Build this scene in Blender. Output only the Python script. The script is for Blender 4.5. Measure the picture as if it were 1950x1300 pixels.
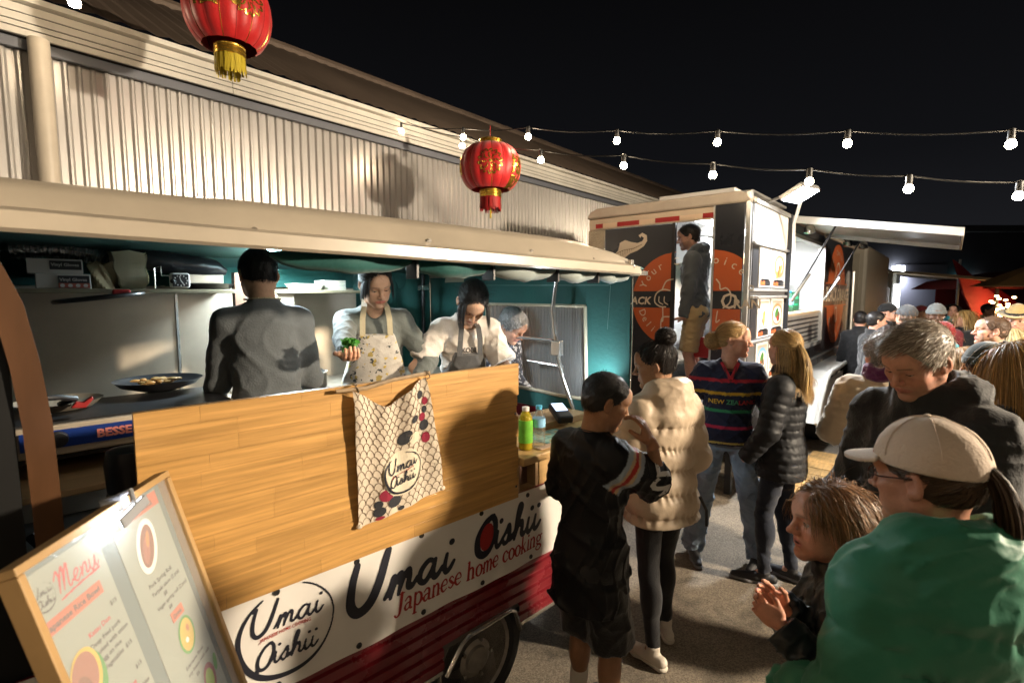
import bpy, bmesh, math, random
import numpy as np
from mathutils import Vector, Matrix
from mathutils.bvhtree import BVHTree
random.seed(7); RNG = np.random.default_rng(7)
SC = bpy.context.scene
COL = SC.collection
for o in list(bpy.data.objects): bpy.data.objects.remove(o)

# ---------------------------------------------------------------- camera, night sky, exposure
cam = bpy.data.cameras.new('camera'); camo = bpy.data.objects.new('camera', cam); COL.objects.link(camo)
cam.sensor_width = 36.0; cam.lens = 965.0/1950.0*36.0
cam.clip_start = 0.05; cam.clip_end = 400
camo.location = (0, 0, 1.9); camo.rotation_euler = (math.radians(90)-math.atan(90/965.0), 0, 0)
cam.dof.use_dof = True; cam.dof.focus_distance = 2.7; cam.dof.aperture_fstop = 3.2
SC.camera = camo
wd = bpy.data.worlds.new('World'); SC.world = wd; wd.use_nodes = True
bg = wd.node_tree.nodes['Background']; bg.inputs[1].default_value = 0.005
_n, _l = wd.node_tree.nodes, wd.node_tree.links      # night sky: town glow towards the horizon, near black overhead
_tc = _n.new('ShaderNodeTexCoord'); _sp = _n.new('ShaderNodeSeparateXYZ'); _cr = _n.new('ShaderNodeValToRGB'); _l.new(_tc.outputs['Generated'], _sp.inputs[0]); _l.new(_sp.outputs['Z'], _cr.inputs[0]); _l.new(_cr.outputs[0], bg.inputs[0])
_cr.color_ramp.elements[0].color = (1.9, 1.95, 2.3, 1); _cr.color_ramp.elements[0].position = .0; _cr.color_ramp.elements[1].color = (.26, .25, .27, 1); _cr.color_ramp.elements[1].position = .55
_e = _cr.color_ramp.elements.new(.22); _e.color = (.75, .78, .95, 1)
SC.view_settings.view_transform = 'Standard'; SC.view_settings.look = 'None'
SC.view_settings.exposure = 0.55; SC.view_settings.gamma = 1.0
SC.cycles.use_denoising = True
SC.cycles.max_bounces = 6; SC.cycles.diffuse_bounces = 3; SC.cycles.glossy_bounces = 3; SC.cycles.transmission_bounces = 6
SC.cycles.sample_clamp_indirect = 4.0
SC.cycles.caustics_reflective = False; SC.cycles.caustics_refractive = False

KANG, TANG = 43.6, 49.1      # heading of the caravan and of the trailer / shed
def FR(deg): return Matrix.Rotation(math.radians(deg), 4, 'Z')
WF, KF, TF = Matrix.Identity(4), FR(KANG), FR(TANG)

def area_lamp(name, loc, target, watts, size, color, spread=180, parent=None):
    L = bpy.data.lights.new(name, 'AREA'); L.energy = watts; L.size = size; L.color = color; L.shape = 'DISK'
    L.spread = math.radians(spread)
    o = bpy.data.objects.new(name, L); COL.objects.link(o)
    o.location = loc; d = Vector(target)-Vector(loc); o.rotation_euler = d.to_track_quat('-Z', 'Y').to_euler()
    return o
# floodlight on the mast at the right of the yard (its mast and housing are built below)
KEY_POS = Vector((6.3, 0.7, 3.0)); KEY_AIM = Vector((0.3, 3.0, 1.5))
key = area_lamp('mast_light', KEY_POS, KEY_AIM, 620, .30, (1.0, .83, .62), 170)
# ---------------------------------------------------------------- materials
MATS = {}
def M(name, col=(.5,.5,.5), rough=.5, metal=0., spec=.5, bump=None, var=None, attr=False, emit=None, trans=0., coat=0., rnd=0., ior=1.45, alpha=None, sheen=0., sub=0., stretch=None):
    """procedural principled material; bump=(scale,strength[,detail]), var=(scale,amount), attr: multiply by vertex colour, rnd: per-object tone"""
    if name in MATS: return MATS[name]
    m = bpy.data.materials.new(name); m.use_nodes = True; nt = m.node_tree; N = nt.nodes; Lk = nt.links
    b = N['Principled BSDF']
    b.inputs['Base Color'].default_value = (*col, 1); b.inputs['Roughness'].default_value = rough
    b.inputs['Metallic'].default_value = metal; b.inputs['Specular IOR Level'].default_value = spec
    b.inputs['IOR'].default_value = ior
    if trans: b.inputs['Transmission Weight'].default_value = trans
    if coat: b.inputs['Coat Weight'].default_value = coat; b.inputs['Coat Roughness'].default_value = .12
    if sheen: b.inputs['Sheen Weight'].default_value = sheen
    if sub: b.inputs['Subsurface Weight'].default_value = sub; b.inputs['Subsurface Radius'].default_value = (1,.35,.2); b.inputs['Subsurface Scale'].default_value = .008
    if alpha is not None: b.inputs['Alpha'].default_value = alpha
    tc = N.new('ShaderNodeTexCoord'); src = tc.outputs['Object']
    if stretch:
        mp = N.new('ShaderNodeMapping'); mp.inputs['Scale'].default_value = stretch; Lk.new(src, mp.inputs[0]); src = mp.outputs[0]
    cur = None
    def rgb(c):
        r = N.new('ShaderNodeRGB'); r.outputs[0].default_value = (*c, 1); return r.outputs[0]
    if var or attr or rnd: cur = rgb(col)
    if var:
        nz = N.new('ShaderNodeTexNoise'); nz.inputs['Scale'].default_value = var[0]; nz.inputs['Detail'].default_value = 6; nz.inputs['Roughness'].default_value = .62
        Lk.new(src, nz.inputs['Vector'])
        mr = N.new('ShaderNodeMapRange'); mr.inputs[1].default_value = .28; mr.inputs[2].default_value = .72
        mr.inputs[3].default_value = 1-var[1]; mr.inputs[4].default_value = 1+var[1]
        Lk.new(nz.outputs['Fac'], mr.inputs[0])
        mx = N.new('ShaderNodeVectorMath'); mx.operation = 'SCALE'; Lk.new(cur, mx.inputs[0]); Lk.new(mr.outputs[0], mx.inputs['Scale']); cur = mx.outputs[0]
        rr = N.new('ShaderNodeMapRange'); rr.inputs[3].default_value = max(.02, rough-.12); rr.inputs[4].default_value = min(1, rough+.12)
        Lk.new(nz.outputs['Fac'], rr.inputs[0]); Lk.new(rr.outputs[0], b.inputs['Roughness'])
    if rnd:
        oi = N.new('ShaderNodeObjectInfo'); mr = N.new('ShaderNodeMapRange'); mr.inputs[3].default_value = 1-rnd; mr.inputs[4].default_value = 1+rnd
        Lk.new(oi.outputs['Random'], mr.inputs[0])
        mx = N.new('ShaderNodeVectorMath'); mx.operation = 'SCALE'; Lk.new(cur, mx.inputs[0]); Lk.new(mr.outputs[0], mx.inputs['Scale']); cur = mx.outputs[0]
    if attr:
        at = N.new('ShaderNodeAttribute'); at.attribute_name = 'Col'
        mx = N.new('ShaderNodeVectorMath'); mx.operation = 'MULTIPLY'; Lk.new(cur, mx.inputs[0]); Lk.new(at.outputs['Color'], mx.inputs[1]); cur = mx.outputs[0]
    if cur is not None: Lk.new(cur, b.inputs['Base Color'])
    if emit:
        b.inputs['Emission Color'].default_value = (*emit[0], 1); b.inputs['Emission Strength'].default_value = emit[1]
    if bump:
        nz = N.new('ShaderNodeTexNoise'); nz.inputs['Scale'].default_value = bump[0]; nz.inputs['Detail'].default_value = bump[2] if len(bump) > 2 else 4
        Lk.new(src, nz.inputs['Vector'])
        bp = N.new('ShaderNodeBump'); bp.inputs['Strength'].default_value = bump[1]; bp.inputs['Distance'].default_value = .01
        Lk.new(nz.outputs['Fac'], bp.inputs['Height']); Lk.new(bp.outputs[0], b.inputs['Normal'])
    MATS[name] = m
    return m

def srgb(r, g, b):
    f = lambda c: (c/255/12.92) if c/255 <= .04045 else ((c/255+.055)/1.055)**2.4
    return (f(r), f(g), f(b))

# ---------------------------------------------------------------- mesh builder
class MB:
    def __init__(s): s.v = []; s.f = []
    def add(s, vs, fs):
        o = len(s.v); s.v += [tuple(p) for p in vs]; s.f += [tuple(i+o for i in f) for f in fs]; return s
    def box(s, x0, x1, y0, y1, z0, z1):
        return s.add([(x0,y0,z0),(x1,y0,z0),(x1,y1,z0),(x0,y1,z0),(x0,y0,z1),(x1,y0,z1),(x1,y1,z1),(x0,y1,z1)],
                     [(0,3,2,1),(4,5,6,7),(0,1,5,4),(1,2,6,5),(2,3,7,6),(3,0,4,7)])
    def obox(s, c, sx, sy, sz, m):          # oriented box: centre, half sizes, 3x3 / 4x4 matrix
        vs = []
        for z in (-sz, sz):
            for x, y in ((-sx,-sy),(sx,-sy),(sx,sy),(-sx,sy)): vs.append(Vector(c)+m.to_3x3() @ Vector((x,y,z)))
        return s.add(vs, [(0,3,2,1),(4,5,6,7),(0,1,5,4),(1,2,6,5),(2,3,7,6),(3,0,4,7)])
    def bar(s, a, b, w, h, up=(0,0,1)):     # rectangular bar from a to b
        a, b = Vector(a), Vector(b); d = (b-a).normalized(); u = Vector(up)
        r = d.cross(u)
        if r.length < 1e-4: r = d.cross(Vector((1,0,0)))
        r.normalize(); u = r.cross(d)
        vs = [p + r*i*w/2 + u*j*h/2 for p in (a, b) for i, j in ((-1,-1),(1,-1),(1,1),(-1,1))]
        return s.add(vs, [(3,2,1,0),(4,5,6,7),(0,1,5,4),(1,2,6,5),(2,3,7,6),(3,0,4,7)])
    def tube(s, path, r, n=8, caps=True, closed=False):
        P = [Vector(p) for p in path]; L = len(P); R = r if hasattr(r, '__len__') else [r]*L
        vs = []; ref = None
        for i, p in enumerate(P):
            if closed: d = P[(i+1) % L]-P[i-1]
            else: d = P[min(i+1, L-1)]-P[max(i-1, 0)]
            d.normalize()
            if ref is None:
                ref = d.cross(Vector((0,0,1)))
                if ref.length < .1: ref = d.cross(Vector((1,0,0)))
            ref = (ref-d*ref.dot(d)).normalized(); q = d.cross(ref)
            for k in range(n):
                a = 2*math.pi*k/n; vs.append(p+(ref*math.cos(a)+q*math.sin(a))*R[i])
        fs = []
        for i in range(L if closed else L-1):
            j = (i+1) % L
            for k in range(n): fs.append((i*n+k, i*n+(k+1) % n, j*n+(k+1) % n, j*n+k))
        if caps and not closed: fs += [tuple(range(n-1, -1, -1)), tuple((L-1)*n+k for k in range(n))]
        return s.add(vs, fs)
    def lathe(s, prof, c=(0,0,0), n=20, axis='z', a0=0, a1=2*math.pi):
        full = abs(a1-a0-2*math.pi) < 1e-6; m = n if full else n+1; vs = []
        for r, h in prof:
            for k in range(m):
                a = a0+(a1-a0)*k/n; x, y = r*math.cos(a), r*math.sin(a)
                p = {'z': (x,y,h), 'y': (x,h,y), 'x': (h,x,y)}[axis]
                vs.append((p[0]+c[0], p[1]+c[1], p[2]+c[2]))
        fs = []
        for i in range(len(prof)-1):
            for k in range(n): 
                k2 = (k+1) % m
                fs.append((i*m+k, i*m+k2, (i+1)*m+k2, (i+1)*m+k))
        if full:
            if prof[0][0] > 1e-6: fs.append(tuple(range(m-1, -1, -1)))
            if prof[-1][0] > 1e-6: fs.append(tuple((len(prof)-1)*m+k for k in range(m)))
        return s.add(vs, fs)
    def prism(s, poly, h0, h1, axis='z'):   # extruded polygon
        n = len(poly); mk = {'z': lambda a, b, h: (a,b,h), 'y': lambda a, b, h: (a,h,b), 'x': lambda a, b, h: (h,a,b)}[axis]
        vs = [mk(a, b, h0) for a, b in poly]+[mk(a, b, h1) for a, b in poly]
        return s.add(vs, [tuple(range(n-1, -1, -1)), tuple(range(n, 2*n))]+[(i, (i+1) % n, n+(i+1) % n, n+i) for i in range(n)])
    def grid(s, fn, nu, nv, thick=0):       # fn(u,v) -> point
        vs = [fn(i/nu, j/nv) for j in range(nv+1) for i in range(nu+1)]
        return s.add(vs, [(j*(nu+1)+i, j*(nu+1)+i+1, (j+1)*(nu+1)+i+1, (j+1)*(nu+1)+i) for j in range(nv) for i in range(nu)])
    def sphere(s, c, r, nu=14, nv=9, m=None):
        R = r if hasattr(r, '__len__') else (r, r, r); vs = []
        for j in range(nv+1):
            t = math.pi*j/nv
            for i in range(nu):
                a = 2*math.pi*i/nu; p = Vector((R[0]*math.sin(t)*math.cos(a), R[1]*math.sin(t)*math.sin(a), R[2]*math.cos(t)))
                if m: p = m.to_3x3() @ p
                vs.append(Vector(c)+p)
        return s.add(vs, [(j*nu+i, (j+1)*nu+i, (j+1)*nu+(i+1) % nu, j*nu+(i+1) % nu) for j in range(nv) for i in range(nu)])
    def merge(s, o): return s.add(o.v, o.f)
    def xf(s, m):
        s.v = [tuple(m @ Vector(p)) for p in s.v]; return s

def mesh_of(v, f, name='m'):
    me = bpy.data.meshes.new(name); me.from_pydata([tuple(p) for p in v], [], [tuple(x) for x in f]); me.validate(); me.update(); return me

BASES = {}
def link(o): COL.objects.link(o); return o
def tag(o, label=None, cat=None, group=None, kind=None):
    if label: o['label'] = label
    if cat: o['category'] = cat
    if group: o['group'] = group
    if kind: o['kind'] = kind
    return o
def thing(name, label, cat, base=(0,0,0), frame=WF, group=None, kind=None):
    o = link(bpy.data.objects.new(name, None)); o.empty_display_size = .05
    o.matrix_world = frame @ Matrix.Translation(Vector(base)); BASES[o.name] = Vector(base)
    return tag(o, label, cat, group, kind)
def finish(me, mat, smooth, o, bevel, sharp):
    if mat: me.materials.append(mat)
    if smooth:
        me.polygons.foreach_set('use_smooth', [True]*len(me.polygons)); me.set_sharp_from_angle(angle=math.radians(sharp))
    if bevel:
        b = o.modifiers.new('bevel', 'BEVEL'); b.width = bevel; b.segments = 2; b.limit_method = 'ANGLE'; b.angle_limit = math.radians(40)
def part(name, mb, mat, parent, smooth=False, bevel=0, sharp=40, label=None, kind=None, cols=None):
    """mesh child; geometry given in the frame coordinates of the thing"""
    b = BASES[parent.name]
    me = mesh_of([(p[0]-b.x, p[1]-b.y, p[2]-b.z) for p in mb.v], mb.f, name)
    o = link(bpy.data.objects.new(name, me)); o.parent = parent; BASES[o.name] = b
    finish(me, mat, smooth, o, bevel, sharp)
    if cols is not None: setcol(me, cols)
    tag(o, label, None, None, kind)
    return o
def solo(name, mb, mat, label, cat, base=(0,0,0), frame=WF, smooth=False, bevel=0, sharp=40, group=None, kind=None):
    base = Vector(base); me = mesh_of([tuple(Vector(p)-base) for p in mb.v], mb.f, name)
    o = link(bpy.data.objects.new(name, me)); o.matrix_world = frame @ Matrix.Translation(base); BASES[o.name] = base
    finish(me, mat, smooth, o, bevel, sharp)
    return tag(o, label, cat, group, kind)
def struct(name, mb, mat, frame=WF, **k): return solo(name, mb, mat, None, None, (0,0,0), frame, kind='structure', **k)
def copy_part(o, parent, shift=None, base_of=None):
    c = o.copy(); link(c); c.parent = parent
    if shift is not None: c.location = Vector(o.location)+Vector(shift)
    BASES[c.name] = BASES[o.name]
    return c
def setcol(me, cols):
    a = me.color_attributes.new('Col', 'FLOAT_COLOR', 'POINT')
    c = np.ones((len(me.vertices), 4), np.float32); c[:, :3] = np.asarray(cols)[:len(me.vertices)]
    a.data.foreach_set('color', c.ravel())

# ---------------------------------------------------------------- flat print: 2-D signed distance sheets and letters
class Sheet:
    """brush strokes and shapes gathered as one 2-D distance field, turned into one flat mesh"""
    def __init__(s): s.ops = []
    def stroke(s, pts, w):      # polyline, width scalar or per point
        P = np.asarray(smooth_path(pts), float); n = len(P)
        W = np.interp(np.linspace(0, 1, n), np.linspace(0, 1, len(w)), w) if hasattr(w, '__len__') else np.full(n, w)
        s.ops.append(('s', P, W/2)); return s
    def line(s, pts, w):
        P = np.asarray(pts, float); s.ops.append(('s', P, np.full(len(P), w/2))); return s
    def ell(s, c, rx, ry, rot=0): s.ops.append(('e', c, rx, ry, rot)); return s
    def cut(s, c, rx, ry, rot=0): s.ops.append(('c', c, rx, ry, rot)); return s
    def poly(s, pts): s.ops.append(('p', np.asarray(pts, float))); return s
    def field(s, X, Y):
        D = np.full(X.shape, 9.)
        for o in s.ops:
            if o[0] == 's':
                P, W = o[1], o[2]
                for i in range(len(P)-1):
                    a, b = P[i], P[i+1]; ab = b-a; L = ab@ab+1e-12
                    t = np.clip(((X-a[0])*ab[0]+(Y-a[1])*ab[1])/L, 0, 1)
                    D = np.minimum(D, np.hypot(X-a[0]-t*ab[0], Y-a[1]-t*ab[1])-(W[i]+(W[i+1]-W[i])*t))
            elif o[0] in 'ec':
                c, rx, ry, r = o[1:]; cs, sn = math.cos(r), math.sin(r)
                x = (X-c[0])*cs+(Y-c[1])*sn; y = -(X-c[0])*sn+(Y-c[1])*cs
                k = np.hypot(x/rx, y/ry); d = (k-1)*min(rx, ry)
                D = np.minimum(D, d) if o[0] == 'e' else np.maximum(D, -d)
            else:
                P = o[1]; n = len(P); ins = np.zeros(X.shape, bool); d = np.full(X.shape, 9.)
                for i in range(n):
                    a, b = P[i], P[(i+1) % n]; ab = b-a; t = np.clip(((X-a[0])*ab[0]+(Y-a[1])*ab[1])/(ab@ab+1e-12), 0, 1)
                    d = np.minimum(d, np.hypot(X-a[0]-t*ab[0], Y-a[1]-t*ab[1]))
                    c = ((a[1] > Y) != (b[1] > Y)); xi = a[0]+(Y-a[1])/(b[1]-a[1]+1e-12)*(b[0]-a[0]); ins ^= c & (X < xi)
                D = np.minimum(D, np.where(ins, -d, d))
        return D
    def bounds(s):
        lo, hi = np.array([9., 9]), np.array([-9., -9])
        for o in s.ops:
            if o[0] == 's': lo = np.minimum(lo, o[1].min(0)-o[2].max()); hi = np.maximum(hi, o[1].max(0)+o[2].max())
            elif o[0] == 'e': r = max(o[2], o[3]); lo = np.minimum(lo, np.array(o[1])-r); hi = np.maximum(hi, np.array(o[1])+r)
            elif o[0] == 'p': lo = np.minimum(lo, o[1].min(0)); hi = np.maximum(hi, o[1].max(0))
        return lo, hi
    def mesh(s, h, place):      # place(x,y) -> 3-D point
        lo, hi = s.bounds(); lo = lo-2*h; hi = hi+2*h
        xs = np.arange(lo[0], hi[0]+h, h); ys = np.arange(lo[1], hi[1]+h, h)
        X, Y = np.meshgrid(xs, ys, indexing='ij'); D = s.field(X, Y)
        gx, gy = np.gradient(D, h); g = np.hypot(gx, gy)+1e-6
        near = (np.abs(D) < .75*h)
        X2 = np.where(near, X-D*gx/g/np.maximum(g, .5), X); Y2 = np.where(near, Y-D*gy/g/np.maximum(g, .5), Y)
        ok = (D < .75*h)
        cell = ok[:-1,:-1] & ok[1:,:-1] & ok[1:,1:] & ok[:-1,1:]
        idx = -np.ones(X.shape, int); I, J = np.nonzero(cell); used = np.zeros(X.shape, bool)
        for di, dj in ((0,0),(1,0),(1,1),(0,1)): used[I+di, J+dj] = True
        idx[used] = np.arange(used.sum()); mb = MB()
        mb.v = [place(x, y) for x, y in zip(X2[used], Y2[used])]
        mb.f = [(idx[i,j], idx[i+1,j], idx[i+1,j+1], idx[i,j+1]) for i, j in zip(I, J)]
        return mb
def smooth_path(pts, sub=6):
    P = [np.array(p, float) for p in pts]
    if len(P) < 3: return P
    out = []
    for i in range(len(P)-1):
        p0, p1, p2, p3 = P[max(i-1,0)], P[i], P[i+1], P[min(i+2, len(P)-1)]
        for k in range(sub):
            t = k/sub; out.append(.5*((2*p1)+(-p0+p2)*t+(2*p0-5*p1+4*p2-p3)*t*t+(-p0+3*p1-3*p2+p3)*t**3))
    out.append(P[-1]); return out

def text_mb(txt, size, place, align='LEFT', bold=0., shear=0., spacing=1., res=2, maxedge=None):
    """built-in font turned into a flat mesh; place(x,y)->3-D"""
    cu = bpy.data.curves.new('t', 'FONT'); cu.body = txt; cu.size = size; cu.align_x = align; cu.offset = bold; cu.shear = shear
    cu.space_character = spacing; cu.resolution_u = res; cu.fill_mode = 'FRONT'
    o = bpy.data.objects.new('t', cu); COL.objects.link(o); bpy.context.view_layer.update()
    me = bpy.data.meshes.new_from_object(o.evaluated_get(bpy.context.evaluated_depsgraph_get()))
    if maxedge:
        bm = bmesh.new(); bm.from_mesh(me)
        for _ in range(3):
            es = [e for e in bm.edges if e.calc_length() > maxedge]
            if not es: break
            bmesh.ops.subdivide_edges(bm, edges=es, cuts=1)
        bm.to_mesh(me); bm.free()
    mb = MB(); mb.v = [tuple(place(v.co.x, v.co.y)) for v in me.vertices]; mb.f = [tuple(p.vertices) for p in me.polygons]
    bpy.data.objects.remove(o); bpy.data.curves.remove(cu); bpy.data.meshes.remove(me)
    return mb

# ---- hand lettering used on the stall: brush script and a soft serif, drawn as strokes (units: x-height 1)
SCRIPT = {
 'U': ([[(0,2.15),(-.12,1.3),(-.05,.45),(.35,.02),(.85,.25),(1.2,1.0),(1.42,2.0),(1.5,2.35)]], 1.75, .30),
 'm': ([[(-.25,.15),(0,.55),(.12,.95),(.1,.5),(.05,.05)],[(.05,.1),(.25,.75),(.48,.98),(.56,.7),(.5,.05)],[(.5,.1),(.72,.78),(.95,.98),(1.03,.65),(1.02,.2),(1.25,.1),(1.5,.42)]], 1.5, .2),
 'a': ([[(.78,.85),(.45,1.0),(.08,.65),(.05,.2),(.35,.02),(.66,.4),(.82,.95)],[(.82,.95),(.76,.35),(.9,.06),(1.1,.15),(1.3,.42)]], 1.28, .2),
 'i': ([[(.1,.95),(.05,.35),(.2,.05),(.42,.15),(.62,.45)]], .62, .2),
 's': ([[(-.1,.3),(.25,.75),(.42,1.02),(.5,.6),(.42,.12),(.15,.02),(.05,.2)],[(.42,.1),(.65,.15),(.85,.42)]], .82, .2),
 'h': ([[(0,.25),(.32,1.1),(.5,1.85),(.34,2.0),(.2,1.4),(.12,.02)],[(.14,.1),(.35,.75),(.62,.95),(.7,.6),(.7,.2),(.9,.06),(1.15,.42)]], 1.12, .2),
 'O': ([[(1.02,2.02),(.5,1.82),(.06,1.1),(.12,.3),(.55,-.02),(1.0,.2),(1.28,.95),(1.22,1.65),(.9,2.0),(.62,1.85)]], 1.45, .3),
}
def script_word(sh, word, x, y, s, wmul=1., slant=.18, gap=0.):
    for ch in word:
        st, adv, w = SCRIPT[ch]
        for pl in st:
            pts = [(x+(px+slant*py)*s, y+py*s) for px, py in pl]
            k = len(pts); prof = [w*wmul*s*(.75+.35*math.sin(math.pi*i/(k-1))) for i in range(k)]
            sh.stroke(pts, prof)
        if ch == 'i': sh.ell((x+(.3+slant*1.5)*s, y+1.5*s), .15*s*wmul**.5, .14*s*wmul**.5)
        x += (adv+gap)*s
    return x
SERIF = {   # thick-thin strokes: (points, widths), advance
 'J': ([([(.55,1.5),(.5,.5),(.42,.0),(.18,-.12),(.02,.05)], [.26,.26,.2,.1,.16]), ([(.32,1.48),(.78,1.48)], [.09,.09])], .82),
 'a': ([([(.08,.78),(.3,.98),(.52,.8),(.52,.15),(.7,.04)], [.12,.12,.22,.22,.1]), ([(.5,.55),(.2,.5),(.07,.25),(.22,.03),(.5,.2)], [.1,.12,.2,.14,.1])], .78),
 'p': ([([(.15,.98),(.15,-.5)], [.2,.2]), ([(0,-.5),(.34,-.5)], [.08,.08]), ([(.16,.75),(.4,.98),(.68,.72),(.66,.25),(.42,.02),(.18,.2)], [.1,.12,.22,.22,.12,.08])], .84),
 'n': ([([(.12,.95),(.14,.05)], [.14,.22]), ([(.15,.7),(.4,.98),(.58,.75),(.6,.05)], [.1,.14,.22,.22]), ([(0,.03),(.3,.03)], [.08,.08]), ([(.45,.03),(.76,.03)], [.08,.08])], .84),
 'e': ([([(.1,.52),(.58,.56),(.5,.9),(.3,.98),(.08,.7),(.08,.3),(.3,.03),(.6,.2)], [.08,.1,.14,.12,.2,.22,.14,.08])], .72),
 's': ([([(.5,.78),(.3,.97),(.1,.78),(.3,.52),(.52,.28),(.3,.03),(.06,.2)], [.1,.12,.18,.24,.18,.12,.1])], .64),
 'h': ([([(.15,1.5),(.15,.05)], [.2,.22]), ([(.16,.7),(.4,.98),(.58,.75),(.6,.05)], [.1,.14,.22,.22]), ([(0,.03),(.3,.03)], [.08,.08]), ([(.45,.03),(.76,.03)], [.08,.08]), ([(.02,1.47),(.15,1.5)], [.08,.1])], .84),
 'o': ([([(.35,.98),(.1,.75),(.1,.25),(.35,.02),(.6,.25),(.6,.75),(.35,.98)], [.11,.21,.21,.11,.21,.21,.11])], .76),
 'm': ([([(.12,.95),(.14,.05)], [.14,.21]), ([(.15,.7),(.36,.98),(.52,.75),(.53,.05)], [.1,.14,.21,.21]), ([(.54,.7),(.76,.98),(.92,.75),(.93,.05)], [.1,.14,.21,.21]), ([(0,.03),(.28,.03)], [.07,.07]), ([(.82,.03),(1.06,.03)], [.07,.07])], 1.14),
 'c': ([([(.55,.75),(.38,.97),(.12,.75),(.1,.28),(.35,.03),(.58,.22)], [.16,.12,.2,.22,.14,.08])], .68),
 'k': ([([(.15,1.5),(.15,.05)], [.2,.22]), ([(.2,.45),(.55,.92)], [.1,.1]), ([(.3,.55),(.6,.06)], [.12,.22]), ([(0,.03),(.3,.03)], [.08,.08]), ([(.48,.03),(.76,.03)], [.07,.07])], .8),
 'i': ([([(.18,.95),(.18,.05)], [.18,.22]), ([(.02,.03),(.36,.03)], [.08,.08]), ([(.15,1.36),(.17,1.37)], [.24,.24])], .42),
 'g': ([([(.3,.98),(.1,.75),(.12,.5),(.32,.38),(.52,.5),(.52,.8),(.3,.98)], [.1,.16,.16,.1,.16,.16,.1]), ([(.5,.88),(.7,.98)], [.1,.14]), ([(.2,.38),(.12,.18),(.5,.05),(.66,-.15),(.4,-.42),(.1,-.35),(.08,-.12),(.3,.05)], [.1,.12,.2,.16,.12,.12,.12,.1])], .76),
 ' ': ([], .45),
}
def serif_text(sh, txt, x, y, s, slant=.12):
    for ch in txt:
        st, adv = SERIF[ch]
        for pl, w in st: sh.stroke([(x+(px+slant*py)*s, y+py*s) for px, py in pl], [k*s for k in w])
        x += adv*s*1.02
    return x
# ---------------------------------------------------------------- setting
def asphalt():
    m = M('asphalt', (.20,.168,.13), .85, bump=(260, .9, 2), var=(1.3, .28))
    nt = m.node_tree; N, Lk = nt.nodes, nt.links; b = N['Principled BSDF']
    old = b.inputs['Base Color'].links[0].from_socket
    v = N.new('ShaderNodeTexVoronoi'); v.inputs['Scale'].default_value = 160; tc = N.new('ShaderNodeTexCoord'); Lk.new(tc.outputs['Object'], v.inputs['Vector'])
    mr = N.new('ShaderNodeMapRange'); mr.inputs[3].default_value = .65; mr.inputs[4].default_value = 1.45
    sep = N.new('ShaderNodeSeparateColor'); Lk.new(v.outputs['Color'], sep.inputs[0]); Lk.new(sep.outputs[0], mr.inputs[0])
    mx = N.new('ShaderNodeVectorMath'); mx.operation = 'SCALE'; Lk.new(old, mx.inputs[0]); Lk.new(mr.outputs[0], mx.inputs['Scale'])
    n2 = N.new('ShaderNodeTexNoise'); n2.inputs['Scale'].default_value = 2.6; n2.inputs['Detail'].default_value = 5; n2.inputs['Distortion'].default_value = 1.2; Lk.new(tc.outputs['Object'], n2.inputs['Vector'])
    r2 = N.new('ShaderNodeMapRange'); r2.inputs[1].default_value = .56; r2.inputs[2].default_value = .64; r2.inputs[3].default_value = 1.; r2.inputs[4].default_value = .62; Lk.new(n2.outputs['Fac'], r2.inputs[0])
    m2 = N.new('ShaderNodeVectorMath'); m2.operation = 'SCALE'; Lk.new(mx.outputs[0], m2.inputs[0]); Lk.new(r2.outputs[0], m2.inputs['Scale']); Lk.new(m2.outputs[0], b.inputs['Base Color'])
    return m
g = MB(); g.grid(lambda u, v: (-90+180*u, -60+200*v, 0), 12, 12); struct('ground', g, asphalt())

# ---- corrugated shed along the back (trailer frame)
MZ = M('zincalume', (.60,.575,.55), .30, metal=.55)
MFAS = M('white_fascia', (.72,.69,.62), .42, var=(2.2, .12))
MFLASH = M('slate_flashing', (.16,.17,.20), .45)
MROOF = M('roof_sheet', (.20,.15,.115), .6, metal=.1, var=(1.2, .25), stretch=(1,.3,1))
MDARK = M('dark_gap', (.02,.018,.016), .8)
shed = thing('shed_building', 'long shed with corrugated metal wall, pale fascia and brown roof behind the food stalls', 'building', (0,5,0), TF)
pitch = .081
def sheet_mesh(n=10):
    mb = MB(); prof = [(0,0),(.40,0),(.46,-.004),(.54,-.019),(.59,-.022),(.75,-.022),(.80,-.019),(.88,-.004),(.94,0)]
    xs = []
    for i in range(n): xs += [((i+a)*pitch, b) for a, b in prof]
    xs.append((n*pitch, 0))
    for (xa, ya), (xb, yb) in zip(xs[:-1], xs[1:]): mb.add([(xa,5+ya,0),(xb,5+yb,0),(xb,5+yb,3.60),(xa,5+ya,3.60)], [(0,1,2,3)])
    return mb
sh0 = part('wall_sheet', sheet_mesh(), MZ, shed, smooth=True, sharp=28)
sh0.location = (-1.62, 0, 0)
for i in range(1, 27): copy_part(sh0, shed, (i*10*pitch, (i % 2)*.0012, 0))
part('backing_wall', MB().box(-1.7, 20.3, 5.02, 5.2, 0, 3.9), MDARK, shed)
part('flashing', MB().box(-1.7, 20.3, 4.93, 4.97, 3.575, 3.645), MFLASH, shed, bevel=.006)
zs = [3.648, 3.700, 3.742, 3.80, 3.862]
for k in range(4):
    x = -1.7
    while x < 20:
        part('fascia_board', MB().box(x+.0015, x+3.6-.0015, 4.885+.004*k, 4.925, zs[k]+.004, zs[k+1]-.004), MFAS, shed, bevel=.002)
        x += 3.6
part('fascia_core', MB().box(-1.7, 20.3, 4.905, 4.93, 3.648, 3.862), MDARK, shed)
part('downpipe', MB().tube([(.635,4.86,0),(.635,4.86,3.64)], .06, 18), M('cream_pipe', (.62,.55,.45), .4, var=(5,.08)), shed, smooth=True)
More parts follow.
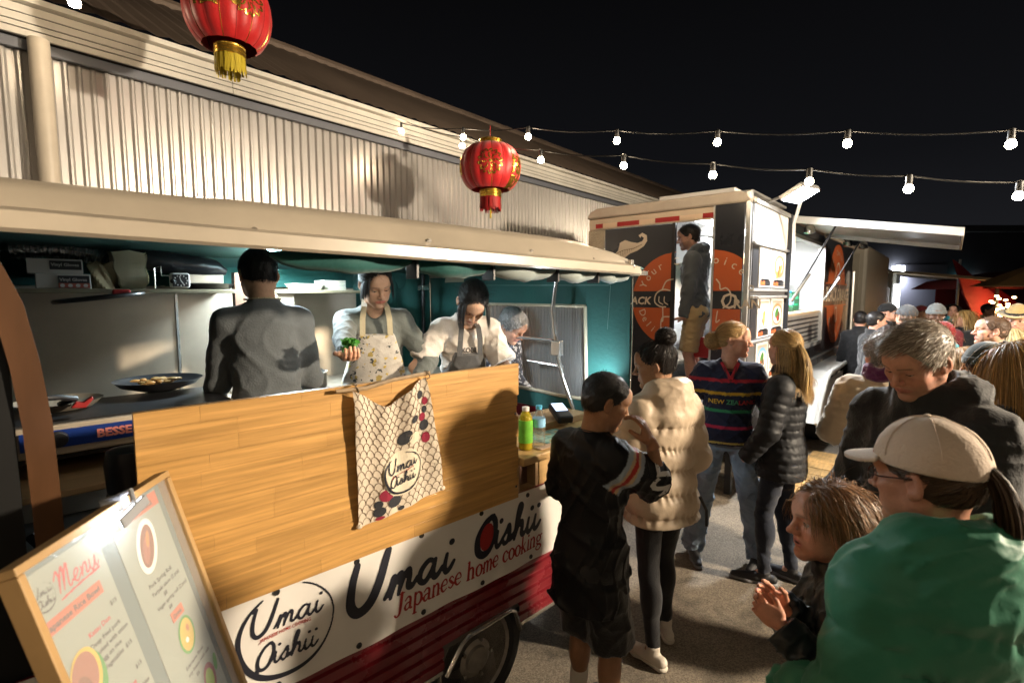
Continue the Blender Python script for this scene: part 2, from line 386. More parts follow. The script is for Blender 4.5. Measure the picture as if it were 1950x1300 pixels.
part('gutter', MB().prism([(4.84,3.863),(4.93,3.863),(4.93,3.90),(4.835,3.90)], -1.7, 20.3, 'x'), MFAS, shed)
def roofmesh():
    mb = MB(); n = 290; xs = np.linspace(-1.7, 20.3, n+1)
    vs = []
    for i, x in enumerate(xs):
        dz = .018*(i % 2)
        vs += [(x, 4.80, 3.895+dz), (x, 7.05, 3.895+2.25*.577+dz)]
    mb.add(vs, [(2*i, 2*i+2, 2*i+3, 2*i+1) for i in range(n)]); return mb
part('roof', roofmesh(), MROOF, shed)
part('ridge_cap', MB().tube([(-1.7,7.05,5.215),(20.3,7.05,5.215)], .07, 8), MROOF, shed, smooth=True)
part('end_wall', MB().prism([(5.2,0),(9.3,0),(9.3,3.9),(7.05,5.15),(5.2,4.0)], 20.25, 20.3, 'x'), MZ, shed)
shed2 = thing('shed_building', 'paler second shed roof beyond the far end of the long shed', 'building', (22,5.4,0), TF)
part('wall', MB().box(21.5, 40, 5.4, 9, 0, 4.3), MZ, shed2)
part('roof', MB().prism([(5.0,4.3),(9.4,4.3),(7.2,5.9)], 21.2, 40, 'x'), M('pale_roof', (.34,.31,.28), .6, var=(1,.15)), shed2)

# ---- mast that carries the floodlight at the right of the yard
mast = thing('flood_mast', 'tall steel mast with a floodlight beside the yard', 'lamp', (KEY_POS.x+.35, KEY_POS.y-.1, 0))
MST = M('galv_steel', (.42,.43,.44), .4, metal=.8)
mx_, my_ = KEY_POS.x+.35, KEY_POS.y-.1
part('pole', MB().tube([(mx_,my_,0),(mx_,my_,3.3)], .035, 12), MST, mast, smooth=True)
part('foot', MB().box(mx_-.3, mx_+.3, my_-.3, my_+.3, 0, .05), MST, mast, bevel=.01)
dq = (KEY_AIM-KEY_POS).normalized(); hm = dq.to_track_quat('-Z', 'Y').to_matrix()
part('lamp_housing', MB().obox(KEY_POS-dq*.07, .15, .12, .05, hm), M('black_cast', (.03,.03,.03), .5), mast, bevel=.01)
part('lamp_face', MB().obox(KEY_POS-dq*.012, .13, .10, .004, hm), M('lamp_face', (1,1,1), .3, emit=((1,.75,.45), 30)), mast)
part('bracket', MB().tube([(mx_,my_,3.1), tuple(KEY_POS-dq*.1)], .015, 8), MST, mast)
# ---------------------------------------------------------------- caravan food stall (caravan frame: x along its side, y away from the camera)
Y0 = 1.60
MAR = M('maroon_paint', (.17,.012,.018), .28, spec=.6, coat=.35, var=(2.5,.22), bump=(14,.05))
CREAM = M('cream_fibreglass', (.43,.37,.29), .33, coat=.2, var=(1.8,.17), bump=(4,.22))
WHITEV = M('white_vinyl', (.70,.67,.63), .42, var=(3,.07), bump=(7,.10))
STEEL = M('stainless', (.50,.43,.34), .40, metal=.55, var=(1.6,.22), bump=(3.,.06))
CHROME = M('chrome_trim', (.62,.60,.56), .22, metal=.9)
BLACKM = M('black_metal', (.018,.018,.02), .4)
RUBBER = M('rubber', (.02,.02,.02), .75, bump=(60,.3))
PINE = M('pine', (.50,.315,.13), .42, coat=.12, var=(7., .16), stretch=(.35,8,8), rnd=.11, bump=(30,.05))
PLY = M('plywood', (.44,.29,.15), .5, var=(5.,.18), stretch=(1,6,6), rnd=.08)
TEAL = M('teal_canvas', (.008,.082,.074), .72, sheen=.2, var=(3.,.22), bump=(40,.25))
LINING = M('canvas_lining', (.30,.34,.33), .75, var=(4.,.2), bump=(10,.2))
van = thing('food_caravan', 'maroon pop-top caravan with cream roof and teal canvas, opened up as a food stall', 'caravan', (0.5,2.5,0), KF)

# lower side with pressed ribs, a wheel opening cut out
def side_panel(x0, x1, z0, z1):
    prof = []; z = .372; step = .052; k = 0
    while z < 1.0:
        prof += [(Y0, z), (Y0, z+.030), (Y0+.012, z+.036), (Y0+.012, z+.046)]; z += step
    prof = [p for p in prof if z0 <= p[1] <= z1]; prof = [(prof[0][0], z0)]+prof+[(prof[-1][0], z1)]
    mb = MB(); n = len(prof); xs = np.linspace(x0, x1, max(2, int((x1-x0)/.12)))
    vs = [(x, y+.003*math.sin(x*9+z*5), z) for x in xs for y, z in prof]
    return mb.add(vs, [(i*n+j, (i+1)*n+j, (i+1)*n+j+1, i*n+j+1) for i in range(len(xs)-1) for j in range(n-1)])
part('side_panel', side_panel(-1.7, 1.14, .372, 1.0), MAR, van, smooth=True, sharp=25)
part('side_panel', side_panel(1.57, 2.4, .372, 1.0), MAR, van, smooth=True, sharp=25)
part('side_panel', side_panel(1.14, 1.57, .462, 1.0), MAR, van, smooth=True, sharp=25)
part('wheel_arch_trim', MB().tube([(1.14,Y0-.012,.345),(1.225,Y0-.012,.445),(1.26,Y0-.012,.462),(1.50,Y0-.012,.468),(1.53,Y0-.012,.45),(1.565,Y0-.012,.345)], .010, 8), CHROME, van, smooth=True)
part('wheel_well', MB().box(1.10,1.62, Y0+.27, Y0+.30, .3, .75).box(1.10,1.62, Y0+.02, Y0+.3, .74, .76).box(1.09,1.11,Y0+.02,Y0+.3,.3,.76).box(1.61,1.63,Y0+.02,Y0+.3,.3,.76), BLACKM, van)
part('lower_trim', MB().box(-1.7,1.13,Y0-.006,Y0+.02,.355,.372).box(1.58,2.4,Y0-.006,Y0+.02,.355,.372), CHROME, van)
wh = part('wheel', MB().lathe([(.05,Y0+.20),(.19,Y0+.21),(.27,Y0+.2),(.285,Y0+.17),(.285,Y0+.07),(.27,Y0+.04),(.225,Y0+.035),(.205,Y0+.05)], (1.345,0,.285), 36, 'y'), RUBBER, van, smooth=True)
part('rim', MB().lathe([(.205,Y0+.05),(.20,Y0+.042),(.185,Y0+.05),(.16,Y0+.075),(.11,Y0+.07),(.085,Y0+.05),(.06,Y0+.045),(.055,Y0+.03),(0,Y0+.028)], (1.345,0,.285), 32, 'y'), M('steel_rim', (.34,.31,.27), .45, metal=.6, var=(14,.25)), wh, smooth=True)
bl = MB()
for k in range(5):
    a = k*2*math.pi/5; bl.lathe([(.009,Y0+.035),(.009,Y0+.062)], (1.345+.085*math.cos(a),0,.285+.085*math.sin(a)), 6, 'y')
part('wheel_nuts', bl, CHROME, wh)
part('chassis', MB().box(-1.7,2.35,Y0+.32,3.45,.33,.42), BLACKM, van)
part('floor', MB().box(-1.7,2.38,Y0+.03,3.5,.425,.45), M('vinyl_floor', (.12,.11,.10), .6), van)
part('back_panel', MB().box(-1.7,2.4,3.5,3.53,.36,1.95), CREAM, van)
part('end_panel', MB().box(2.38,2.41,Y0+.002,3.5,.36,1.16), MAR, van)
part('end_panel', MB().box(-1.72,-1.70,Y0,3.5,.36,1.95), CREAM, van)
part('side_panel', MB().box(-1.7,-.04,Y0+.004,Y0+.03,1.0,2.02), M('black_tarp', (.004,.004,.004), .8, bump=(6,.4)), van, label='black sheeting over the closed left side')
# wooden jamb at the left of the opening, curved at its head
jp = [(-.06,2.03),(-.035,1.96),(-.008,1.88),(.012,1.74),(.024,1.6),(.028,1.4),(.030,1.0)]
jm = MB()
for (xa,za),(xb,zb) in zip(jp[:-1], jp[1:]):
    jm.add([(xa-.052,Y0-.012,za),(xa,Y0-.012,za),(xb,Y0-.012,zb),(xb-.052,Y0-.012,zb),(xa-.052,Y0+.05,za),(xa,Y0+.05,za),(xb,Y0+.05,zb),(xb-.052,Y0+.05,zb)],[(0,1,2,3),(1,5,6,2),(4,0,3,7),(7,6,5,4)])
part('jamb', jm, M('amber_ply', (.085,.034,.010), .5, var=(4,.2), stretch=(4,4,1)), van)

# pop-top roof
xs_r = [-1.75,-.5,.2,.36,.42,.48,1.2,1.7,1.9,1.96,2.02,2.1,2.2,2.3,2.36,2.40]
top_r = [.93,.93,.96,.98,1.03,1.04,1.05,1.02,.96,.90,.80,.74,.64,.5,.36,.15]
secn = [(1.462,1.992,0),(1.45,2.0,0),(1.452,2.035,0),(1.475,2.045,0),(1.485,2.06,.1),(1.52,2.125,.75),(1.56,2.155,1),(1.66,2.17,1),(2.1,2.205,1),(2.55,2.225,1),(3.0,2.205,1),(3.5,2.16,1),(3.60,2.12,.75),(3.64,2.03,0),(3.64,1.99,0)]
def roof_pts(x, t, off=0):
    out = []
    for y, z, w in secn:
        zz = 2.045+(z-2.045)*(1+(t-1)*1.0) if z > 2.045 else z
        if y < 1.6 and z < 2.07: zz += max(0., .034-.012*max(x, 0))*(1 if z < 2.05 else .5)
        sh_ = max(0, (x-2.2)/.2)**2*.06
        yc = min(max(y+sh_*(1 if y < 2.5 else -1), 1.4), 3.7)
        out.append((x, yc, zz-off))
    return out
rm = MB(); n = len(secn)
from_x = []
XX = []
for a, b in zip(range(len(xs_r)-1), range(1, len(xs_r))):
    k = max(1, int((xs_r[b]-xs_r[a])/.15))
    for j in range(k): XX.append(xs_r[a]+(xs_r[b]-xs_r[a])*j/k)
XX.append(xs_r[-1])
vs = []
for x in XX: vs += roof_pts(x, float(np.interp(x, xs_r, top_r)))
rm.add(vs, [(i*n+j, (i+1)*n+j, (i+1)*n+j+1, i*n+j+1) for i in range(len(XX)-1) for j in range(n-1)])
m_ = len(vs)-n; rm.f.append(tuple(m_+j for j in range(n)))
part('roof', rm, CREAM, van, smooth=True, sharp=35)
# inner ceiling of the roof
ci = MB(); vs = []
for x in XX:
    t = float(np.interp(x, xs_r, top_r)); vs += [(x-.02, y, max(2.0, z)) for x_, y, z in [(0,1.478,2.03),(0,1.50,2.045),(0,1.55,2.05+.07*t),(0,2.5,2.06+.12*t),(0,3.55,2.05+.07*t),(0,3.60,2.0)]]
n2 = 6
ci.add(vs, [(i*n2+j, i*n2+j+1, (i+1)*n2+j+1, (i+1)*n2+j) for i in range(len(XX)-1) for j in range(n2-1)])
part('ceiling', ci, M('ceiling_lining', (.07,.17,.165), .7), van, smooth=True)
for x, z in ((.455,2.075),(1.02,2.085),(1.53,2.08),(1.95,2.065),(2.33,2.04)):
    part('screw', MB().lathe([(.009,-.006),(.007,0),(.003,.001)], (0,0,0), 10, 'y').xf(Matrix.Translation((x,1.492,z)) @ Matrix.Rotation(.5,4,'X')), CHROME, van)
part('latch', MB().box(2.235,2.262,1.468,1.49,2.028,2.075).box(2.24,2.256,1.458,1.47,2.032,2.05), CHROME, van, bevel=.003)
part('corner_bracket', MB().box(2.38,2.45,1.50,1.53,2.0,2.025), CHROME, van, bevel=.003)

# swags of rolled canvas under the roof edge
tie = [.52,1.0,1.36,1.75,2.05,2.34]
for a, b, mt_, r in zip(tie[:-1], tie[1:], (TEAL, TEAL, LINING, LINING, LINING), (.030,.032,.034,.032,.026)):
    mb = MB(); pth, rad = [], []
    for k in range(13):
        t = k/12; s_ = math.sin(math.pi*t)**.5; pth.append((a+(b-a)*t, 1.565+.02*math.sin(9*t+a), 2.022-.010*a-.014*s_)); rad.append(.007+r*s_*(1+.10*math.sin(t*21+a*7)))
    mb.tube(pth, rad, 12); part('canvas_roll', mb, mt_, van, smooth=True)
for x in tie[1:-1]: part('tie_strap', MB().box(x-.006, x+.006, 1.53, 1.60, 1.955, 2.02), BLACKM, van, bevel=.002)

# teal canvas: end wall with a clear window, back wall
def fold(y, z, k=1.): return .012*k*math.sin(y*7+z*2.1)+.007*k*math.sin(y*17+z*5+1)
def canvas_end(y0, y1, z0, z1, ny=10, nz=10): return MB().grid(lambda u, v: (2.395+fold(y0+(y1-y0)*u, z0+(z1-z0)*v), y0+(y1-y0)*u, z0+(z1-z0)*v), ny, nz)
for q in ((1.575,1.865,1.16,2.03),(2.76,3.49,1.16,2.03),(1.865,2.76,1.83,2.03),(1.865,2.76,1.16,1.27)):
    part('canvas_wall', canvas_end(*q, ny=max(3,int((q[1]-q[0])*24)), nz=max(3,int((q[3]-q[2])*24))), TEAL, van, smooth=True)
part('window_pane', MB().grid(lambda u, v: (2.402+.5*fold(1.86+.9*u, 1.27+.56*v), 1.86+.91*u, 1.265+.57*v), 16, 12), None, van, smooth=True)
pane = M('clear_vinyl', (.8,.8,.8), .06, spec=.5, alpha=.16, bump=(5,.6)); bpy.data.objects['window_pane'].data.materials.append(pane)
BORD = M('window_tape', (.42,.37,.27), .7, var=(9,.15))
for a, b in (((1.865,1.83),(2.76,1.83)),((1.865,1.27),(2.76,1.27)),((1.865,1.27),(1.865,1.83)),((2.76,1.27),(2.76,1.83))):
    mb = MB(); P = [(2.388+fold(a[0]+(b[0]-a[0])*k/14, a[1]+(b[1]-a[1])*k/14), a[0]+(b[0]-a[0])*k/14, a[1]+(b[1]-a[1])*k/14) for k in range(15)]
    mb.tube(P, .011, 6); part('window_border', mb, BORD, van, smooth=True)
STI = M('stitching', (.20,.32,.30), .8)
for P in ([(1.70,1.95),(2.95,1.965)],[(1.70,1.95),(1.72,1.70)],[(2.95,1.965),(2.95,1.80)]):
    mb = MB(); a, b = P; Q = [(2.384+fold(a[0]+(b[0]-a[0])*k/16, a[1]+(b[1]-a[1])*k/16), a[0]+(b[0]-a[0])*k/16, a[1]+(b[1]-a[1])*k/16) for k in range(17)]
    mb.tube(Q, .0014, 4); part('stitch_line', mb, STI, van)
part('zip', MB().tube([(2.41,1.572,2.0),(2.415,1.57,1.7),(2.412,1.575,1.2)], .004, 6), CHROME, van)
part('canvas_wall', MB().grid(lambda u, v: (-1.7+4.08*u, 3.485+.014*math.sin(u*60)+.01*math.sin(u*23+v*3), 1.945+.12*v), 90, 4), TEAL, van, smooth=True)
part('canvas_wall', MB().grid(lambda u, v: (1.72+.66*u, 3.47+.02*math.sin(u*21+v)+.01*math.sin(u*9+v*4), 1.1+.95*v), 22, 14), TEAL, van, smooth=True)
# poles
part('roof_pole', MB().tube([(2.30,2.02,2.03),(2.29,2.05,1.8),(2.31,2.03,1.55),(2.33,2.0,1.4),(2.37,1.93,1.17)], .014, 10), CHROME, van, smooth=True)
part('roof_pole', MB().tube([(2.29,2.05,1.62),(2.31,2.38,1.62)], .010, 8), CHROME, van, smooth=True)
part('roof_pole', MB().tube([(2.33,2.0,1.46),(2.33,2.30,1.47)], .010, 8), CHROME, van, smooth=True)
part('pole_clamp', MB().box(2.285,2.325,1.99,2.06,1.53,1.62), CHROME, van, bevel=.005)
part('roof_pole', MB().tube([(2.20,3.30,2.05),(2.20,3.30,1.1)], .015, 10), BLACKM, van, smooth=True)
part('pole_clamp', MB().box(2.17,2.23,3.26,3.33,1.93,1.97), CHROME, van, bevel=.005)
part('roof_pole', MB().tube([(1.02,3.15,2.12),(.97,3.12,1.93)], .012, 8), CHROME, van, smooth=True)

# stainless splashback sheets and kitchen furniture
for x0, x1 in ((-1.0,-.03),(-.027,.612),(.618,1.18),(1.186,1.72)):
    part('splashback_sheet', MB().box(x0,x1,3.44,3.46,1.0,1.915), STEEL, van, bevel=.002)
part('splashback_strip', MB().box(.609,.621,3.428,3.439,1.0,1.9), CHROME, van)
part('shelf', MB().box(-1.0,.83,3.08,3.44,1.905,1.925), M('shelf_wood', (.20,.17,.11), .5, var=(5,.15)), van, bevel=.003)
part('shelf', MB().box(1.06,1.76,3.10,3.44,1.905,1.925), M('shelf_wood'), van, bevel=.003)
part('cupboard_door', MB().box(1.02,1.16,3.12,3.42,1.20,1.90), STEEL, van)
part('shelf_post', MB().box(.845,.90,3.14,3.2,1.35,2.02), M('brown_laminate', (.17,.09,.06), .5, var=(9,.2), stretch=(5,5,1)), van)
part('bench', MB().box(.62,2.3,2.98,3.43,1.30,1.335), STEEL, van, bevel=.004)
part('bench_cupboard', MB().box(.62,2.3,3.0,3.43,.45,1.30), M('brown_laminate'), van)
part('bench', MB().box(-.9,.60,2.30,3.43,1.335,1.352), M('black_steel_top', (.02,.02,.02), .35), van, bevel=.004)
part('shelf', MB().box(-.6,.42,2.15,3.0,1.245,1.268), PLY, van, bevel=.003)
part('shelf_leg', MB().box(-.55,-.51,2.3,2.34,.45,1.245).box(.52,.56,2.4,2.44,.45,1.335), BLACKM, van)
# counter at the right
part('counter_top', MB().box(1.555,2.385,1.555,2.08,1.132,1.168), PINE, van, bevel=.005)
part('counter_front', MB().box(1.70,2.38,1.60,1.62,1.0,1.131), PINE, van, bevel=.003)
part('pigeonhole', MB().box(1.56,1.575,1.605,2.0,1.0,1.131).box(1.68,1.698,1.605,2.0,1.0,1.131).box(1.575,1.68,1.95,1.97,1.0,1.131).box(1.575,1.68,1.605,1.95,.985,1.0), PLY, van)
part('counter_base', MB().box(.1,2.37,1.66,1.69,.46,1.12), M('brown_laminate'), van)
part('prep_bench', MB().box(.3,1.54,1.63,2.02,1.28,1.31), STEEL, van, bevel=.004)
# interior LED strip
led = thing('led_strip', 'cold white LED strip light under the caravan roof', 'lamp', (1.1,3.0,2.1), KF)
part('housing', MB().box(.88,1.28,3.02,3.06,2.105,2.125), CHROME, led, bevel=.003)
part('diffuser', MB().box(.885,1.275,3.024,3.056,2.098,2.104), M('led_white', (1,1,1), .4, emit=((.78,.93,1.0), 60)), led)
led_l = area_lamp('led_light', KF @ Vector((1.08,3.04,2.09)), KF @ Vector((1.08,2.95,1.0)), 32, .3, (.78,.93,1.0), 175)
led_l2 = area_lamp('led_light', KF @ Vector((1.08,3.04,2.128)), KF @ Vector((1.08,3.1,3.0)), 14, .2, (.78,.93,1.0), 175)

led = thing('led_strip', 'second warm white LED strip just inside the front edge of the caravan roof', 'lamp', (1.1,1.78,2.1), KF)
part('housing', MB().box(.75,1.75,1.77,1.80,2.062,2.078), CHROME, led, bevel=.003)
part('diffuser', MB().box(.755,1.745,1.773,1.797,2.056,2.061), M('led_soft', (1,1,1), .4, emit=((1.,.92,.8), 8)), led)
led_l3 = area_lamp('led_light', KF @ Vector((1.25,1.785,2.05)), KF @ Vector((1.2,2.35,1.3)), 2.2, .5, (1.0,.90,.76), 150)
# ---- screen board of laminated pine staves
scr = thing('counter_screen', 'golden laminated pine screen board standing on the caravan counter', 'board', (.85,1.58,.99), KF)
X0, X1, Z0, Z1 = .174, 1.54, .992, 1.598; rows = 13; rh = (Z1-Z0)/rows
ST = M('pine_stave', (.50,.275,.085), .36, coat=.2, var=(8., .34), stretch=(.35,7,10), rnd=.07, bump=(24,.04))
for r in range(rows):
    x = X0-random.uniform(0, .35); z = Z0+r*rh
    while x < X1:
        L = random.uniform(.26, .52); a, b = max(x, X0), min(x+L, X1)
        if b-a > .015: part('stave', MB().box(a+.0002, b-.0002, 1.575+random.uniform(0,.0006), 1.596, z+.0002, z+rh-.0002), ST, scr, bevel=.0003)
        x += L
for x, z in ((1.515,1.38),(1.52,1.05)): part('bolt', MB().lathe([(.006,-.004),(.005,-.007),(0,-.0085)], (x,1.575,z), 12, 'y'), CHROME, scr, smooth=True)

# ---- banner along the side with the stall's name
ban = thing('name_banner', 'long white vinyl banner with navy script and red lettering along the caravan side', 'banner', (1.0,1.58,.82), KF)
def bwave(x, z): return 1.583+.0035*math.sin(x*11+z*3)+.0025*math.sin(x*27-z*9+1)
bz0, bz1 = .655, 1.002
part('sheet', MB().grid(lambda u, v: (-.75+2.66*u, bwave(-.75+2.66*u, bz0+(bz1-bz0)*v), bz0+(bz1-bz0)*v), 130, 14), WHITEV, ban, smooth=True)
INK = M('ink_navy', (.012,.013,.022), .5); RED = M('ink_red', (.33,.02,.018), .5)
tilt = 0.0
def bp(x, y): return (x, bwave(x, y)-.0022, y)
def bp2(x, y): return (x, bwave(x, y)-.0040, y)
s_ = Sheet(); script_word(s_, 'Umai', .735, .792, .080, 1.42, gap=.12); script_word(s_, 'Oishii', 1.29, .800, .0745, 1.4, gap=.02)
part('lettering', s_.mesh(.0036, bp), INK, ban)
s_ = Sheet(); s_.ell((1.352,.872), .036, .058, -.28); part('lettering', s_.mesh(.004, bp2), RED, ban)
s_ = Sheet(); xe = serif_text(s_, 'Japanese home cooking', .905, .715, .0505); part('lettering', s_.mesh(.0022, bp), RED, ban)
# round brush logo at the left of the banner
def logo(s, cx, cy, R):
    pts = [(cx+R*math.cos(a)*(1+.02*math.sin(3*a)), cy+R*math.sin(a)) for a in np.linspace(1.2, 1.2-5.4, 34)]
    w = [R*(.03+.09*max(0, math.sin((i/33-.28)*math.pi*1.35))) for i in range(34)]
    s.stroke(pts, w)
s_ = Sheet(); logo(s_, .53, .845, .145); script_word(s_, 'Umai', .425, .862, .041, .95, gap=.02); script_word(s_, 'Oishii', .43, .752, .037, .95, gap=-.03)
part('logo', s_.mesh(.003, bp), INK, ban)
part('logo', text_mb('JAPANESE HOME COOKING', .0125, lambda x, y: bp2(.445+x, .842+y*1.3+x*.02), bold=.0002), RED, ban)
for x in np.arange(-.66, 1.9, .285):
    for z in (bz0+.02, bz1-.02):
        part('eyelet', MB().lathe([(.011,-.001),(.010,-.004),(.006,-.004),(.005,-.002),(0,-.002)], (x+random.uniform(-.02,.02), bwave(x, z), z), 12, 'y'), BLACKM, ban, smooth=True)

# ---- fish scale cloth hung on the board from a stick
clo = thing('scale_cloth', 'cream fish-scale patterned cloth with round logo hung from a stick on the pine screen', 'wall hanging', (.95,1.56,1.35), KF)
CW0, CW1 = (.752, 1.578), (1.066, 1.595)
def cl(u, v):   # u across 0..1, v down 0..1
    xl = .752+.014*v; xr = 1.042+.075*v
    zt = 1.585-.028*u*(1-u)*4*(1 if u > .0 else 1)+.012*u; zt -= .05*math.exp(-((u-.45)/.25)**2)
    zb = 1.105+.045*u
    x = xl+(xr-xl)*u; z = zt+(zb-zt)*v
    y = 1.552-.009*math.sin(u*19+v*3)*(1-.6*v)-.006*math.sin(u*8+2-v*4)-.004*math.sin(v*11)
    return (x, y, z)
def clp(off): return lambda u, v: (cl(u, v)[0], cl(u, v)[1]-off, cl(u, v)[2])
part('cloth', MB().grid(cl, 60, 60), M('cream_cloth', (.62,.53,.42), .8, sheen=.2, var=(6,.1), bump=(90,.2)), clo, smooth=True)
nx_, ny_ = 11.5, 19; arcs = MB()
for r in range(ny_+1):
    for c in range(-1, 13):
        cu_ = (c+.5*(r % 2))/nx_; cv = (r+.9)/ny_
        pts = []
        for k in range(11):
            a = math.pi*k/10; u = cu_+.5/nx_*math.cos(a); v = cv-.92/ny_*math.sin(a)
            pts.append((u, v))
        for (ua, va), (ub, vb) in zip(pts[:-1], pts[1:]):
            if min(ua, ub) < 0 or max(ua, ub) > 1 or min(va, vb) < 0 or max(va, vb) > 1: continue
            A, B = Vector(clp(.0012)(ua, va)), Vector(clp(.0012)(ub, vb)); d = (B-A); nrm = Vector((-d.z, 0, d.x)).normalized()*.0011
            arcs.add([A-nrm, B-nrm, B+nrm, A+nrm], [(0,1,2,3)])
part('scale_print', arcs, M('brown_print', (.13,.085,.05), .8), clo)
FEL = {'k': M('felt_charcoal', (.035,.036,.042), .9), 'r': M('felt_red', (.26,.02,.045), .9), 'w': M('felt_cream', (.68,.60,.46), .9)}
def disc(u, v, ru, rv, c, off=.0026):
    mb = MB(); f = clp(off); n = 20
    mb.v = [f(u, v)]+[f(min(.999,max(.001,u+ru*math.cos(2*math.pi*k/n))), min(.999,max(0.001,v+rv*math.sin(2*math.pi*k/n)))) for k in range(n)]
    mb.f = [(0, 1+(k+1) % n, 1+k) for k in range(n)]
    part('felt_circle', mb, FEL[c], clo)
for a in ((.87,.10,.045,.032,'k'),(.92,.17,.035,.032,'r'),(.90,.235,.028,.03,'k'),(.75,.26,.045,.032,'k'),(.86,.29,.042,.034,'r'),(.62,.37,.085,.06,'k'),(.87,.365,.055,.045,'k'),(.73,.42,.07,.05,'w'),(.87,.475,.048,.045,'r'),(.30,.80,.082,.055,'r'),(.21,.865,.045,.033,'k'),(.39,.885,.08,.055,'k'),(.22,.93,.065,.042,'k'),(.37,.965,.045,.03,'w'),(.22,.985,.05,.014,'r'),(.46,.975,.034,.02,'k')): disc(*a)
s_ = Sheet(); s_.ell((0,0), .084, .09); part('felt_circle', s_.mesh(.008, lambda x, y: clp(.0045)(.52+x/.33, .655-y/.45)), FEL['w'], clo)
s_ = Sheet(); Rr = .078; logo(s_, 0, 0, Rr)
script_word(s_, 'Umai', -.058, .012, .0235, .8, gap=-.02); script_word(s_, 'Oishii', -.060, -.040, .0215, .8, gap=-.06)
def clogo(x, y): return (cl(.52+x/.33, .655-y/.45)[0], cl(.52+x/.33, .655-y/.45)[1]-.0075, cl(.52+x/.33, .655-y/.45)[2])
part('logo', s_.mesh(.0019, clogo), INK, clo)
part('logo', text_mb('japanese home cooking', .010, lambda x, y: clogo(x-.05, y-.004+.1*x), bold=.0001), RED, clo)
BAM = M('bamboo', (.33,.23,.13), .55, var=(20,.3), stretch=(2,6,6))
part('stick', MB().tube([(.695,1.548,1.590),(.80,1.545,1.588),(.90,1.548,1.603),(1.055,1.55,1.612)], [.006,.0075,.007,.0075], 8), BAM, clo, smooth=True)
for x, z in ((.765,1.592),(1.045,1.608)):
    part('string', MB().tube([(x-.008,1.54,z+.012),(x,1.536,z),(x+.006,1.54,z-.012),(x+.002,1.556,z-.02)], .0022, 5).tube([(x-.006,1.56,z+.01),(x,1.54,z+.011),(x+.008,1.556,z+.009)], .0022, 5), M('twine', (.25,.19,.12), .9), clo)
for u in (.01,.99): 
    p = cl(u, .985); part('hem_knot', MB().sphere(p, (.012,.008,.009), 8, 6), M('cream_cloth'), clo, smooth=True)
# ---------------------------------------------------------------- black and orange food trailer (trailer frame)
TBLK = M('trailer_black', (.022,.024,.030), .30, coat=.3, var=(2,.2))
TORG = M('trailer_orange', (.50,.105,.03), .38, coat=.2)
TCRM = M('print_cream', (.66,.56,.44), .5)
TWHT = M('trailer_white', (.72,.71,.69), .45, var=(3,.06))
ALU = M('aluminium', (.55,.55,.54), .36, metal=.7, var=(4,.12))
REFR = M('reflector_red', (.34,.02,.02), .35); REFW = M('reflector_cream', (.66,.50,.36), .4)
tr = thing('food_trailer', 'black and orange food trailer with open serving hatch and menu panels', 'food trailer', (7.8,2.2,0), TF)
RX, SY, TY, TZ0, TZ1, TX1 = 4.78, 1.387, 3.03, .48, 2.70, 10.9
# body shell
part('floor', MB().box(RX+.03, TX1, SY+.03, TY-.02, .55, .62), ALU, tr)
part('far_wall', MB().box(RX+.03, TX1, TY-.03, TY, .5, TZ1), TWHT, tr)
part('front_wall', MB().box(TX1-.03, TX1, SY+.03, TY-.03, .5, TZ1), TBLK, tr)
part('side_wall', MB().box(RX+.05, 6.1, SY, SY+.03, .5, TZ1-.005), TBLK, tr)
part('side_wall', MB().box(6.1, 8.22, SY, SY+.03, .5, 1.245), TBLK, tr)
part('side_wall', MB().box(6.1, 8.22, SY, SY+.03, 2.56, TZ1-.005), TBLK, tr)
part('side_wall', MB().box(8.22, TX1, SY, SY+.03, .5, TZ1-.005), TBLK, tr)
rp = [(SY-.02,TZ1),(SY-.02,TZ1+.03),(SY+.02,TZ1+.08),(SY+.10,TZ1+.11),(TY-.10,TZ1+.11),(TY-.02,TZ1+.08),(TY+.02,TZ1+.03),(TY+.02,TZ1)]
part('roof', MB().prism(rp, RX-.02, TX1+.02, 'x'), M('trailer_roof', (.42,.36,.30), .45, var=(3,.15)), tr, bevel=.02)
part('roof_vent', MB().box(5.3,6.5,1.55,2.6,TZ1+.112,TZ1+.17).box(5.25,6.55,1.5,2.65,TZ1+.172,TZ1+.20), ALU, tr, bevel=.01)
part('roof_vent', MB().box(5.35,6.45,1.7,2.5,TZ1+.203,TZ1+.26), TWHT, tr, bevel=.01)
# rear face
part('header', MB().box(RX, RX+.04, SY, TY, 2.585, TZ1-.002), M('header_cream', (.55,.45,.34), .5, var=(4,.1)), tr, bevel=.004)
for a, b, m_ in ((2.95,2.86,REFR),(2.86,2.69,REFW),(2.69,2.44,REFR),(2.44,2.27,REFW),(2.27,2.02,REFR),(2.02,1.80,REFW),(1.80,1.62,REFR)):
    part('reflector', MB().box(RX-.004, RX-.001, b, a-.004, 2.60, 2.645), m_, tr)
part('tread_plate_post', MB().box(RX-.006, RX+.04, 2.835, TY+.004, .5, 2.58), M('tread_plate', (.42,.36,.27), .35, metal=.7, bump=(75,1.,1), var=(9,.2)), tr)
lp = part('rear_panel', MB().box(RX-.004, RX+.03, 2.085, 2.828, .55, 2.578), TBLK, tr, bevel=.004)
part('door_frame', MB().box(RX-.012, RX+.03, 2.055, 2.083, .55, 2.582), BLACKM, tr)
part('door_leaf', MB().box(RX-.03, RX-.005, SY+.03, 1.672, .62, 2.70), TBLK, tr, bevel=.004)
part('door_edge', MB().box(RX-.032, RX+.01, 1.674, 1.69, .62, 2.70), ALU, tr)
part('corner_post', MB().box(RX-.015, RX+.048, SY-.015, SY+.028, .5, 2.80), ALU, tr, bevel=.004)
part('step', MB().box(RX-.35, RX-.05, 1.72, 2.05, .28, .32), ALU, tr, bevel=.005)
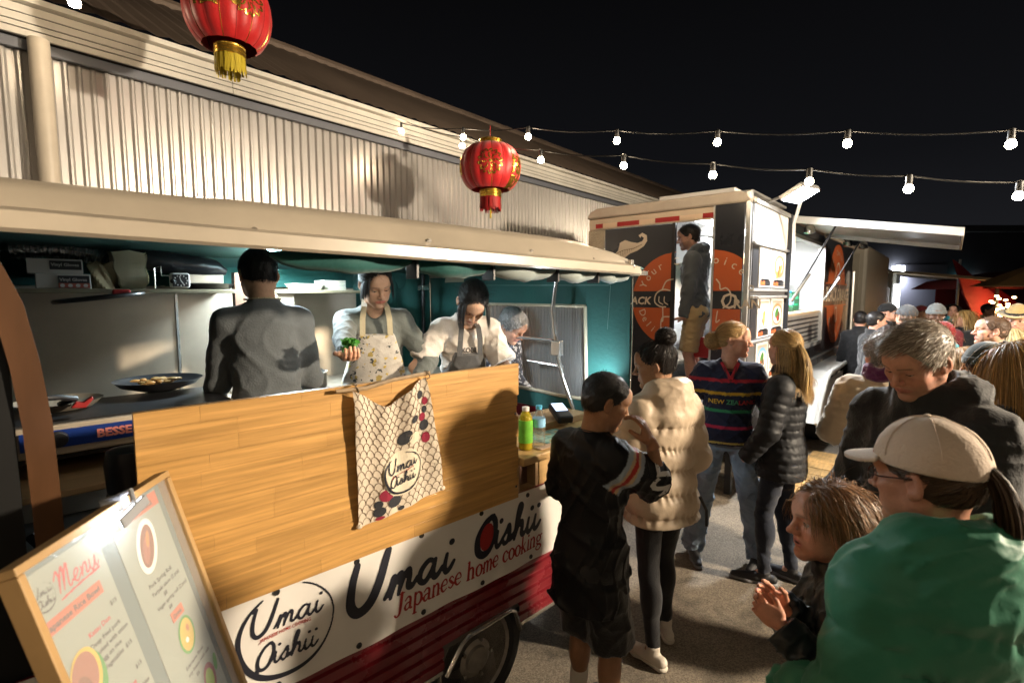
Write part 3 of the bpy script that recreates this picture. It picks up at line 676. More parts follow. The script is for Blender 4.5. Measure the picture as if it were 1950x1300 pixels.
part('step_leg', MB().box(RX-.33, RX-.30, 1.74, 1.77, 0, .28), ALU, tr); part('step_leg', MB().box(RX-.33, RX-.30, 2.0, 2.03, 0, .28), ALU, tr)
def rear(yc, zc, off): return lambda x, y: (RX-off, yc-x, zc+y)
def half_disc(R, x0, x1, band):     # disc clipped to x0..x1, leaving out a band; returns a polygon set
    out = []
    for lo, hi in ((band[1], R), (-R, band[0])):
        n = 24; zz = np.linspace(lo, hi, n); L = [max(x0, -math.sqrt(max(0, R*R-z*z))) for z in zz]; Rr = [min(x1, math.sqrt(max(0, R*R-z*z))) for z in zz]
        mb = MB(); mb.v = [(a, z) for a, z in zip(L, zz)]+[(b, z) for b, z in zip(Rr, zz)]
        mb.f = [(i, n+i, n+i+1, i+1) for i in range(n-1) if Rr[i]-L[i] > 1e-4 or Rr[i+1]-L[i+1] > 1e-4]; out.append(mb)
    return out
LC, RC, ZC, RR = 2.03, 1.70, 1.845, .46
for mb in half_disc(RR, -9, LC-2.087, (-.08,.085)):
    mb.v = [rear(LC, ZC, .008)(*p) for p in mb.v]; part('logo_disc', mb, TORG, tr)
for mb in half_disc(RR, RC-1.668, RC-SY-.035, (-.08,.085)):
    mb.v = [rear(RC, ZC, .034)(*p) for p in mb.v]; part('logo_disc', mb, TORG, tr)
def arc_text(txt, R, a_mid, size, place, flip=False, step=None):
    mb = MB(); n = len(txt); st = step or size*.72/R
    for i, ch in enumerate(txt):
        if ch == ' ': continue
        a = a_mid+(i-(n-1)/2)*st*(1 if flip else -1); cs, sn = math.cos(a), math.sin(a)
        if not flip: f = lambda x, y: place(R*cs+x*sn+y*cs, R*sn-x*cs+y*sn)
        else: f = lambda x, y: place(R*cs-x*sn-y*cs, R*sn+x*cs-y*sn)
        mb.merge(text_mb(ch, size, f, 'CENTER'))
    return mb
part('lettering', arc_text('Your C', .335, 2.16, .105, rear(LC, ZC, .011)), TCRM, tr, kind='stuff')
part('lettering', arc_text('oice of', .335, .78, .105, rear(RC-.02, ZC, .037), step=.235), TCRM, tr, kind='stuff')
part('lettering', arc_text('Delicio', .40, 4.05, .10, rear(LC, ZC, .011), True), TCRM, tr, kind='stuff')
part('lettering', text_mb('ACK', .105, rear(LC+.475, ZC-.045, .011), bold=.003, shear=.15), TCRM, tr, kind='stuff')
part('lettering', text_mb('O', .20, rear(RC-.10, ZC-.075, .037), bold=.002), TCRM, tr)
part('lettering', text_mb('RAN', .115, rear(RC-.215, ZC-.07, .037), bold=.002), TCRM, tr, kind='stuff')
s_ = Sheet()    # chef's hat drawn in line
s_.stroke([(-.06,.09),(-.13,.10),(-.20,.06),(-.215,-.02),(-.16,-.065),(-.10,-.07)], .013); s_.stroke([(-.14,.10),(-.10,.18),(-.03,.20),(-.055+.0,.20)][:3], .013)
s_.stroke([(-.17,.03),(-.17,-.02),(-.13,-.045)], .010); s_.stroke([(-.115,.03),(-.115,-.02),(-.08,-.045)], .010)
s_.stroke([(-.13,-.07),(-.125,-.2),(-.14,-.21)], .012); s_.stroke([(-.062,-.165),(-.13,-.175),(-.145,-.25),(-.13,-.30),(-.062,-.31)], .012)
part('hat_drawing', s_.mesh(.0035, rear(LC, ZC, .012)), TCRM, tr, kind='stuff')
s_ = Sheet(); s_.stroke([(.06,.19),(.09,.15),(.10,.10),(.15,.11),(.19,.06),(.185,-.02),(.13,-.07)], .012); s_.stroke([(.08,-.1),(.07,-.2),(.10,-.18)], .010)
part('hat_drawing', s_.mesh(.0035, rear(RC, ZC, .037)), TCRM, tr, kind='stuff')
s_ = Sheet()    # curled fern leaf on the black panel
s_.poly([(-.20,-.09),(-.12,-.02),(-.10,.06),(-.04,.085),(.03,.06),(.10,.045),(.15,.06),(.17,.09),(.14,.115),(.13,.095),(.11,.12),(.15,.145),(.20,.115),(.205,.06),(.17,.01),(.10,-.03),(.02,-.055),(-.05,-.10),(-.09,-.12),(-.13,-.07)])
part('leaf_emblem', s_.mesh(.006, rear(2.55, 2.37, .0065)), TCRM, tr)
s_ = Sheet(); s_.stroke([(-.16,-.06),(-.06,-.02),(.06,-.005),(.15,.03)], .006)
for k in range(9): s_.line([(-.09+k*.026,-.032+k*.006),(-.085+k*.024,-.085+k*.012)], .004)
part('leaf_veins', s_.mesh(.0025, rear(2.55, 2.37, .0085)), M('leaf_vein', (.22,.15,.09), .6), tr, kind='stuff')

# menu panels on the side
part('panel_frame', MB().box(4.80,6.06,SY-.022,SY-.018,.9,2.72), M('panel_grey', (.10,.10,.105), .5), tr)
part('blank_sheet', MB().box(4.84,6.03,SY-.027,SY-.023,2.372,2.695), TWHT, tr)
for z0, z1 in ((2.70,2.735),(2.34,2.365),(1.925,1.95),(1.86,1.885),(1.455,1.475),(1.02,1.045)):
    part('panel_rail', MB().box(4.81,6.06,SY-.05,SY-.023,z0,z1), ALU, tr, bevel=.003)
part('panel_rail', MB().box(6.04,6.075,SY-.06,SY-.0225,.9,2.74), BLACKM, tr); part('panel_rail', MB().box(4.83,5.0,SY-.028,SY-.023,1.49,1.855), BLACKM, tr)
part('panel_rail', MB().box(4.83,5.0,SY-.028,SY-.023,1.96,2.33), BLACKM, tr)
PAPER = M('poster_paper', (.80,.79,.76), .35, coat=.3)
def poster(x0, x1, z0, z1, plate, foods, strip=(.5,.12,.03)):
    p = part('menu_poster', MB().box(x0,x1,SY-.036,SY-.024,z0,z1), PAPER, tr, bevel=.002)
    w, h = x1-x0, z1-z0; pl = lambda o: (lambda x, y: (x0+x*w, SY-.036-o, z0+y*h))
    s = Sheet(); s.poly([(.06,.04),(.94,.04),(.94,.17),(.06,.17)]); part('caption_strip', s.mesh(.08, pl(.001)), BLACKM, p)
    part('caption', text_mb('the dish', .13, lambda x, y: pl(.002)(.1+x*.85, .07+y), bold=.01), M('caption_orange', strip, .5), p, kind='stuff')
    s = Sheet(); s.poly([(.08,.24),(.92,.24),(.92,.94),(.08,.94)]); part('picture_field', s.mesh(.09, pl(.0006)), M('picture_field', (.42,.36,.30), .4), p); s = Sheet(); s.ell((.5,.58), .40, .30); part('dish_picture', s.mesh(.04, pl(.0012)), plate, p)
    for i, (c, cx, cz, rx, rz) in enumerate(foods):
        s = Sheet(); s.ell((cx,cz), rx, rz, i*.7); part('dish_picture', s.mesh(.025, pl(.0022+.0008*i)), M('food_%s' % (c,), {'g': (.05,.16,.03), 'o': (.5,.22,.05), 'b': (.14,.06,.03), 'y': (.6,.4,.1), 'r': (.35,.04,.03), 'w': (.75,.72,.66)}[c], .5), p)
DW = M('dish_white', (.72,.72,.70), .4); DB = M('dish_blue', (.14,.32,.52), .4); DT = M('dish_wood', (.30,.16,.07), .4)
poster(5.03,5.42,1.965,2.33, DW, [('w',.5,.58,.3,.2),('b',.3,.75,.05,.05)])
poster(5.47,5.95,1.965,2.33, DT, [('w',.5,.6,.26,.22),('o',.5,.45,.28,.1),('b',.45,.52,.2,.05)])
poster(5.03,5.42,1.49,1.855, DW, [('y',.5,.5,.12,.2),('b',.42,.42,.05,.08),('o',.55,.62,.08,.06)])
poster(5.47,5.95,1.49,1.855, DT, [('w',.5,.55,.32,.24),('g',.45,.6,.16,.12),('b',.6,.5,.14,.1),('r',.5,.45,.08,.06)])
poster(5.03,5.42,1.06,1.44, DB, [('w',.5,.55,.32,.23),('g',.48,.6,.18,.13),('r',.4,.48,.08,.06),('b',.6,.5,.1,.07)])
poster(5.47,5.95,1.06,1.44, DT, [('o',.5,.55,.3,.22),('w',.45,.6,.12,.08),('y',.6,.5,.1,.08)])

# hatch: frame, counter, perforated front, lid and struts, lit kitchen inside
for q in ((6.10,6.16,1.245,2.56),(8.16,8.225,1.245,2.56)): part('hatch_frame', MB().box(q[0],q[1],SY-.03,SY+.06,q[2],q[3]), ALU, tr, bevel=.004)
part('hatch_frame', MB().box(6.16,8.16,SY-.03,SY+.06,1.215,1.27), ALU, tr, bevel=.004); part('hatch_frame', MB().box(6.16,8.16,SY-.03,SY+.06,2.535,2.58), ALU, tr, bevel=.004)
part('serving_counter', MB().box(6.17,8.15,SY+.0,SY+.42,1.645,1.68), M('counter_cream', (.52,.42,.31), .4), tr, bevel=.004)
part('perforated_front', MB().box(6.17,8.15,SY+.01,SY+.02,1.272,1.644), ALU, tr)
dots = MB()
for i in range(30):
    for j in range(6): dots.box(6.22+i*.064,6.26+i*.064,SY+.004,SY+.008,1.30+j*.056,1.32+j*.056)
part('perforations', dots, BLACKM, tr, kind='stuff')
part('inner_lining', MB().box(6.0,8.6,TY-.06,TY-.035,.65,2.68), M('kitchen_white', (.85,.85,.84), .4), tr)
part('partition', MB().box(8.62,8.65,SY+.035,TY-.04,.63,2.675), M('kitchen_white'), tr)
part('range_hood', MB().box(6.4,7.8,2.35,2.95,2.3,2.6), ALU, tr, bevel=.01)
part('kitchen_lamp', MB().box(5.2,8.2,1.95,2.05,2.645,2.675), M('kitchen_tube', (1,1,1), .4, emit=((.95,.98,1), 26)), tr)
kit_l = area_lamp('kitchen_light', TF @ Vector((6.7,2.0,2.64)), TF @ Vector((6.7,2.0,0)), 190, 1.0, (.96,.98,1.0), 175)
part('ceiling', MB().box(RX+.04,TX1-.04,SY+.035,TY-.04,2.68,2.695), TWHT, tr)
LZ = lambda y: 2.725-(SY-y)*.17
part('hatch_lid', MB().add([(6.1,SY-.03,LZ(SY)),(8.0,SY-.03,LZ(SY)),(8.0,-.02,LZ(-.02)),(6.1,-.02,LZ(-.02)),(6.1,SY-.03,LZ(SY)-.02),(8.0,SY-.03,LZ(SY)-.02),(8.0,-.02,LZ(-.02)-.02),(6.1,-.02,LZ(-.02)-.02)],
     [(0,1,2,3),(7,6,5,4),(0,4,5,1),(1,5,6,2),(2,6,7,3),(3,7,4,0)]), ALU, tr)
part('lid_rim', MB().bar((6.09,SY-.04,LZ(SY)-.03),(6.09,-.03,LZ(-.03)-.03), .02, .075), ALU, tr, bevel=.003)
part('lid_rim', MB().bar((8.01,SY-.04,LZ(SY)-.03),(8.01,-.03,LZ(-.03)-.03), .02, .075), ALU, tr, bevel=.003)
part('lid_rim', MB().bar((6.08,-.035,LZ(-.03)-.03),(8.02,-.035,LZ(-.03)-.03), .02, .075), ALU, tr, bevel=.003)
for x in (6.22, 8.1):
    part('gas_strut', MB().tube([(x,SY-.05,1.82),(x,.95,LZ(.95)-.03)], .011, 8), BLACKM, tr, smooth=True)
    part('gas_strut', MB().tube([(x,SY-.05,1.82),(x,SY-.22,2.12)], .017, 8), CHROME, tr, smooth=True)
for x, y in ((6.25,1.2),(8.1,1.1),(8.3,.95)): part('lid_lamp', MB().lathe([(.03,0),(.05,-.03),(.055,-.09),(.02,-.10),(0,-.09)], (x,y,LZ(y)-.05), 12), CHROME, tr, smooth=True)
# logo on the far end of the side
SIDE = lambda xc, zc, off: (lambda x, y: (xc+x, SY-off, zc+y))
for mb in half_disc(.77, -9, 9, (-.17,.17)):
    mb.v = [SIDE(9.37,1.90,.004)(*p) for p in mb.v]; part('logo_disc', mb, TORG, tr)
for z in (1.725,2.06): part('logo_rule', MB().box(8.45,10.35,SY-.006,SY-.003,z-.01,z+.01), TORG, tr)
part('lettering', text_mb('BLACK', .30, SIDE(8.50,1.80,.005), bold=.006), TCRM, tr, kind='stuff'); part('lettering', text_mb('ORANGE', .27, SIDE(9.46,1.80,.005), bold=.006), TCRM, tr, kind='stuff')
part('lettering', arc_text('Your Choice of', .60, math.pi/2, .13, SIDE(9.37,1.90,.006)), TCRM, tr, kind='stuff'); part('lettering', arc_text('Delicious Food', .68, -math.pi/2, .13, SIDE(9.37,1.90,.006), True), TCRM, tr, kind='stuff')
s_ = Sheet(); s_.stroke([(-.1,.0),(-.22,.05),(-.25,.2),(-.14,.3),(-.1,.4),(.05,.45),(.17,.36),(.26,.28),(.24,.1),(.1,0)], .025); s_.stroke([(-.1,0),(-.08,-.22),(.08,-.22),(.1,0)], .025); s_.stroke([(-.08,-.25),(-.1,-.42),(.0,-.46),(.1,-.42),(.08,-.25)], .025)
part('hat_drawing', s_.mesh(.012, SIDE(9.37,1.93,.009)), TCRM, tr, kind='stuff')
part('side_rail', MB().box(6.1,TX1,SY-.02,SY-.001,1.03,1.06), ALU, tr, bevel=.003)
part('lettering', text_mb('www.blackorange.co.nz', .17, SIDE(8.0,.84,.004), bold=.004), TCRM, tr, kind='stuff')
part('lettering', text_mb('CATERING', .16, SIDE(7.0,.75,.004), bold=.004), TCRM, tr, kind='stuff')
part('end_post', MB().tube([(TX1-.05,SY-.03,.4),(TX1-.05,SY-.03,2.3)], .03, 8), ALU, tr, smooth=True)
# wheel guard
gp = [(6.65,.40),(6.80,.62),(7.1,.86),(7.4,.93),(9.4,.93),(9.68,.86),(9.9,.62),(10.0,.40)]
gm = MB(); P_ = [(x, SY-.12, z) for x, z in gp]
for a, b in zip(gp[:-1], gp[1:]): gm.add([(a[0],SY-.28,a[1]),(b[0],SY-.28,b[1]),(b[0],SY,b[1]),(a[0],SY,a[1]),(a[0],SY-.28,a[1]-.05),(b[0],SY-.28,b[1]-.05)], [(0,1,2,3),(0,4,5,1)])
gm.prism([(6.75,.40),(7.15,.82),(9.6,.82),(9.9,.40)], SY-.262, SY-.255, 'y')
part('wheel_guard', gm, M('guard_white', (.62,.60,.55), .45, var=(5,.1)), tr)
part('guard_edge', MB().tube([(x,SY-.285,z) for x, z in gp], .028, 8), M('guard_white'), tr, smooth=True)
for x in (7.6, 9.0): 
    w_ = part('wheel', MB().lathe([(.1,SY-.2),(.28,SY-.21),(.33,SY-.18),(.33,SY-.04),(.28,SY-.02)], (x,0,.33), 28, 'y'), RUBBER, tr, smooth=True)
part('chassis', MB().box(RX+.1,TX1,SY+.1,TY-.1,.38,.5), BLACKM, tr)
part('corner_leg', MB().box(RX+.1,RX+.16,SY+.1,SY+.16,0,.5), BLACKM, tr); part('corner_leg', MB().box(RX+.1,RX+.16,TY-.2,TY-.14,0,.5), BLACKM, tr)
# floodlight on the trailer's corner
fl = thing('trailer_floodlight', 'bright white floodlight with hanging cables above the trailer menu panel', 'lamp', (5.3,1.25,2.8), TF)
FP = Vector((5.28,1.10,2.79)); fdir = Vector((-.12,-.42,-.90)).normalized(); fm = fdir.to_track_quat('-Z','Y').to_matrix()
part('housing', MB().obox(FP-fdir*.03, .15, .11, .024, fm), ALU, fl, bevel=.008)
part('lamp_face', MB().obox(FP-fdir*.002, .138, .098, .003, fm), M('flood_face', (1,1,1), .3, emit=((.93,.97,1.0), 60)), fl)
part('bracket', MB().tube([(5.2,SY,2.74),(5.22,1.25,2.79),tuple(FP-fdir*.04)], .014, 8), ALU, fl, smooth=True)
for dx in (0,.05): part('cable', MB().tube([tuple(FP-fdir*.03+Vector((.1+dx,0,0))),(5.75+dx,1.25,2.6),(6.02+dx,1.3,2.3),(6.04+dx,1.31,2.0)], .009, 6), TWHT, fl, smooth=True)
FW = TF @ FP; FD = TF.to_3x3() @ fdir
fl_l = area_lamp('trailer_flood', FW+FD*.01, FW+FD*3, 85, .2, (.93,.97,1.0), 165)

# things inside the trailer's hatch
cr = thing('plastic_crate', 'green plastic crate on the trailer serving counter', 'crate', (7.3,1.7,1.68), TF)
GRN = M('crate_green', (.01,.20,.09), .45)
cm = MB()
for z in (1.69,1.78,1.87): cm.box(6.5,7.9,1.60,1.615,z,z+.055).box(6.5,7.9,1.99,2.005,z,z+.055)
for x in (6.5,6.85,7.2,7.55,7.885): cm.box(x,x+.015,1.598,2.007,1.682,1.93)
part('basket', cm, GRN, cr)
part('floor', MB().box(6.5,7.9,1.6,2.0,1.681,1.688), GRN, cr)
def bottle(name, label, base, frame, h, r, body, cap, labelmat, liquid=None, lab=(.35,.66)):
    t = thing(name, label, 'bottle', base, frame, None); x, y, z = base
    prof = [(0,z+.002),(r*.8,z),(r,z+h*.03),(r*.96,z+h*.12),(r,z+h*.2),(r,z+h*.34),(r*.97,z+h*.5),(r,z+h*.66),(r*.92,z+h*.74),(r*.62,z+h*.85),(r*.42,z+h*.9),(r*.42,z+h*.93)]
    part('body', MB().lathe(prof, (x,y,0), 20), body, t, smooth=True, sharp=60)
    if liquid: part('liquid', MB().lathe([(0,z+.006),(r*.75,z+.005),(r*.93,z+h*.05),(r*.9,z+h*.14),(r*.93,z+h*.6),(r*.6,z+h*.8),(0,z+h*.8)], (x,y,0), 16), liquid, t, smooth=True)
    part('cap', MB().lathe([(r*.48,z+h*.905),(r*.5,z+h*.91),(r*.5,z+h*.995),(r*.44,z+h),(0,z+h)], (x,y,0), 16), cap, t, smooth=True)
    part('label', MB().lathe([(r*1.015,z+h*lab[0]),(r*1.02,z+h*(lab[0]+lab[1])/2),(r*1.015,z+h*lab[1])], (x,y,0), 20), labelmat, t, smooth=True)
    return t
PET = M('pet_clear', (.9,.95,.97), .06, trans=.92, ior=1.3, alpha=.45); BLUEC = M('cap_blue', (.05,.30,.62), .4); LBLU = M('label_blue', (.25,.50,.72), .4, var=(30,.4)); WCAP = M('cap_white', (.75,.70,.66), .4)
bottle('water_bottle', 'clear water bottle with blue cap on the trailer serving counter', (6.75,1.47,1.68), TF, .26, .05, PET, BLUEC, LBLU)
st = thing('bamboo_steamer', 'round bamboo steamer on the high shelf inside the trailer', 'steamer', (7.0,2.2,2.25), TF)
part('basket', MB().lathe([(0,2.251),(.2,2.25),(.21,2.26),(.21,2.33),(.19,2.335),(.19,2.34),(.2,2.345),(.19,2.40),(.1,2.415),(0,2.42)], (7.0,2.05,0), 24), M('bamboo_weave', (.42,.27,.13), .6, bump=(60,.5)), st, smooth=True)
ks = thing('wall_shelf', 'steel wall shelf with boxes in the lit trailer kitchen', 'shelf', (7.2,2.2,2.22), TF)
part('board', MB().box(6.2,8.4,1.85,2.32,2.235,2.249), ALU, ks)
for i, (x, y, z, w, h) in enumerate(((7.75,1.95,1.93,.3,.12),(6.9,2.6,1.1,.4,.3),(7.8,2.6,1.1,.4,.4))):
    solo('storage_box', MB().box(x,x+w,y,y+.25,z,z+h), M('box_grey', (.28,.28,.3), .5), ['small grey box on top of the green crate end','low grey box at the back of the trailer kitchen','taller grey box at the back of the trailer kitchen'][i], 'box', (x,y,z), TF, bevel=.01)
part('bench', MB().box(5.6,8.6,2.45,2.99,1.06,1.098), STEEL, tr)
solo('red_notice', MB().box(4.95,4.97,1.72,1.98,1.28,1.48), M('sign_red', (.40,.03,.03), .4), 'small red notice just inside the trailer door', 'sign', (4.95,1.8,1.3), TF)

# ---- wooden deck boards beside the trailer
dk = thing('ground_boards', 'sandy wooden boards laid on the ground beside the trailer', 'deck', (4.6,.4,0), TF)
PLK = M('deck_plank', (.40,.24,.09), .6, var=(6,.3), stretch=(1,8,1), rnd=.18, bump=(25,.2))
for i in range(9):
    x = 4.75+i*.235; part('plank', MB().box(x, x+.222, -.28+random.uniform(-.05,.05), 1.15+random.uniform(-.05,.05), .006, .036+random.uniform(0,.004)), PLK, dk, bevel=.004)
# ---- next vehicles along the row
bt = thing('box_truck', 'pale beige box truck parked beyond the black trailer', 'truck', (14,2.3,0), TF)
BEI = M('beige_paint', (.40,.37,.31), .5, var=(2,.12))
part('box_body', MB().box(12.1,16.5,1.30,3.3,.55,2.86), BEI, bt, bevel=.06)
part('cab', MB().prism([(16.5,.5),(18.2,.5),(18.2,1.3),(17.8,2.1),(16.5,2.2)], 1.35, 3.2, 'y'), BEI, bt, bevel=.05)
for x in (13.2, 17.3): part('wheel', MB().lathe([(.1,1.28),(.36,1.28),(.4,1.32),(.4,1.5)], (x,0,.4), 24, 'y'), RUBBER, bt, smooth=True)
part('bumper', MB().box(12.0,12.1,1.4,3.2,.4,.55), BLACKM, bt)
part('rear_doors', MB().box(12.085,12.098,1.42,3.18,.7,2.7), M('beige_door', (.36,.33,.27), .5), bt, bevel=.01)
st2 = thing('food_stand', 'lit food stand with a warm striped awning beyond the beige truck', 'stall', (20,2,0), TF)
part('back_box', MB().box(18.6,24,1.6,3.6,.3,2.7), M('stand_grey', (.12,.12,.13), .6), st2)
part('awning', MB().add([(18.4,1.6,2.62),(23.5,1.6,2.62),(23.5,-1.0,2.30),(18.4,-1.0,2.30),(18.4,1.6,2.56),(23.5,1.6,2.56),(23.5,-1.0,2.22),(18.4,-1.0,2.22)], [(0,1,2,3),(7,6,5,4),(0,4,5,1),(1,5,6,2),(2,6,7,3),(3,7,4,0)]), M('awning_cream', (.5,.40,.26), .6), st2)
for x in (18.5,19.8,21.2): part('post', MB().box(x,x+.09,1.35,1.45,0,2.56), M('post_pale', (.55,.55,.48), .5), st2)
part('lamp', MB().box(19.0,19.08,1.2,1.34,1.5,2.2), M('stand_lamp', (1,1,1), .4, emit=((.9,.95,1), 9)), st2)
part('counter', MB().box(18.6,23.5,1.2,1.6,.3,1.1), M('stand_grey'), st2)
# ---------------------------------------------------------------- lanterns
LRED = M('lantern_silk', (.55,.010,.012), .45, sheen=.3, var=(14,.12), bump=(80,.15)); GOLD = M('gold_foil', (.62,.38,.06), .25, metal=.85)
YEL = M('tassel_yellow', (.55,.42,.03), .7); REDT = M('tassel_red', (.36,.012,.012), .6)
def lantern(label, c, R, Hh, tassel, ang0, scale_top=.5, body=LRED):
    t = thing('paper_lantern', label, 'lantern', c, WF, 'red paper lanterns'); x, y, z = c
    n = 16; nu = n*6; nv = 18; mb = MB()
    def P(a, th, o=0):
        g = abs(math.sin(a*n/2)); r0 = R*(math.sin(th)**.78)*(.955+.045*g)+.32*R*(1-math.sin(th))*.6+o
        return (x+r0*math.cos(a+ang0), y+r0*math.sin(a+ang0), z+Hh*math.cos(th))
    ths = [math.pi*(.14+.72*j/nv) for j in range(nv+1)]
    mb.v = [P(2*math.pi*i/nu, th) for th in ths for i in range(nu)]
    mb.f = [(j*nu+i, (j+1)*nu+i, (j+1)*nu+(i+1) % nu, j*nu+(i+1) % nu) for j in range(nv) for i in range(nu)]
    part('body', mb, body, t, smooth=True, sharp=60)
    for i in range(n):
        part('rib', MB().tube([P(2*math.pi*i/n, th, .001) for th in ths], R*.008, 5), GOLD if i % 2 == 0 else REDT, t)
    zt = z+Hh*math.cos(ths[0]); zb = z-Hh*math.cos(ths[0]); rc = R*.36
    for nm, za, zc_ in (('top_cap', zt-.005, zt+.13*R*1.6), ('bottom_cap', zb-.15*R*1.6, zb+.005)):
        h_ = zc_-za; part(nm, MB().lathe([(rc*.9,za),(rc,za+h_*.05),(rc,za+h_*.3),(rc*.94,za+h_*.36),(rc,za+h_*.42),(rc,za+h_*.62),(rc*.94,za+h_*.68),(rc,za+h_*.75),(rc,zc_-h_*.05),(rc*.9,zc_)], (x,y,0), 28), GOLD, t, smooth=True, sharp=50)
    fr = MB(); zf = zb-.15*R*1.6
    for i in range(70):
        a = 2*math.pi*i/70; rr = rc*.93*(1+random.uniform(-.06,.06)); L = R*(.40+random.uniform(-.08,.06)); d = random.uniform(-.015,.02)
        p0 = Vector((x+rr*math.cos(a), y+rr*math.sin(a), zf+.01)); p1 = Vector((x+rr*1.05*math.cos(a+d*3), y+rr*1.05*math.sin(a+d*3), zf-L)); w = Vector((-math.sin(a), math.cos(a), 0))*R*.028
        fr.add([p0-w, p0+w, p1+w*.7, p1-w*.7], [(0,1,2,3)])
    part('fringe', fr, tassel, t, kind='stuff')
    part('hanging_cord', MB().tube([(x,y,zt+.1*R),(x,y,zt+.65*R)], .004, 5), REDT, t)
    return t, P, n
def lantern_print(t, P, a_mid, txt, size, R, Hh, mat):
    mb = text_mb(txt, size, lambda x, y: P(a_mid+x/R, math.pi/2-(y-size*.36)/Hh, .006), 'CENTER', bold=.004, maxedge=R*.09); part('character_print', mb, mat, t, kind='stuff')
def orn(t, P, a_mid, R, Hh, mat):   # round flower ornament in gold
    s = Sheet()
    for k in range(14):
        a = k*math.pi/7; s.stroke([(.30*R*math.cos(a), .30*R*math.sin(a)), (.40*R*math.cos(a+.12), .40*R*math.sin(a+.12)), (.34*R*math.cos(a+.3), .34*R*math.sin(a+.3))], .03*R)
    for k in range(8):
        a = k*math.pi/4; s.stroke([(.10*R*math.cos(a),.10*R*math.sin(a)), (.2*R*math.cos(a+.25),.2*R*math.sin(a+.25)), (.26*R*math.cos(a),.26*R*math.sin(a))], .028*R)
    s.ell((0,0), .05*R, .05*R)
    part('gold_ornament', s.mesh(.012*R+.002, lambda x, y: P(a_mid+x/R, math.pi/2-y/Hh, .005)), mat, t, kind='stuff')
t, P, n = lantern('red paper lantern with red fringe hanging above the middle of the caravan roof', (-.215,5.18,3.145), .305, .235, REDT, .1)
aim = math.atan2(-5.18, .215)-.1
orn(t, P, aim+.0, .30, .23, GOLD); lantern_print(t, P, aim+1.05, '招\n财', .19, .30, .23, GOLD); lantern_print(t, P, aim-1.5, '福', .2, .30, .23, GOLD)
part('bottom_tassel', MB().tube([(-.215,5.18,2.80),(-.215,5.18,2.66)], [.006,.012], 6), YEL, t)
t, P, n = lantern('larger red paper lantern with yellow fringe at the top edge above the shed fascia', (-1.858,3.50,3.735), .262, .245, YEL, .3)
aim = math.atan2(-3.5, 1.858)-.3
orn(t, P, aim+.45, .30, .30, GOLD); lantern_print(t, P, aim-.55, '福', .22, .30, .30, GOLD); lantern_print(t, P, aim+.1, '喜', .14, .30, .30, GOLD)

# ---------------------------------------------------------------- festoon strings
def unproj(u, v, depth):
    F_ = 965.; p = math.atan(90/F_); a = (u-975)/F_; b = (650-v)/F_
    d = Vector((a, math.cos(p)+b*math.sin(p), b*math.cos(p)-math.sin(p))); return Vector((0,0,1.9))+d*(depth/d.y)
BULB = M('warm_bulb', (1,.9,.75), .3, emit=((1.0,.78,.52), 112)); SOCK = M('bulb_socket', (.02,.02,.02), .5); CABLE = M('cable_black', (.02,.02,.02), .5)
P0 = Vector((-1.32,6.06,3.88))
def festoon(label, pts, ext, first):
    t = thing('light_string', label, 'string lights', tuple(P0), WF, None)
    path = []; allp = [P0+Vector((0,.03,.05))]+pts+[ext]
    for a, b in zip(allp[:-1], allp[1:]):
        for k in range(6): 
            q = a.lerp(b, k/6); q = q+Vector((0,0,-.03*math.sin(math.pi*k/6)*(b-a).length)); path.append(q)
    path.append(ext); part('cable', MB().tube(path, .0055, 6), CABLE, t)
    for p in pts:
        hd = Vector((0,0,-1)); x, y, z = p
        s = part('socket', MB().lathe([(.012,z+.012),(.02,z+.005),(.021,z-.055),(.0185,z-.06),(0,z-.06)], (x,y,0), 12), SOCK, t, smooth=True)
        part('bulb', MB().lathe([(.013,z-.06),(.022,z-.066),(.028,z-.079),(.029,z-.090),(.026,z-.102),(.016,z-.112),(0,z-.116)], (x,y,0), 16), BULB, s, smooth=True)
    return t
l1 = []
for k, (u, v) in enumerate(((763,235),(882,245),(1006,243),(1175,249),(1367,250),(1615,250),(1927,248))):
    l1.append(unproj(u, v, 6.02-.4637*k*.97))
l2 = []
for u, v, dp in ((880,262,5.62),(1030,287,4.98),(1188,296,4.52),(1358,312,4.12),(1542,323,3.82),(1732,335,3.56),(1942,347,3.34)): l2.append(unproj(u, v, dp))
festoon('upper string of warm round bulbs running from the shed eave over the trailer', l1, l1[-1]+(l1[-1]-l1[-2])*2.2, 0)
festoon('lower string of warm round bulbs passing over the red lantern', l2, l2[-1]+(l2[-1]-l2[-2])*2.5, 0)
l3 = thing('light_string', 'bulb and cable at the very top left corner above the shed eave', 'string lights', tuple(unproj(140,-5,3.2)), WF)
p = unproj(140,-18,3.3); part('cable', MB().tube([p+Vector((-3,.6,.9)), p, p+Vector((1.2,-.3,.55)), p+Vector((4,-2.5,1.6))], .0055, 6), CABLE, l3)
s = part('socket', MB().lathe([(.012,p.z+.012),(.02,p.z),(.021,p.z-.03),(0,p.z-.03)], (p.x,p.y,0), 12), SOCK, l3)
part('bulb', MB().lathe([(.014,p.z-.03),(.029,p.z-.05),(.033,p.z-.07),(.029,p.z-.09),(0,p.z-.105)], (p.x,p.y,0), 16), BULB, s, smooth=True)

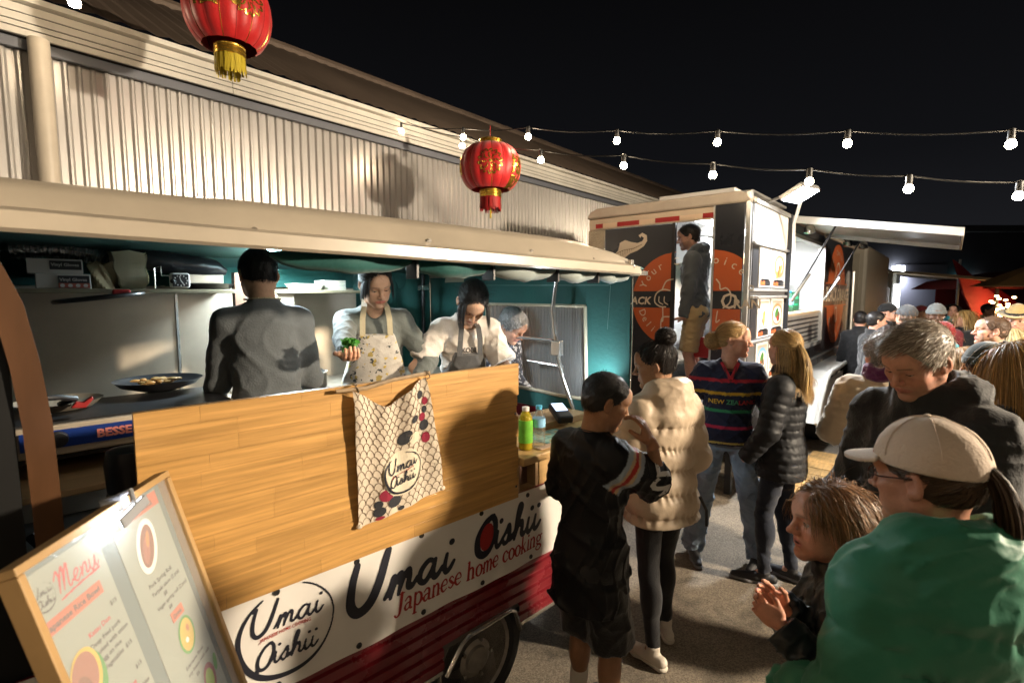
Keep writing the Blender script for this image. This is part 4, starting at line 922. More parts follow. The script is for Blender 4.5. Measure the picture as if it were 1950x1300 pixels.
for lab, a, b in (('added string of warm fill bulbs overhead, unseen just behind the camera', (-4.2,-.9,3.7), (6.3,-1.6,3.7)), ('second added string of warm fill bulbs overhead, unseen further behind the camera', (-4.2,-3.4,3.8), (6.3,-3.6,3.8)), ('added string of warm fill bulbs overhead, unseen at the right of the yard', (3.9,1.7,3.3), (9.5,-.5,3.6))):  # strings out of view, added for warm fill from overhead
    a, b = Vector(a), Vector(b); n = int((b-a).length/.95); pts = [a.lerp(b, (k+.5)/n)+Vector((0,0,-.25*math.sin(math.pi*(k+.5)/n))) for k in range(n)]
    t = thing('light_string', lab, 'string lights', tuple(a)); part('cable', MB().tube([a]+pts+[b], .0055, 6), CABLE, t)
    for p in pts:
        s = part('socket', MB().lathe([(.012,p.z+.012),(.02,p.z),(.021,p.z-.055),(0,p.z-.06)], (p.x,p.y,0), 8), SOCK, t); part('bulb', MB().lathe([(.014,p.z-.06),(.029,p.z-.085),(.033,p.z-.105),(.029,p.z-.125),(0,p.z-.14)], (p.x,p.y,0), 10), BULB, s, smooth=True)

# ---------------------------------------------------------------- menu board at the lower left
SCRIPT.update({'M': ([[(-.2,1.2),(.15,1.75),(.3,1.2),(.2,.05)],[(.2,.1),(.55,1.6),(.75,1.8),(.75,1.0),(.65,.05)],[(.65,.1),(1.05,1.65),(1.25,1.8),(1.22,.9),(1.2,.2),(1.4,.05),(1.6,.4)]], 1.7, .15),
 'e': ([[(-.05,.25),(.35,.5),(.55,.8),(.35,1.0),(.1,.7),(.12,.2),(.4,.02),(.8,.4)]], .8, .15),
 'n': ([[(0,.9),(.08,.5),(.05,.05)],[(.05,.1),(.3,.8),(.55,.98),(.62,.6),(.6,.2),(.75,.05),(1,.4)]], 1.0, .15),
 'u': ([[(0,.95),(-.02,.35),(.2,.03),(.5,.3),(.65,.95),(.62,.3),(.8,.05),(1.05,.4)]], 1.05, .15)})
hx = Vector((-.134,.991,0)).normalized(); hu = Vector((-.262,-.036,.964)); hu = (hu-hx*hu.dot(hx)).normalized(); hz = hx.cross(hu)
PR = Vector((-.86,1.20,1.468)); WB = .452; HB = .80
O_ = PR-hx*WB      # top left corner
BF = Matrix(((hx.x,hu.x,hz.x,O_.x),(hx.y,hu.y,hz.y,O_.y),(hx.z,hu.z,hz.z,O_.z),(0,0,0,1)))
mbd = thing('menu_board', 'tilted menu board in a pale wooden frame in front of the caravan', 'menu board', (0,0,0), BF)
FRW = M('frame_wood', (.42,.26,.11), .5, var=(6,.15), stretch=(1,1,1))
fw = .0155
for q in ((0,WB,-fw,0),(0,WB,-HB,-HB+fw),(0,fw,-HB+fw,-fw),(WB-fw,WB,-HB+fw,-fw)): part('frame', MB().box(q[0]+.0003,q[1]-.0003,q[2]+.0003,q[3]-.0003,-.012,.022), FRW, mbd, bevel=.002)
part('backing', MB().box(fw,WB-fw,-HB+fw,-fw,-.010,-.004), M('backing_green', (.11,.15,.14), .5), mbd)
MP = M('menu_paper', (.27,.30,.25), .5)  # white paper coloured darker, in place of shade falling on the board
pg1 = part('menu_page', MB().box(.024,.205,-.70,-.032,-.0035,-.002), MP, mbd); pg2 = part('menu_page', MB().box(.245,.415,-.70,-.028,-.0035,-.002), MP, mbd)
mp = lambda x0, y0, o=.0: (lambda x, y: (x0+x, y0+y, -.0014+o))
ORP = M('menu_orange', (.48,.11,.045), .5); DKT = M('menu_text', (.05,.05,.04), .6); PNK = M('menu_red', (.45,.05,.05), .5)
s_ = Sheet(); script_word(s_, 'Menu', .082, -.092, .0225, .8, gap=.05); s_.stroke([(.085,-.102),(.13,-.098),(.185,-.096)], .003); part('title', s_.mesh(.0016, mp(0,0)), PNK, pg1, kind='stuff')
s_ = Sheet(); logo(s_, .055, -.078, .024); script_word(s_, 'Umai', .037, -.075, .0075, .9); script_word(s_, 'Oishii', .037, -.093, .007, .9); part('logo', s_.mesh(.0012, mp(0,0)), DKT, pg1, kind='stuff')
part('heading_strip', MB().box(.032,.172,-.142,-.117,-.0018,-.0008), ORP, pg1)
part('heading', text_mb('Japanese Rice Bowl', .0165, mp(.036,-.135,.001), bold=.0004), DKT, pg1, kind='stuff')
def para(pg, x, y, lines, size=.0125, mat=DKT):
    for i, l in enumerate(lines): part('menu_text', text_mb(l, size, mp(x, y-i*size*1.35), bold=.0003), mat, pg, kind='stuff')
para(pg1, .105, -.195, ['Katsu Don'], .0135, PNK); para(pg1, .175, -.175, ['$15']); para(pg1, .100, -.215, ['Deep fried pork','cooked with onion','& egg on rice','+ Vegetables  $15'])
para(pg1, .105, -.335, ['Curry Rice'], .0135, PNK); para(pg1, .175, -.315, ['$15']); para(pg1, .105, -.355, ['Pork & vegetables','with rice'])
def dish(pg, layers):
    for i, (m_, x, y, rx, ry, r) in enumerate(layers):
        s = Sheet(); s.ell((x,y), rx, ry, r); part('dish_picture', s.mesh(max(.002, rx/8), mp(0,0,.0004*(i+1))), M('menu_food_'+m_, {'g': (.06,.26,.03), 'o': (.45,.17,.03), 'b': (.20,.07,.03), 'y': (.55,.38,.03), 'l': (.33,.5,.03), 'w': (.75,.76,.7), 'r': (.25,.02,.03), 'p': (.30,.10,.05)}[m_], .5), pg)
dish(pg1, [('g',.073,-.262,.040,.058,-.3),('y',.070,-.245,.036,.050,-.3),('p',.068,-.243,.030,.042,-.3),('b',.062,-.255,.012,.02,.4),('w',.075,-.315,.03,.016,0)])
dish(pg1, [('w',.072,-.42,.04,.045,0),('b',.07,-.41,.03,.035,0),('y',.08,-.42,.01,.012,0)])
part('heading_strip', MB().box(.247,.413,-.062,-.030,-.0018,-.0008), ORP, pg2); part('heading', text_mb('Snacks', .022, mp(.33,-.055,.001), bold=.0004), DKT, pg2, kind='stuff')
dish(pg2, [('w',.325,-.128,.034,.060,-.45),('b',.325,-.128,.023,.047,-.45),('p',.318,-.135,.012,.03,-.45),('o',.332,-.115,.006,.018,-.45)])
para(pg2, .285, -.212, ['Pork Spring Roll'], .0135); para(pg2, .285, -.232, ['Teriyaki sauce (2 pcs)','          $8','Vegan spring roll (2 pcs)','          $8'])
part('heading_strip', MB().box(.315,.362,-.315,-.292,-.0018,-.0008), ORP, pg2); part('heading', text_mb('Drink', .014, mp(.321,-.309,.001), bold=.0004), DKT, pg2, kind='stuff')
dish(pg2, [('g',.342,-.362,.031,.042,-.3),('y',.342,-.362,.025,.036,-.3),('w',.336,-.372,.006,.006,0),('o',.35,-.35,.006,.008,0)])
para(pg2, .30, -.425, ['Edamame Bowl','soy beans with salt','       $6'])
dish(pg2, [('r',.362,-.495,.025,.036,-.2),('l',.360,-.497,.017,.026,-.2),('g',.398,-.478,.008,.02,-.3)]); para(pg2, .33, -.56, ['Matcha mochi','   $4'])
part('glass', MB().box(fw,WB-fw,-HB+fw,-fw,.012,.0135), M('picture_glass', (1,1,1), .03, alpha=.10, spec=.6), mbd)
for x in (.06, WB-.06):
    a = BF @ Vector((x,-HB,-.006)); c = BF.inverted() @ Vector((a.x-.0, a.y, 0.0)); b0 = BF.inverted() @ Vector((a.x-.32, a.y, 0.0))
    part('easel_leg', MB().tube([(x,-HB+.02,-.02), tuple(c)], .012, 8), FRW, mbd); part('easel_leg', MB().tube([(x,-.15,-.02), tuple(b0)], .012, 8), FRW, mbd)
clip = thing('glare_clip', 'small clip lamp whose glow stands in for a reflection on the menu board glass', 'lamp', (0,0,0), BF)
part('clamp', MB().box(.262,.280,-.018,.012,-.018,.030), M('grey_plastic', (.30,.31,.33), .4), clip, bevel=.004)
part('arm', MB().tube([(.27,.01,.02),(.262,.015,.05),(.235,-.005,.065)], .005, 8), M('grey_plastic'), clip, smooth=True)
lm = Matrix.Rotation(.15,4,'Z')
part('head', MB().obox((.232,-.022,.063), .046, .011, .004, lm), M('grey_plastic'), clip, bevel=.003)
part('lamp_face', MB().obox((.232,-.022,.0578), .043, .009, .001, lm), M('clip_glare', (1,1,1), .4, emit=((.82,.88,1), 30)), clip)  # glowing face stands in for a lamp's reflection on the glass

# ---------------------------------------------------------------- things on the counter
PETG = M('pet_tea', (.78,.62,.05), .08, trans=.6, ior=1.3, alpha=.75); LGRN = M('label_green', (.14,.42,.04), .4, var=(25,.35)); TEA = M('tea_liquid', (.55,.40,.02), .15, trans=.4, ior=1.3)
bottle('tea_bottle', 'green tea bottle with white cap on the caravan counter', (1.665,1.655,1.168), KF, .205, .034, PETG, WCAP, LGRN, TEA, (.18,.70))
bottle('water_bottle', 'clear water bottle with light blue cap on the caravan counter', (1.735,1.635,1.168), KF, .205, .031, PET, M('cap_sky', (.10,.45,.70), .4), LBLU, None, (.50,.70))
sg = thing('price_sheet', 'laminated teal menu sheets lying on the caravan counter', 'menu sheet', (1.95,1.75,1.17), KF)
part('sheet', MB().box(1.80,2.04,1.585,1.80,1.170,1.172), M('sheet_teal', (.10,.30,.27), .3, coat=.4), sg)
part('sheet', MB().box(1.70,1.86,1.585,1.63,1.1725,1.174), M('sheet_pink', (.60,.42,.30), .4), sg)
for i in range(3):
    for j in range(2): 
        part('picture', MB().box(1.82+i*.07,1.88+i*.07,1.61+j*.095,1.69+j*.095,1.1722,1.1728), M('sheet_pale', (.30,.48,.42), .4), sg)
        part('picture', MB().lathe([(0,1.1733),(.016,1.1733),(.017,1.1730)], (1.85+i*.07,1.65+j*.095,0), 12), M('sheet_food', (.5,.33,.12), .5), sg)
wt = solo('serving_tray', MB().box(1.95,2.36,1.82,2.06,1.1685,1.205), PLY, 'plain wooden tray box at the back of the caravan counter', 'tray', (2.1,1.9,1.17), KF, bevel=.004)
ep = thing('card_terminal', 'black card payment terminal with lit screen on the counter tray', 'card reader', (2.12,1.85,1.206), KF)
rot = Matrix.Translation((2.13,1.84,1.235)) @ Matrix.Rotation(-.5,4,'Z') @ Matrix.Rotation(.25,4,'X')
part('case', MB().obox((0,0,0), .045, .09, .022, Matrix.Identity(4)).xf(rot), M('black_plastic', (.015,.015,.017), .35), ep, bevel=.012)
part('screen', MB().obox((0,.03,.0235), .034, .045, .001, Matrix.Identity(4)).xf(rot), M('terminal_screen', (.3,.35,.45), .2, emit=((.6,.75,1), 1.6)), ep)
part('stand', MB().obox((0,0,-.022), .03, .06, .008, Matrix.Identity(4)).xf(rot), M('black_plastic'), ep)
tl = thing('work_lamp', 'small dazzling white LED lamp at the end of the caravan counter', 'lamp', (2.28,1.68,1.17), KF)
part('stem', MB().tube([(2.26,1.68,1.17),(2.26,1.68,1.34)], .008, 8), BLACKM, tl); part('foot', MB().lathe([(.05,1.169),(.05,1.18),(.01,1.19)], (2.26,1.68,0), 16), BLACKM, tl, smooth=True)
tm = Matrix.Translation((2.27,1.67,1.36)) @ Matrix.Rotation(-.9,4,'X')
part('housing', MB().obox((0,0,0), .05, .03, .012, Matrix.Identity(4)).xf(tm), BLACKM, tl, bevel=.004)
part('lamp_face', MB().obox((0,0,.0135), .045, .025, .001, Matrix.Identity(4)).xf(tm), M('work_led', (1,1,1), .4, emit=((.80,.92,1), 120)), tl)
wl = area_lamp('work_light', KF @ Vector((2.27,1.685,1.378)), KF @ Vector((2.36,2.15,2.0)), 1.5, .06, (.80,.93,1.0), 170)

# ---------------------------------------------------------------- things on the shelf and stove
GB = M('glove_box_white', (.50,.49,.47), .5); GBK = M('glove_box_black', (.03,.03,.035), .4); GBR = M('glove_box_red', (.40,.10,.07), .5)
def glovebox(label, x, z, band):
    t = thing('glove_box', label, 'box', (x,3.09,z), KF, 'glove boxes on the shelf')
    part('carton', MB().box(x,x+.19,3.10,3.32,z,z+.066), GB, t, bevel=.002); part('panel', MB().box(x+.075,x+.185,3.097,3.0995,z+(.004 if band else .018),z+.058), GBK, t)
    part('lettering', text_mb('Vinyl Gloves', .019, lambda a, b: (x+.08+a, 3.0955, z+.034+b), bold=.0004), GB, t, kind='stuff')
    if band: 
        part('band', MB().box(x+.075,x+.185,3.0935,3.0968,z+.003,z+.024), GBR, t)
        for k in range(4): part('icon', MB().lathe([(.0085,3.0925),(.0085,3.0934)], (x+.089+k*.027,0,z+.0135), 12, 'y'), GB, t)
glovebox('lower white box of vinyl gloves with a red band on the shelf', .03, 1.926, True); glovebox('upper white box of vinyl gloves with a black panel on the shelf', .005, 1.993, False)
bag = thing('paper_bag', 'crumpled brown paper bag beside the glove boxes on the shelf', 'bag', (.27,3.2,1.926), KF)
def bagf(u, v):
    a = 2*math.pi*u; r = (.055+.012*math.sin(3*a+v*4)+.008*math.sin(7*a+9*v))*(1-.15*v); return (.275+r*math.cos(a), 3.2+r*math.sin(a), 1.926+.125*v+.01*v*math.sin(5*a))
part('bag', MB().grid(bagf, 40, 14), M('kraft', (.27,.21,.12), .8, bump=(20,.6)), bag, smooth=True, sharp=30)
TRAYM = M('pulp_tray', (.62,.58,.42), .75, bump=(40,.2))
for k in range(14):
    t_ = thing('pulp_bowl', 'topmost pulp bowl of the tall leaning stack on the shelf' if k == 13 else ('lowest pulp bowl of the tall leaning stack on the shelf' if k == 0 else '%s pulp bowl from the bottom of the tall leaning stack on the shelf' % 'first second third fourth fifth sixth seventh eighth ninth tenth eleventh twelfth thirteenth'.split()[k]), 'bowl', (.36,3.22,1.927+k*.0115), KF, 'stacked pulp bowls')
    ox = .39+.004*math.sin(k*.7)+(-.0012*k); w = .072+.0009*k
    zb = 1.927+k*.0115; v = []; 
    for z, s in ((zb,.72),(zb+.014,.86),(zb+.030,1.0),(zb+.033,1.04),(zb+.028,.97),(zb+.012,.82),(zb+.003,.70)):
        for q in range(16):
            a = 2*math.pi*q/16; c_, n_ = math.cos(a), math.sin(a); sq = .9/max(abs(c_), abs(n_))**.7
            v.append((ox+w*s*c_*sq, 3.21+w*s*n_*sq, z+.006*math.cos(4*a)*(s > .95)))
    mb = MB(); mb.v = v; mb.f = [(j*16+i, j*16+(i+1) % 16, (j+1)*16+(i+1) % 16, (j+1)*16+i) for j in range(6) for i in range(16)]+[tuple(range(15,-1,-1)), tuple(96+i for i in range(16))]
    part('bowl', mb, TRAYM, t_, smooth=True, sharp=50)
ck = thing('alarm_clock', 'square white alarm clock with black face on the shelf', 'clock', (.57,3.1,1.926), KF)
part('case', MB().box(.535,.625,3.10,3.14,1.930,2.010), M('clock_white', (.58,.57,.54), .4), ck, bevel=.014)
part('face', MB().box(.544,.616,3.0965,3.0995,1.938,2.002), M('clock_black', (.02,.02,.022), .35), ck, bevel=.001)
mk = MB()
for k in range(12):
    a = k*math.pi/6; mk.box(.58+.028*math.sin(a)-.0022,.58+.028*math.sin(a)+.0022,3.0945,3.096,1.97+.026*math.cos(a)-.0035,1.97+.026*math.cos(a)+.0035)
part('hour_marks', mk, M('clock_white'), ck, kind='stuff')
part('hand', MB().bar((.58,3.094,1.97),(.575,3.094,1.992), .003,.0015,(0,1,0)), M('clock_white'), ck); part('hand', MB().bar((.58,3.0925,1.97),(.592,3.0925,1.951), .004,.0015,(0,1,0)), M('clock_white'), ck)
fp = thing('frying_pan', 'shallow black frying pan lying on the shelf beside the clock', 'pan', (.72,3.2,1.926), KF)
part('pan', MB().lathe([(0,1.928),(.10,1.927),(.125,1.955),(.128,1.957),(.123,1.953),(.098,1.932),(0,1.932)], (.735,3.21,0), 32), M('pan_black', (.02,.02,.022), .35), fp, smooth=True, sharp=50)
part('handle', MB().tube([(.62,3.16,1.95),(.58,3.13,1.962),(.54,3.09,1.966)], [.009,.010,.011], 8), M('pan_black'), fp, smooth=True)
tin = thing('wire_tray', 'steel baking tray and wire basket behind the frying pan on the shelf', 'tray', (.7,3.35,1.926), KF)
part('tray', MB().box(.60,.83,3.30,3.42,1.96,2.01), STEEL, tin, bevel=.004); part('wire', MB().tube([(.50,3.3,1.93),(.50,3.3,2.04),(.53,3.3,2.05),(.53,3.3,2.0),(.60,3.3,2.0)], .004, 6), CHROME, tin)
bb = thing('rolled_bag', 'shiny black rolled bag stuffed under the caravan roof above the shelf', 'bag', (.65,3.35,2.02), KF)
part('bag', MB().tube([(.36,3.34,2.10),(.45,3.35,2.09),(.55,3.36,2.075),(.68,3.36,2.065),(.80,3.36,2.05),(.86,3.36,2.03)], [.03,.055,.06,.055,.05,.02], 14), M('black_nylon', (.015,.015,.018), .3, bump=(12,1.)), bb, smooth=True)
du = thing('duct_hose', 'crinkled silver foil duct hose at the left end of the shelf', 'duct', (.2,3.3,2.05), KF)
pth, rd = [], []
for k in range(60):
    t_ = k/59; pth.append((-.05+.40*t_, 3.34, 2.105+.015*math.sin(t_*3)-.05*t_**3)); rd.append(.048+(.007 if k % 3 == 0 else -.004))
part('hose', MB().tube(pth, rd, 14), M('foil', (.6,.6,.6), .22, metal=1., bump=(50,.8)), du)
ts = thing('tray_stack', 'low stack of pale paper trays on the right shelf behind the cook', 'tray', (1.45,3.2,1.926), KF)
for k in range(7): part('paper_tray', MB().box(1.36+.002*(k % 2),1.50,3.14,3.3,1.927+k*.009,1.933+k*.009), M('paper_pale', (.62,.60,.50), .7), ts)
ts2 = thing('food_boat', 'paper food boat on the right shelf near the cook', 'tray', (1.3,3.2,1.926), KF)
part('boat', MB().add([(1.18,3.13,1.93),(1.33,3.13,1.93),(1.33,3.25,1.93),(1.18,3.25,1.93),(1.16,3.11,1.965),(1.35,3.11,1.965),(1.35,3.27,1.965),(1.16,3.27,1.965)], [(0,3,2,1),(0,1,5,4),(1,2,6,5),(2,3,7,6),(3,0,4,7)]), M('paper_pale'), ts2)
# hanging sieve ring under the shelf
sv = thing('pan_lid', 'round black pan lid with red grip hanging flat under the shelf', 'lid', (.25,3.0,1.88), KF)
part('rim', MB().tube([(.24+.16*math.cos(a), 2.98+.13*math.sin(a), 1.885+.02*math.cos(a)) for a in np.linspace(0, 2*math.pi, 33)[:-1]], .010, 8, closed=True), BLACKM, sv, smooth=True)
part('ring', MB().tube([(.27+.10*math.cos(a), 2.98+.08*math.sin(a), 1.885+.013*math.cos(a)) for a in np.linspace(0, 2*math.pi, 33)[:-1]], .006, 8, closed=True), BLACKM, sv, smooth=True)
part('grip', MB().box(.29,.36,3.02,3.06,1.896,1.922), M('grip_red', (.30,.02,.02), .4), sv, bevel=.008)
sto = thing('gas_stove', 'silver gas stove with a blue front panel on the caravan bench', 'stove', (.2,2.5,1.353), KF)
part('body', MB().box(-.10,.60,2.27,2.72,1.358,1.462), STEEL, sto, bevel=.006)
part('front_panel', MB().box(-.05,.58,2.262,2.269,1.385,1.445), M('stove_blue', (.01,.035,.20), .3), sto); 
part('lettering', text_mb('BESSE', .040, lambda a, b: (.145+a, 2.259, 1.402+b), bold=.0018), M('stove_red', (.80,.28,.25), .4), sto, kind='stuff')
part('knob', MB().lathe([(.024,2.235),(.027,2.26)], (.045,0,1.415), 16, 'y'), BLACKM, sto, smooth=True)
part('drip_tray', MB().box(-.08,.58,2.29,2.70,1.4625,1.469), M('pan_black'), sto)
wk = thing('wok', 'black wok of fried noodles on the stove', 'wok', (.38,2.62,1.47), KF)
part('bowl', MB().lathe([(0,1.472),(.06,1.474),(.14,1.50),(.165,1.525),(.168,1.526),(.16,1.520),(.13,1.497),(.05,1.482),(0,1.481)], (.40,2.70,0), 32), M('pan_black'), wk, smooth=True, sharp=60)
fd = MB()
for k in range(40):
    a, r = random.uniform(0,6.28), random.uniform(0,.09); fd.sphere((.40+r*math.cos(a), 2.72+r*math.sin(a)*.7, 1.503+random.uniform(0,.02)), (random.uniform(.012,.022), .012, .007), 7, 5)
part('food', fd, M('fried_food', (.36,.20,.06), .5), wk, smooth=True, kind='stuff')
fp = thing('frying_pan', 'steel frying pan with black handle and red grip on the left of the stove', 'pan', (.08,2.55,1.47), KF)
part('pan', MB().lathe([(0,1.472),(.10,1.473),(.13,1.50),(.134,1.502),(.126,1.497),(.098,1.48),(0,1.479)], (.06,2.55,0), 32), STEEL, fp, smooth=True, sharp=60)
part('handle', MB().tube([(.06,2.43,1.505),(.10,2.36,1.53),(.06,2.33,1.545),(.02,2.31,1.55)], .010, 8), BLACKM, fp, smooth=True)
part('grip', MB().prism([(.085,1.50),(.125,1.495),(.15,1.525),(.145,1.535),(.12,1.515),(.10,1.52)], 2.34, 2.37, 'y'), M('grip_red'), fp, bevel=.004)
bottle('sauce_bottle', 'dark sauce bottle beside the cook at the back bench', (.66,2.78,1.336), KF, .22, .03, M('dark_glass', (.015,.01,.008), .1), BLACKM, M('label_dark', (.05,.04,.03), .5))
rc = thing('rice_cooker', 'steel pot with black lid on the bench between the two cooks', 'pot', (1.12,2.6,1.31), KF)
part('pot', MB().lathe([(0,1.335),(.11,1.335),(.125,1.36),(.125,1.44),(.13,1.445),(0,1.447)], (1.15,2.98+.0,0), 28), STEEL, rc, smooth=True, sharp=50); part('lid', MB().lathe([(.12,1.4475),(.08,1.465),(.03,1.47),(.028,1.49),(0,1.492)], (1.15,2.98,0), 24), BLACKM, rc, smooth=True)
bk = thing('insulated_jar', 'black insulated drum standing at the left end of the pine screen', 'jar', (.20,1.9,1.27), KF)
part('drum', MB().lathe([(0,1.25),(.055,1.25),(.06,1.27),(.06,1.33),(.056,1.335),(.058,1.34),(.062,1.42),(.055,1.455),(.03,1.462),(0,1.463)], (.185,1.80,0), 24), M('black_plastic'), bk, smooth=True, sharp=50)
part('stand', MB().box(.12,.25,1.74,1.86,.45,1.249), BLACKM, bk)
sc_ = thing('folding_legs', 'black crossed folding legs under the caravan shelf', 'table legs', (.08,1.9,.45), KF)
part('leg', MB().bar((.16,1.92,1.24),(-.02,1.98,.95), .022,.022), BLACKM, sc_); part('leg', MB().bar((-.04,1.95,1.22),(.12,1.92,.95), .022,.022), BLACKM, sc_); part('leg', MB().bar((.05,2.0,.96),(.05,2.0,.45), .03,.03), BLACKM, sc_)
pc = thing('plastic_cup', 'translucent plastic cup below the black drum', 'cup', (.1,1.7,1.15), KF)
part('cup', MB().lathe([(0,1.165),(.022,1.165),(.03,1.225),(.027,1.225),(.02,1.17)], (.115,1.72,0), 20), M('cup_plastic', (.45,.50,.55), .3, alpha=.6), pc, smooth=True)
solo('storage_tub', MB().box(-.5,.45,1.75,2.25,.75,1.16), M('tub_grey', (.08,.10,.12), .5), 'dark grey storage tub under the caravan shelf', 'tub', (0,2,.75), KF, bevel=.02)
# ---------------------------------------------------------------- people: smooth solids meshed on a grid
f32 = np.float32
class Vol:
    def __init__(s, lo, hi, h):
        s.lo = np.array(lo, float); s.h = h; s.n = np.maximum(4, np.ceil((np.array(hi)-s.lo)/h).astype(int)+1)
        s.ax = [(s.lo[i]+h*np.arange(s.n[i])).astype(f32) for i in range(3)]
        s.f = np.full(tuple(s.n), .5, f32)
    def rng(s, lo, hi, m):
        a = np.clip(np.floor((np.array(lo)-m-s.lo)/s.h).astype(int), 0, s.n-1); b = np.clip(np.ceil((np.array(hi)+m-s.lo)/s.h).astype(int)+1, 1, s.n)
        if np.any(b-a < 1): return None
        sl = tuple(slice(a[i], b[i]) for i in range(3))
        return sl, s.ax[0][sl[0]][:,None,None], s.ax[1][sl[1]][None,:,None], s.ax[2][sl[2]][None,None,:]
    def comb(s, lo, hi, fn, k=.02, mode='u'):
        r = s.rng(lo, hi, k*1.2+3*s.h)
        if r is None: return s
        sl, X, Y, Z = r; d = fn(X, Y, Z).astype(f32); a = s.f[sl]
        if mode == 'u':
            t = np.clip(.5+.5*(a-d)/k, 0, 1); s.f[sl] = a+(d-a)*t-k*t*(1-t)
        else:   # subtract
            d = -d; t = np.clip(.5-.5*(a-d)/k, 0, 1); s.f[sl] = a+(d-a)*t+k*t*(1-t)
        return s
    def ell(s, c, r, k=.02, rot=None, mode='u', disp=None):
        c = np.array(c, float); r = np.array(r, float); R = None if rot is None else np.array(rot.to_3x3())
        e = r.max() if R is not None else r
        def fn(X, Y, Z):
            x, y, z = X-c[0], Y-c[1], Z-c[2]
            if R is not None: x, y, z = (R[0,0]*x+R[1,0]*y+R[2,0]*z, R[0,1]*x+R[1,1]*y+R[2,1]*z, R[0,2]*x+R[1,2]*y+R[2,2]*z)
            k0 = np.sqrt((x/r[0])**2+(y/r[1])**2+(z/r[2])**2); k1 = np.sqrt((x/r[0]**2)**2+(y/r[1]**2)**2+(z/r[2]**2)**2)+1e-9
            d = k0*(k0-1)/k1
            return d if disp is None else d+disp(X, Y, Z)
        return s.comb(c-e, c+e, fn, k, mode)
    def cone(s, a, b, r1, r2, k=.02, mode='u', disp=None, flat=False):
        a, b = np.array(a, float), np.array(b, float); ab = b-a; L = ab@ab+1e-12; rm = max(r1, r2)+.02
        def fn(X, Y, Z):
            tr = ((X-a[0])*ab[0]+(Y-a[1])*ab[1]+(Z-a[2])*ab[2])/L; t = np.clip(tr, 0, 1.3 if flat else 1)
            d = np.sqrt((X-a[0]-t*ab[0])**2+(Y-a[1]-t*ab[1])**2+(Z-a[2]-t*ab[2])**2)-(r1+(r2-r1)*t)
            if disp is not None: d = d+disp(X, Y, Z, t)
            return np.maximum(d, (tr-1)*L**.5) if flat else d
        return s.comb(np.minimum(a, b)-rm, np.maximum(a, b)+rm, fn, k, mode)
    def loft(s, o, R, st, k=.03, disp=None, p=2.3, mode='u'):
        """elliptic tube along the local z of frame R (columns right, fwd, up); st rows: z, rx, ry, cx, cy"""
        o = np.array(o, float); st = np.array(st, float); z0, z1 = st[0,0], st[-1,0]; m = st[:,1:3].max()+np.abs(st[:,3:5]).max()+.03
        cs = [o+R @ np.array((x, y, z)) for x in (-m, m) for y in (-m, m) for z in (z0, z1)]
        def fn(X, Y, Z):
            x0, y0, z0_ = X-o[0], Y-o[1], Z-o[2]
            x = R[0,0]*x0+R[1,0]*y0+R[2,0]*z0_; y = R[0,1]*x0+R[1,1]*y0+R[2,1]*z0_; z = R[0,2]*x0+R[1,2]*y0+R[2,2]*z0_
            rx, ry, cx, cy = (np.interp(z, st[:,0], st[:,i]) for i in (1,2,3,4))
            q = (np.abs((x-cx)/rx)**p+np.abs((y-cy)/ry)**p)**(1/p)
            d = (q-1)*np.minimum(rx, ry); e = np.maximum(z0-z, z-z1)
            if disp is not None: d = d+disp(x, y, z)
            rr = .015
            return np.where(e > -rr, np.minimum(np.maximum(d, e), 9)+0*d, d) if False else np.maximum(d, e)
        return s.comb(np.min(cs, 0), np.max(cs, 0), fn, k, mode)
    def plane(s, o, n, k=.006):        # keep the side opposite to n
        o, n = np.array(o, float), np.array(n, float); n /= np.linalg.norm(n)
        d = (s.ax[0][:,None,None]-o[0])*n[0]+(s.ax[1][None,:,None]-o[1])*n[1]+(s.ax[2][None,None,:]-o[2])*n[2]
        a = s.f; t = np.clip(.5-.5*(a-d)/k, 0, 1); s.f = (a+(d-a)*t+k*t*(1-t)).astype(f32); return s
    def mesh(s):
        f = s.f; f = np.pad(f, 1, constant_values=.5); ins = f < 0; nx, ny, nz = f.shape
        c = [ins[i:nx-1+i, j:ny-1+j, k:nz-1+k] for i in (0,1) for j in (0,1) for k in (0,1)]
        sm = sum(x.astype(np.int8) for x in c); act = (sm > 0) & (sm < 8); I, J, K_ = np.nonzero(act)
        idx = -np.ones(act.shape, np.int32); idx[act] = np.arange(len(I)); acc = np.zeros((len(I), 3)); cnt = np.zeros(len(I))
        cor = [(i,j,k) for i in (0,1) for j in (0,1) for k in (0,1)]
        for a in range(8):
            for b in range(a+1, 8):
                A, B = cor[a], cor[b]
                if sum(abs(A[q]-B[q]) for q in range(3)) != 1: continue
                fa = f[I+A[0], J+A[1], K_+A[2]]; fb = f[I+B[0], J+B[1], K_+B[2]]; m = (fa < 0) != (fb < 0); t = np.where(m, fa/(fa-fb+1e-12), 0)
                for q in range(3): acc[:,q] += np.where(m, A[q]+(B[q]-A[q])*t, 0)
                cnt += m
        v = (np.stack([I, J, K_], 1)+acc/cnt[:,None]-1)*s.h+s.lo
        quads = []
        for ax in range(3):
            sl0 = [slice(None)]*3; sl1 = [slice(None)]*3; sl0[ax] = slice(0, -1); sl1[ax] = slice(1, None)
            a, b = ins[tuple(sl0)], ins[tuple(sl1)]; ch = a != b; P = np.argwhere(ch)
            o1, o2 = [(1,2),(2,0),(0,1)][ax]
            ok = (P[:,o1] > 0) & (P[:,o2] > 0) & (P[:,o1] < f.shape[o1]-1) & (P[:,o2] < f.shape[o2]-1); P = P[ok]
            def g(d1, d2):
                Q = P.copy(); Q[:,o1] += d1; Q[:,o2] += d2; return idx[Q[:,0], Q[:,1], Q[:,2]]
            q = np.stack([g(-1,-1), g(0,-1), g(0,0), g(-1,0)], 1); fl = ~a[P[:,0], P[:,1], P[:,2]]
            q[fl] = q[fl][:, ::-1]; quads.append(q)
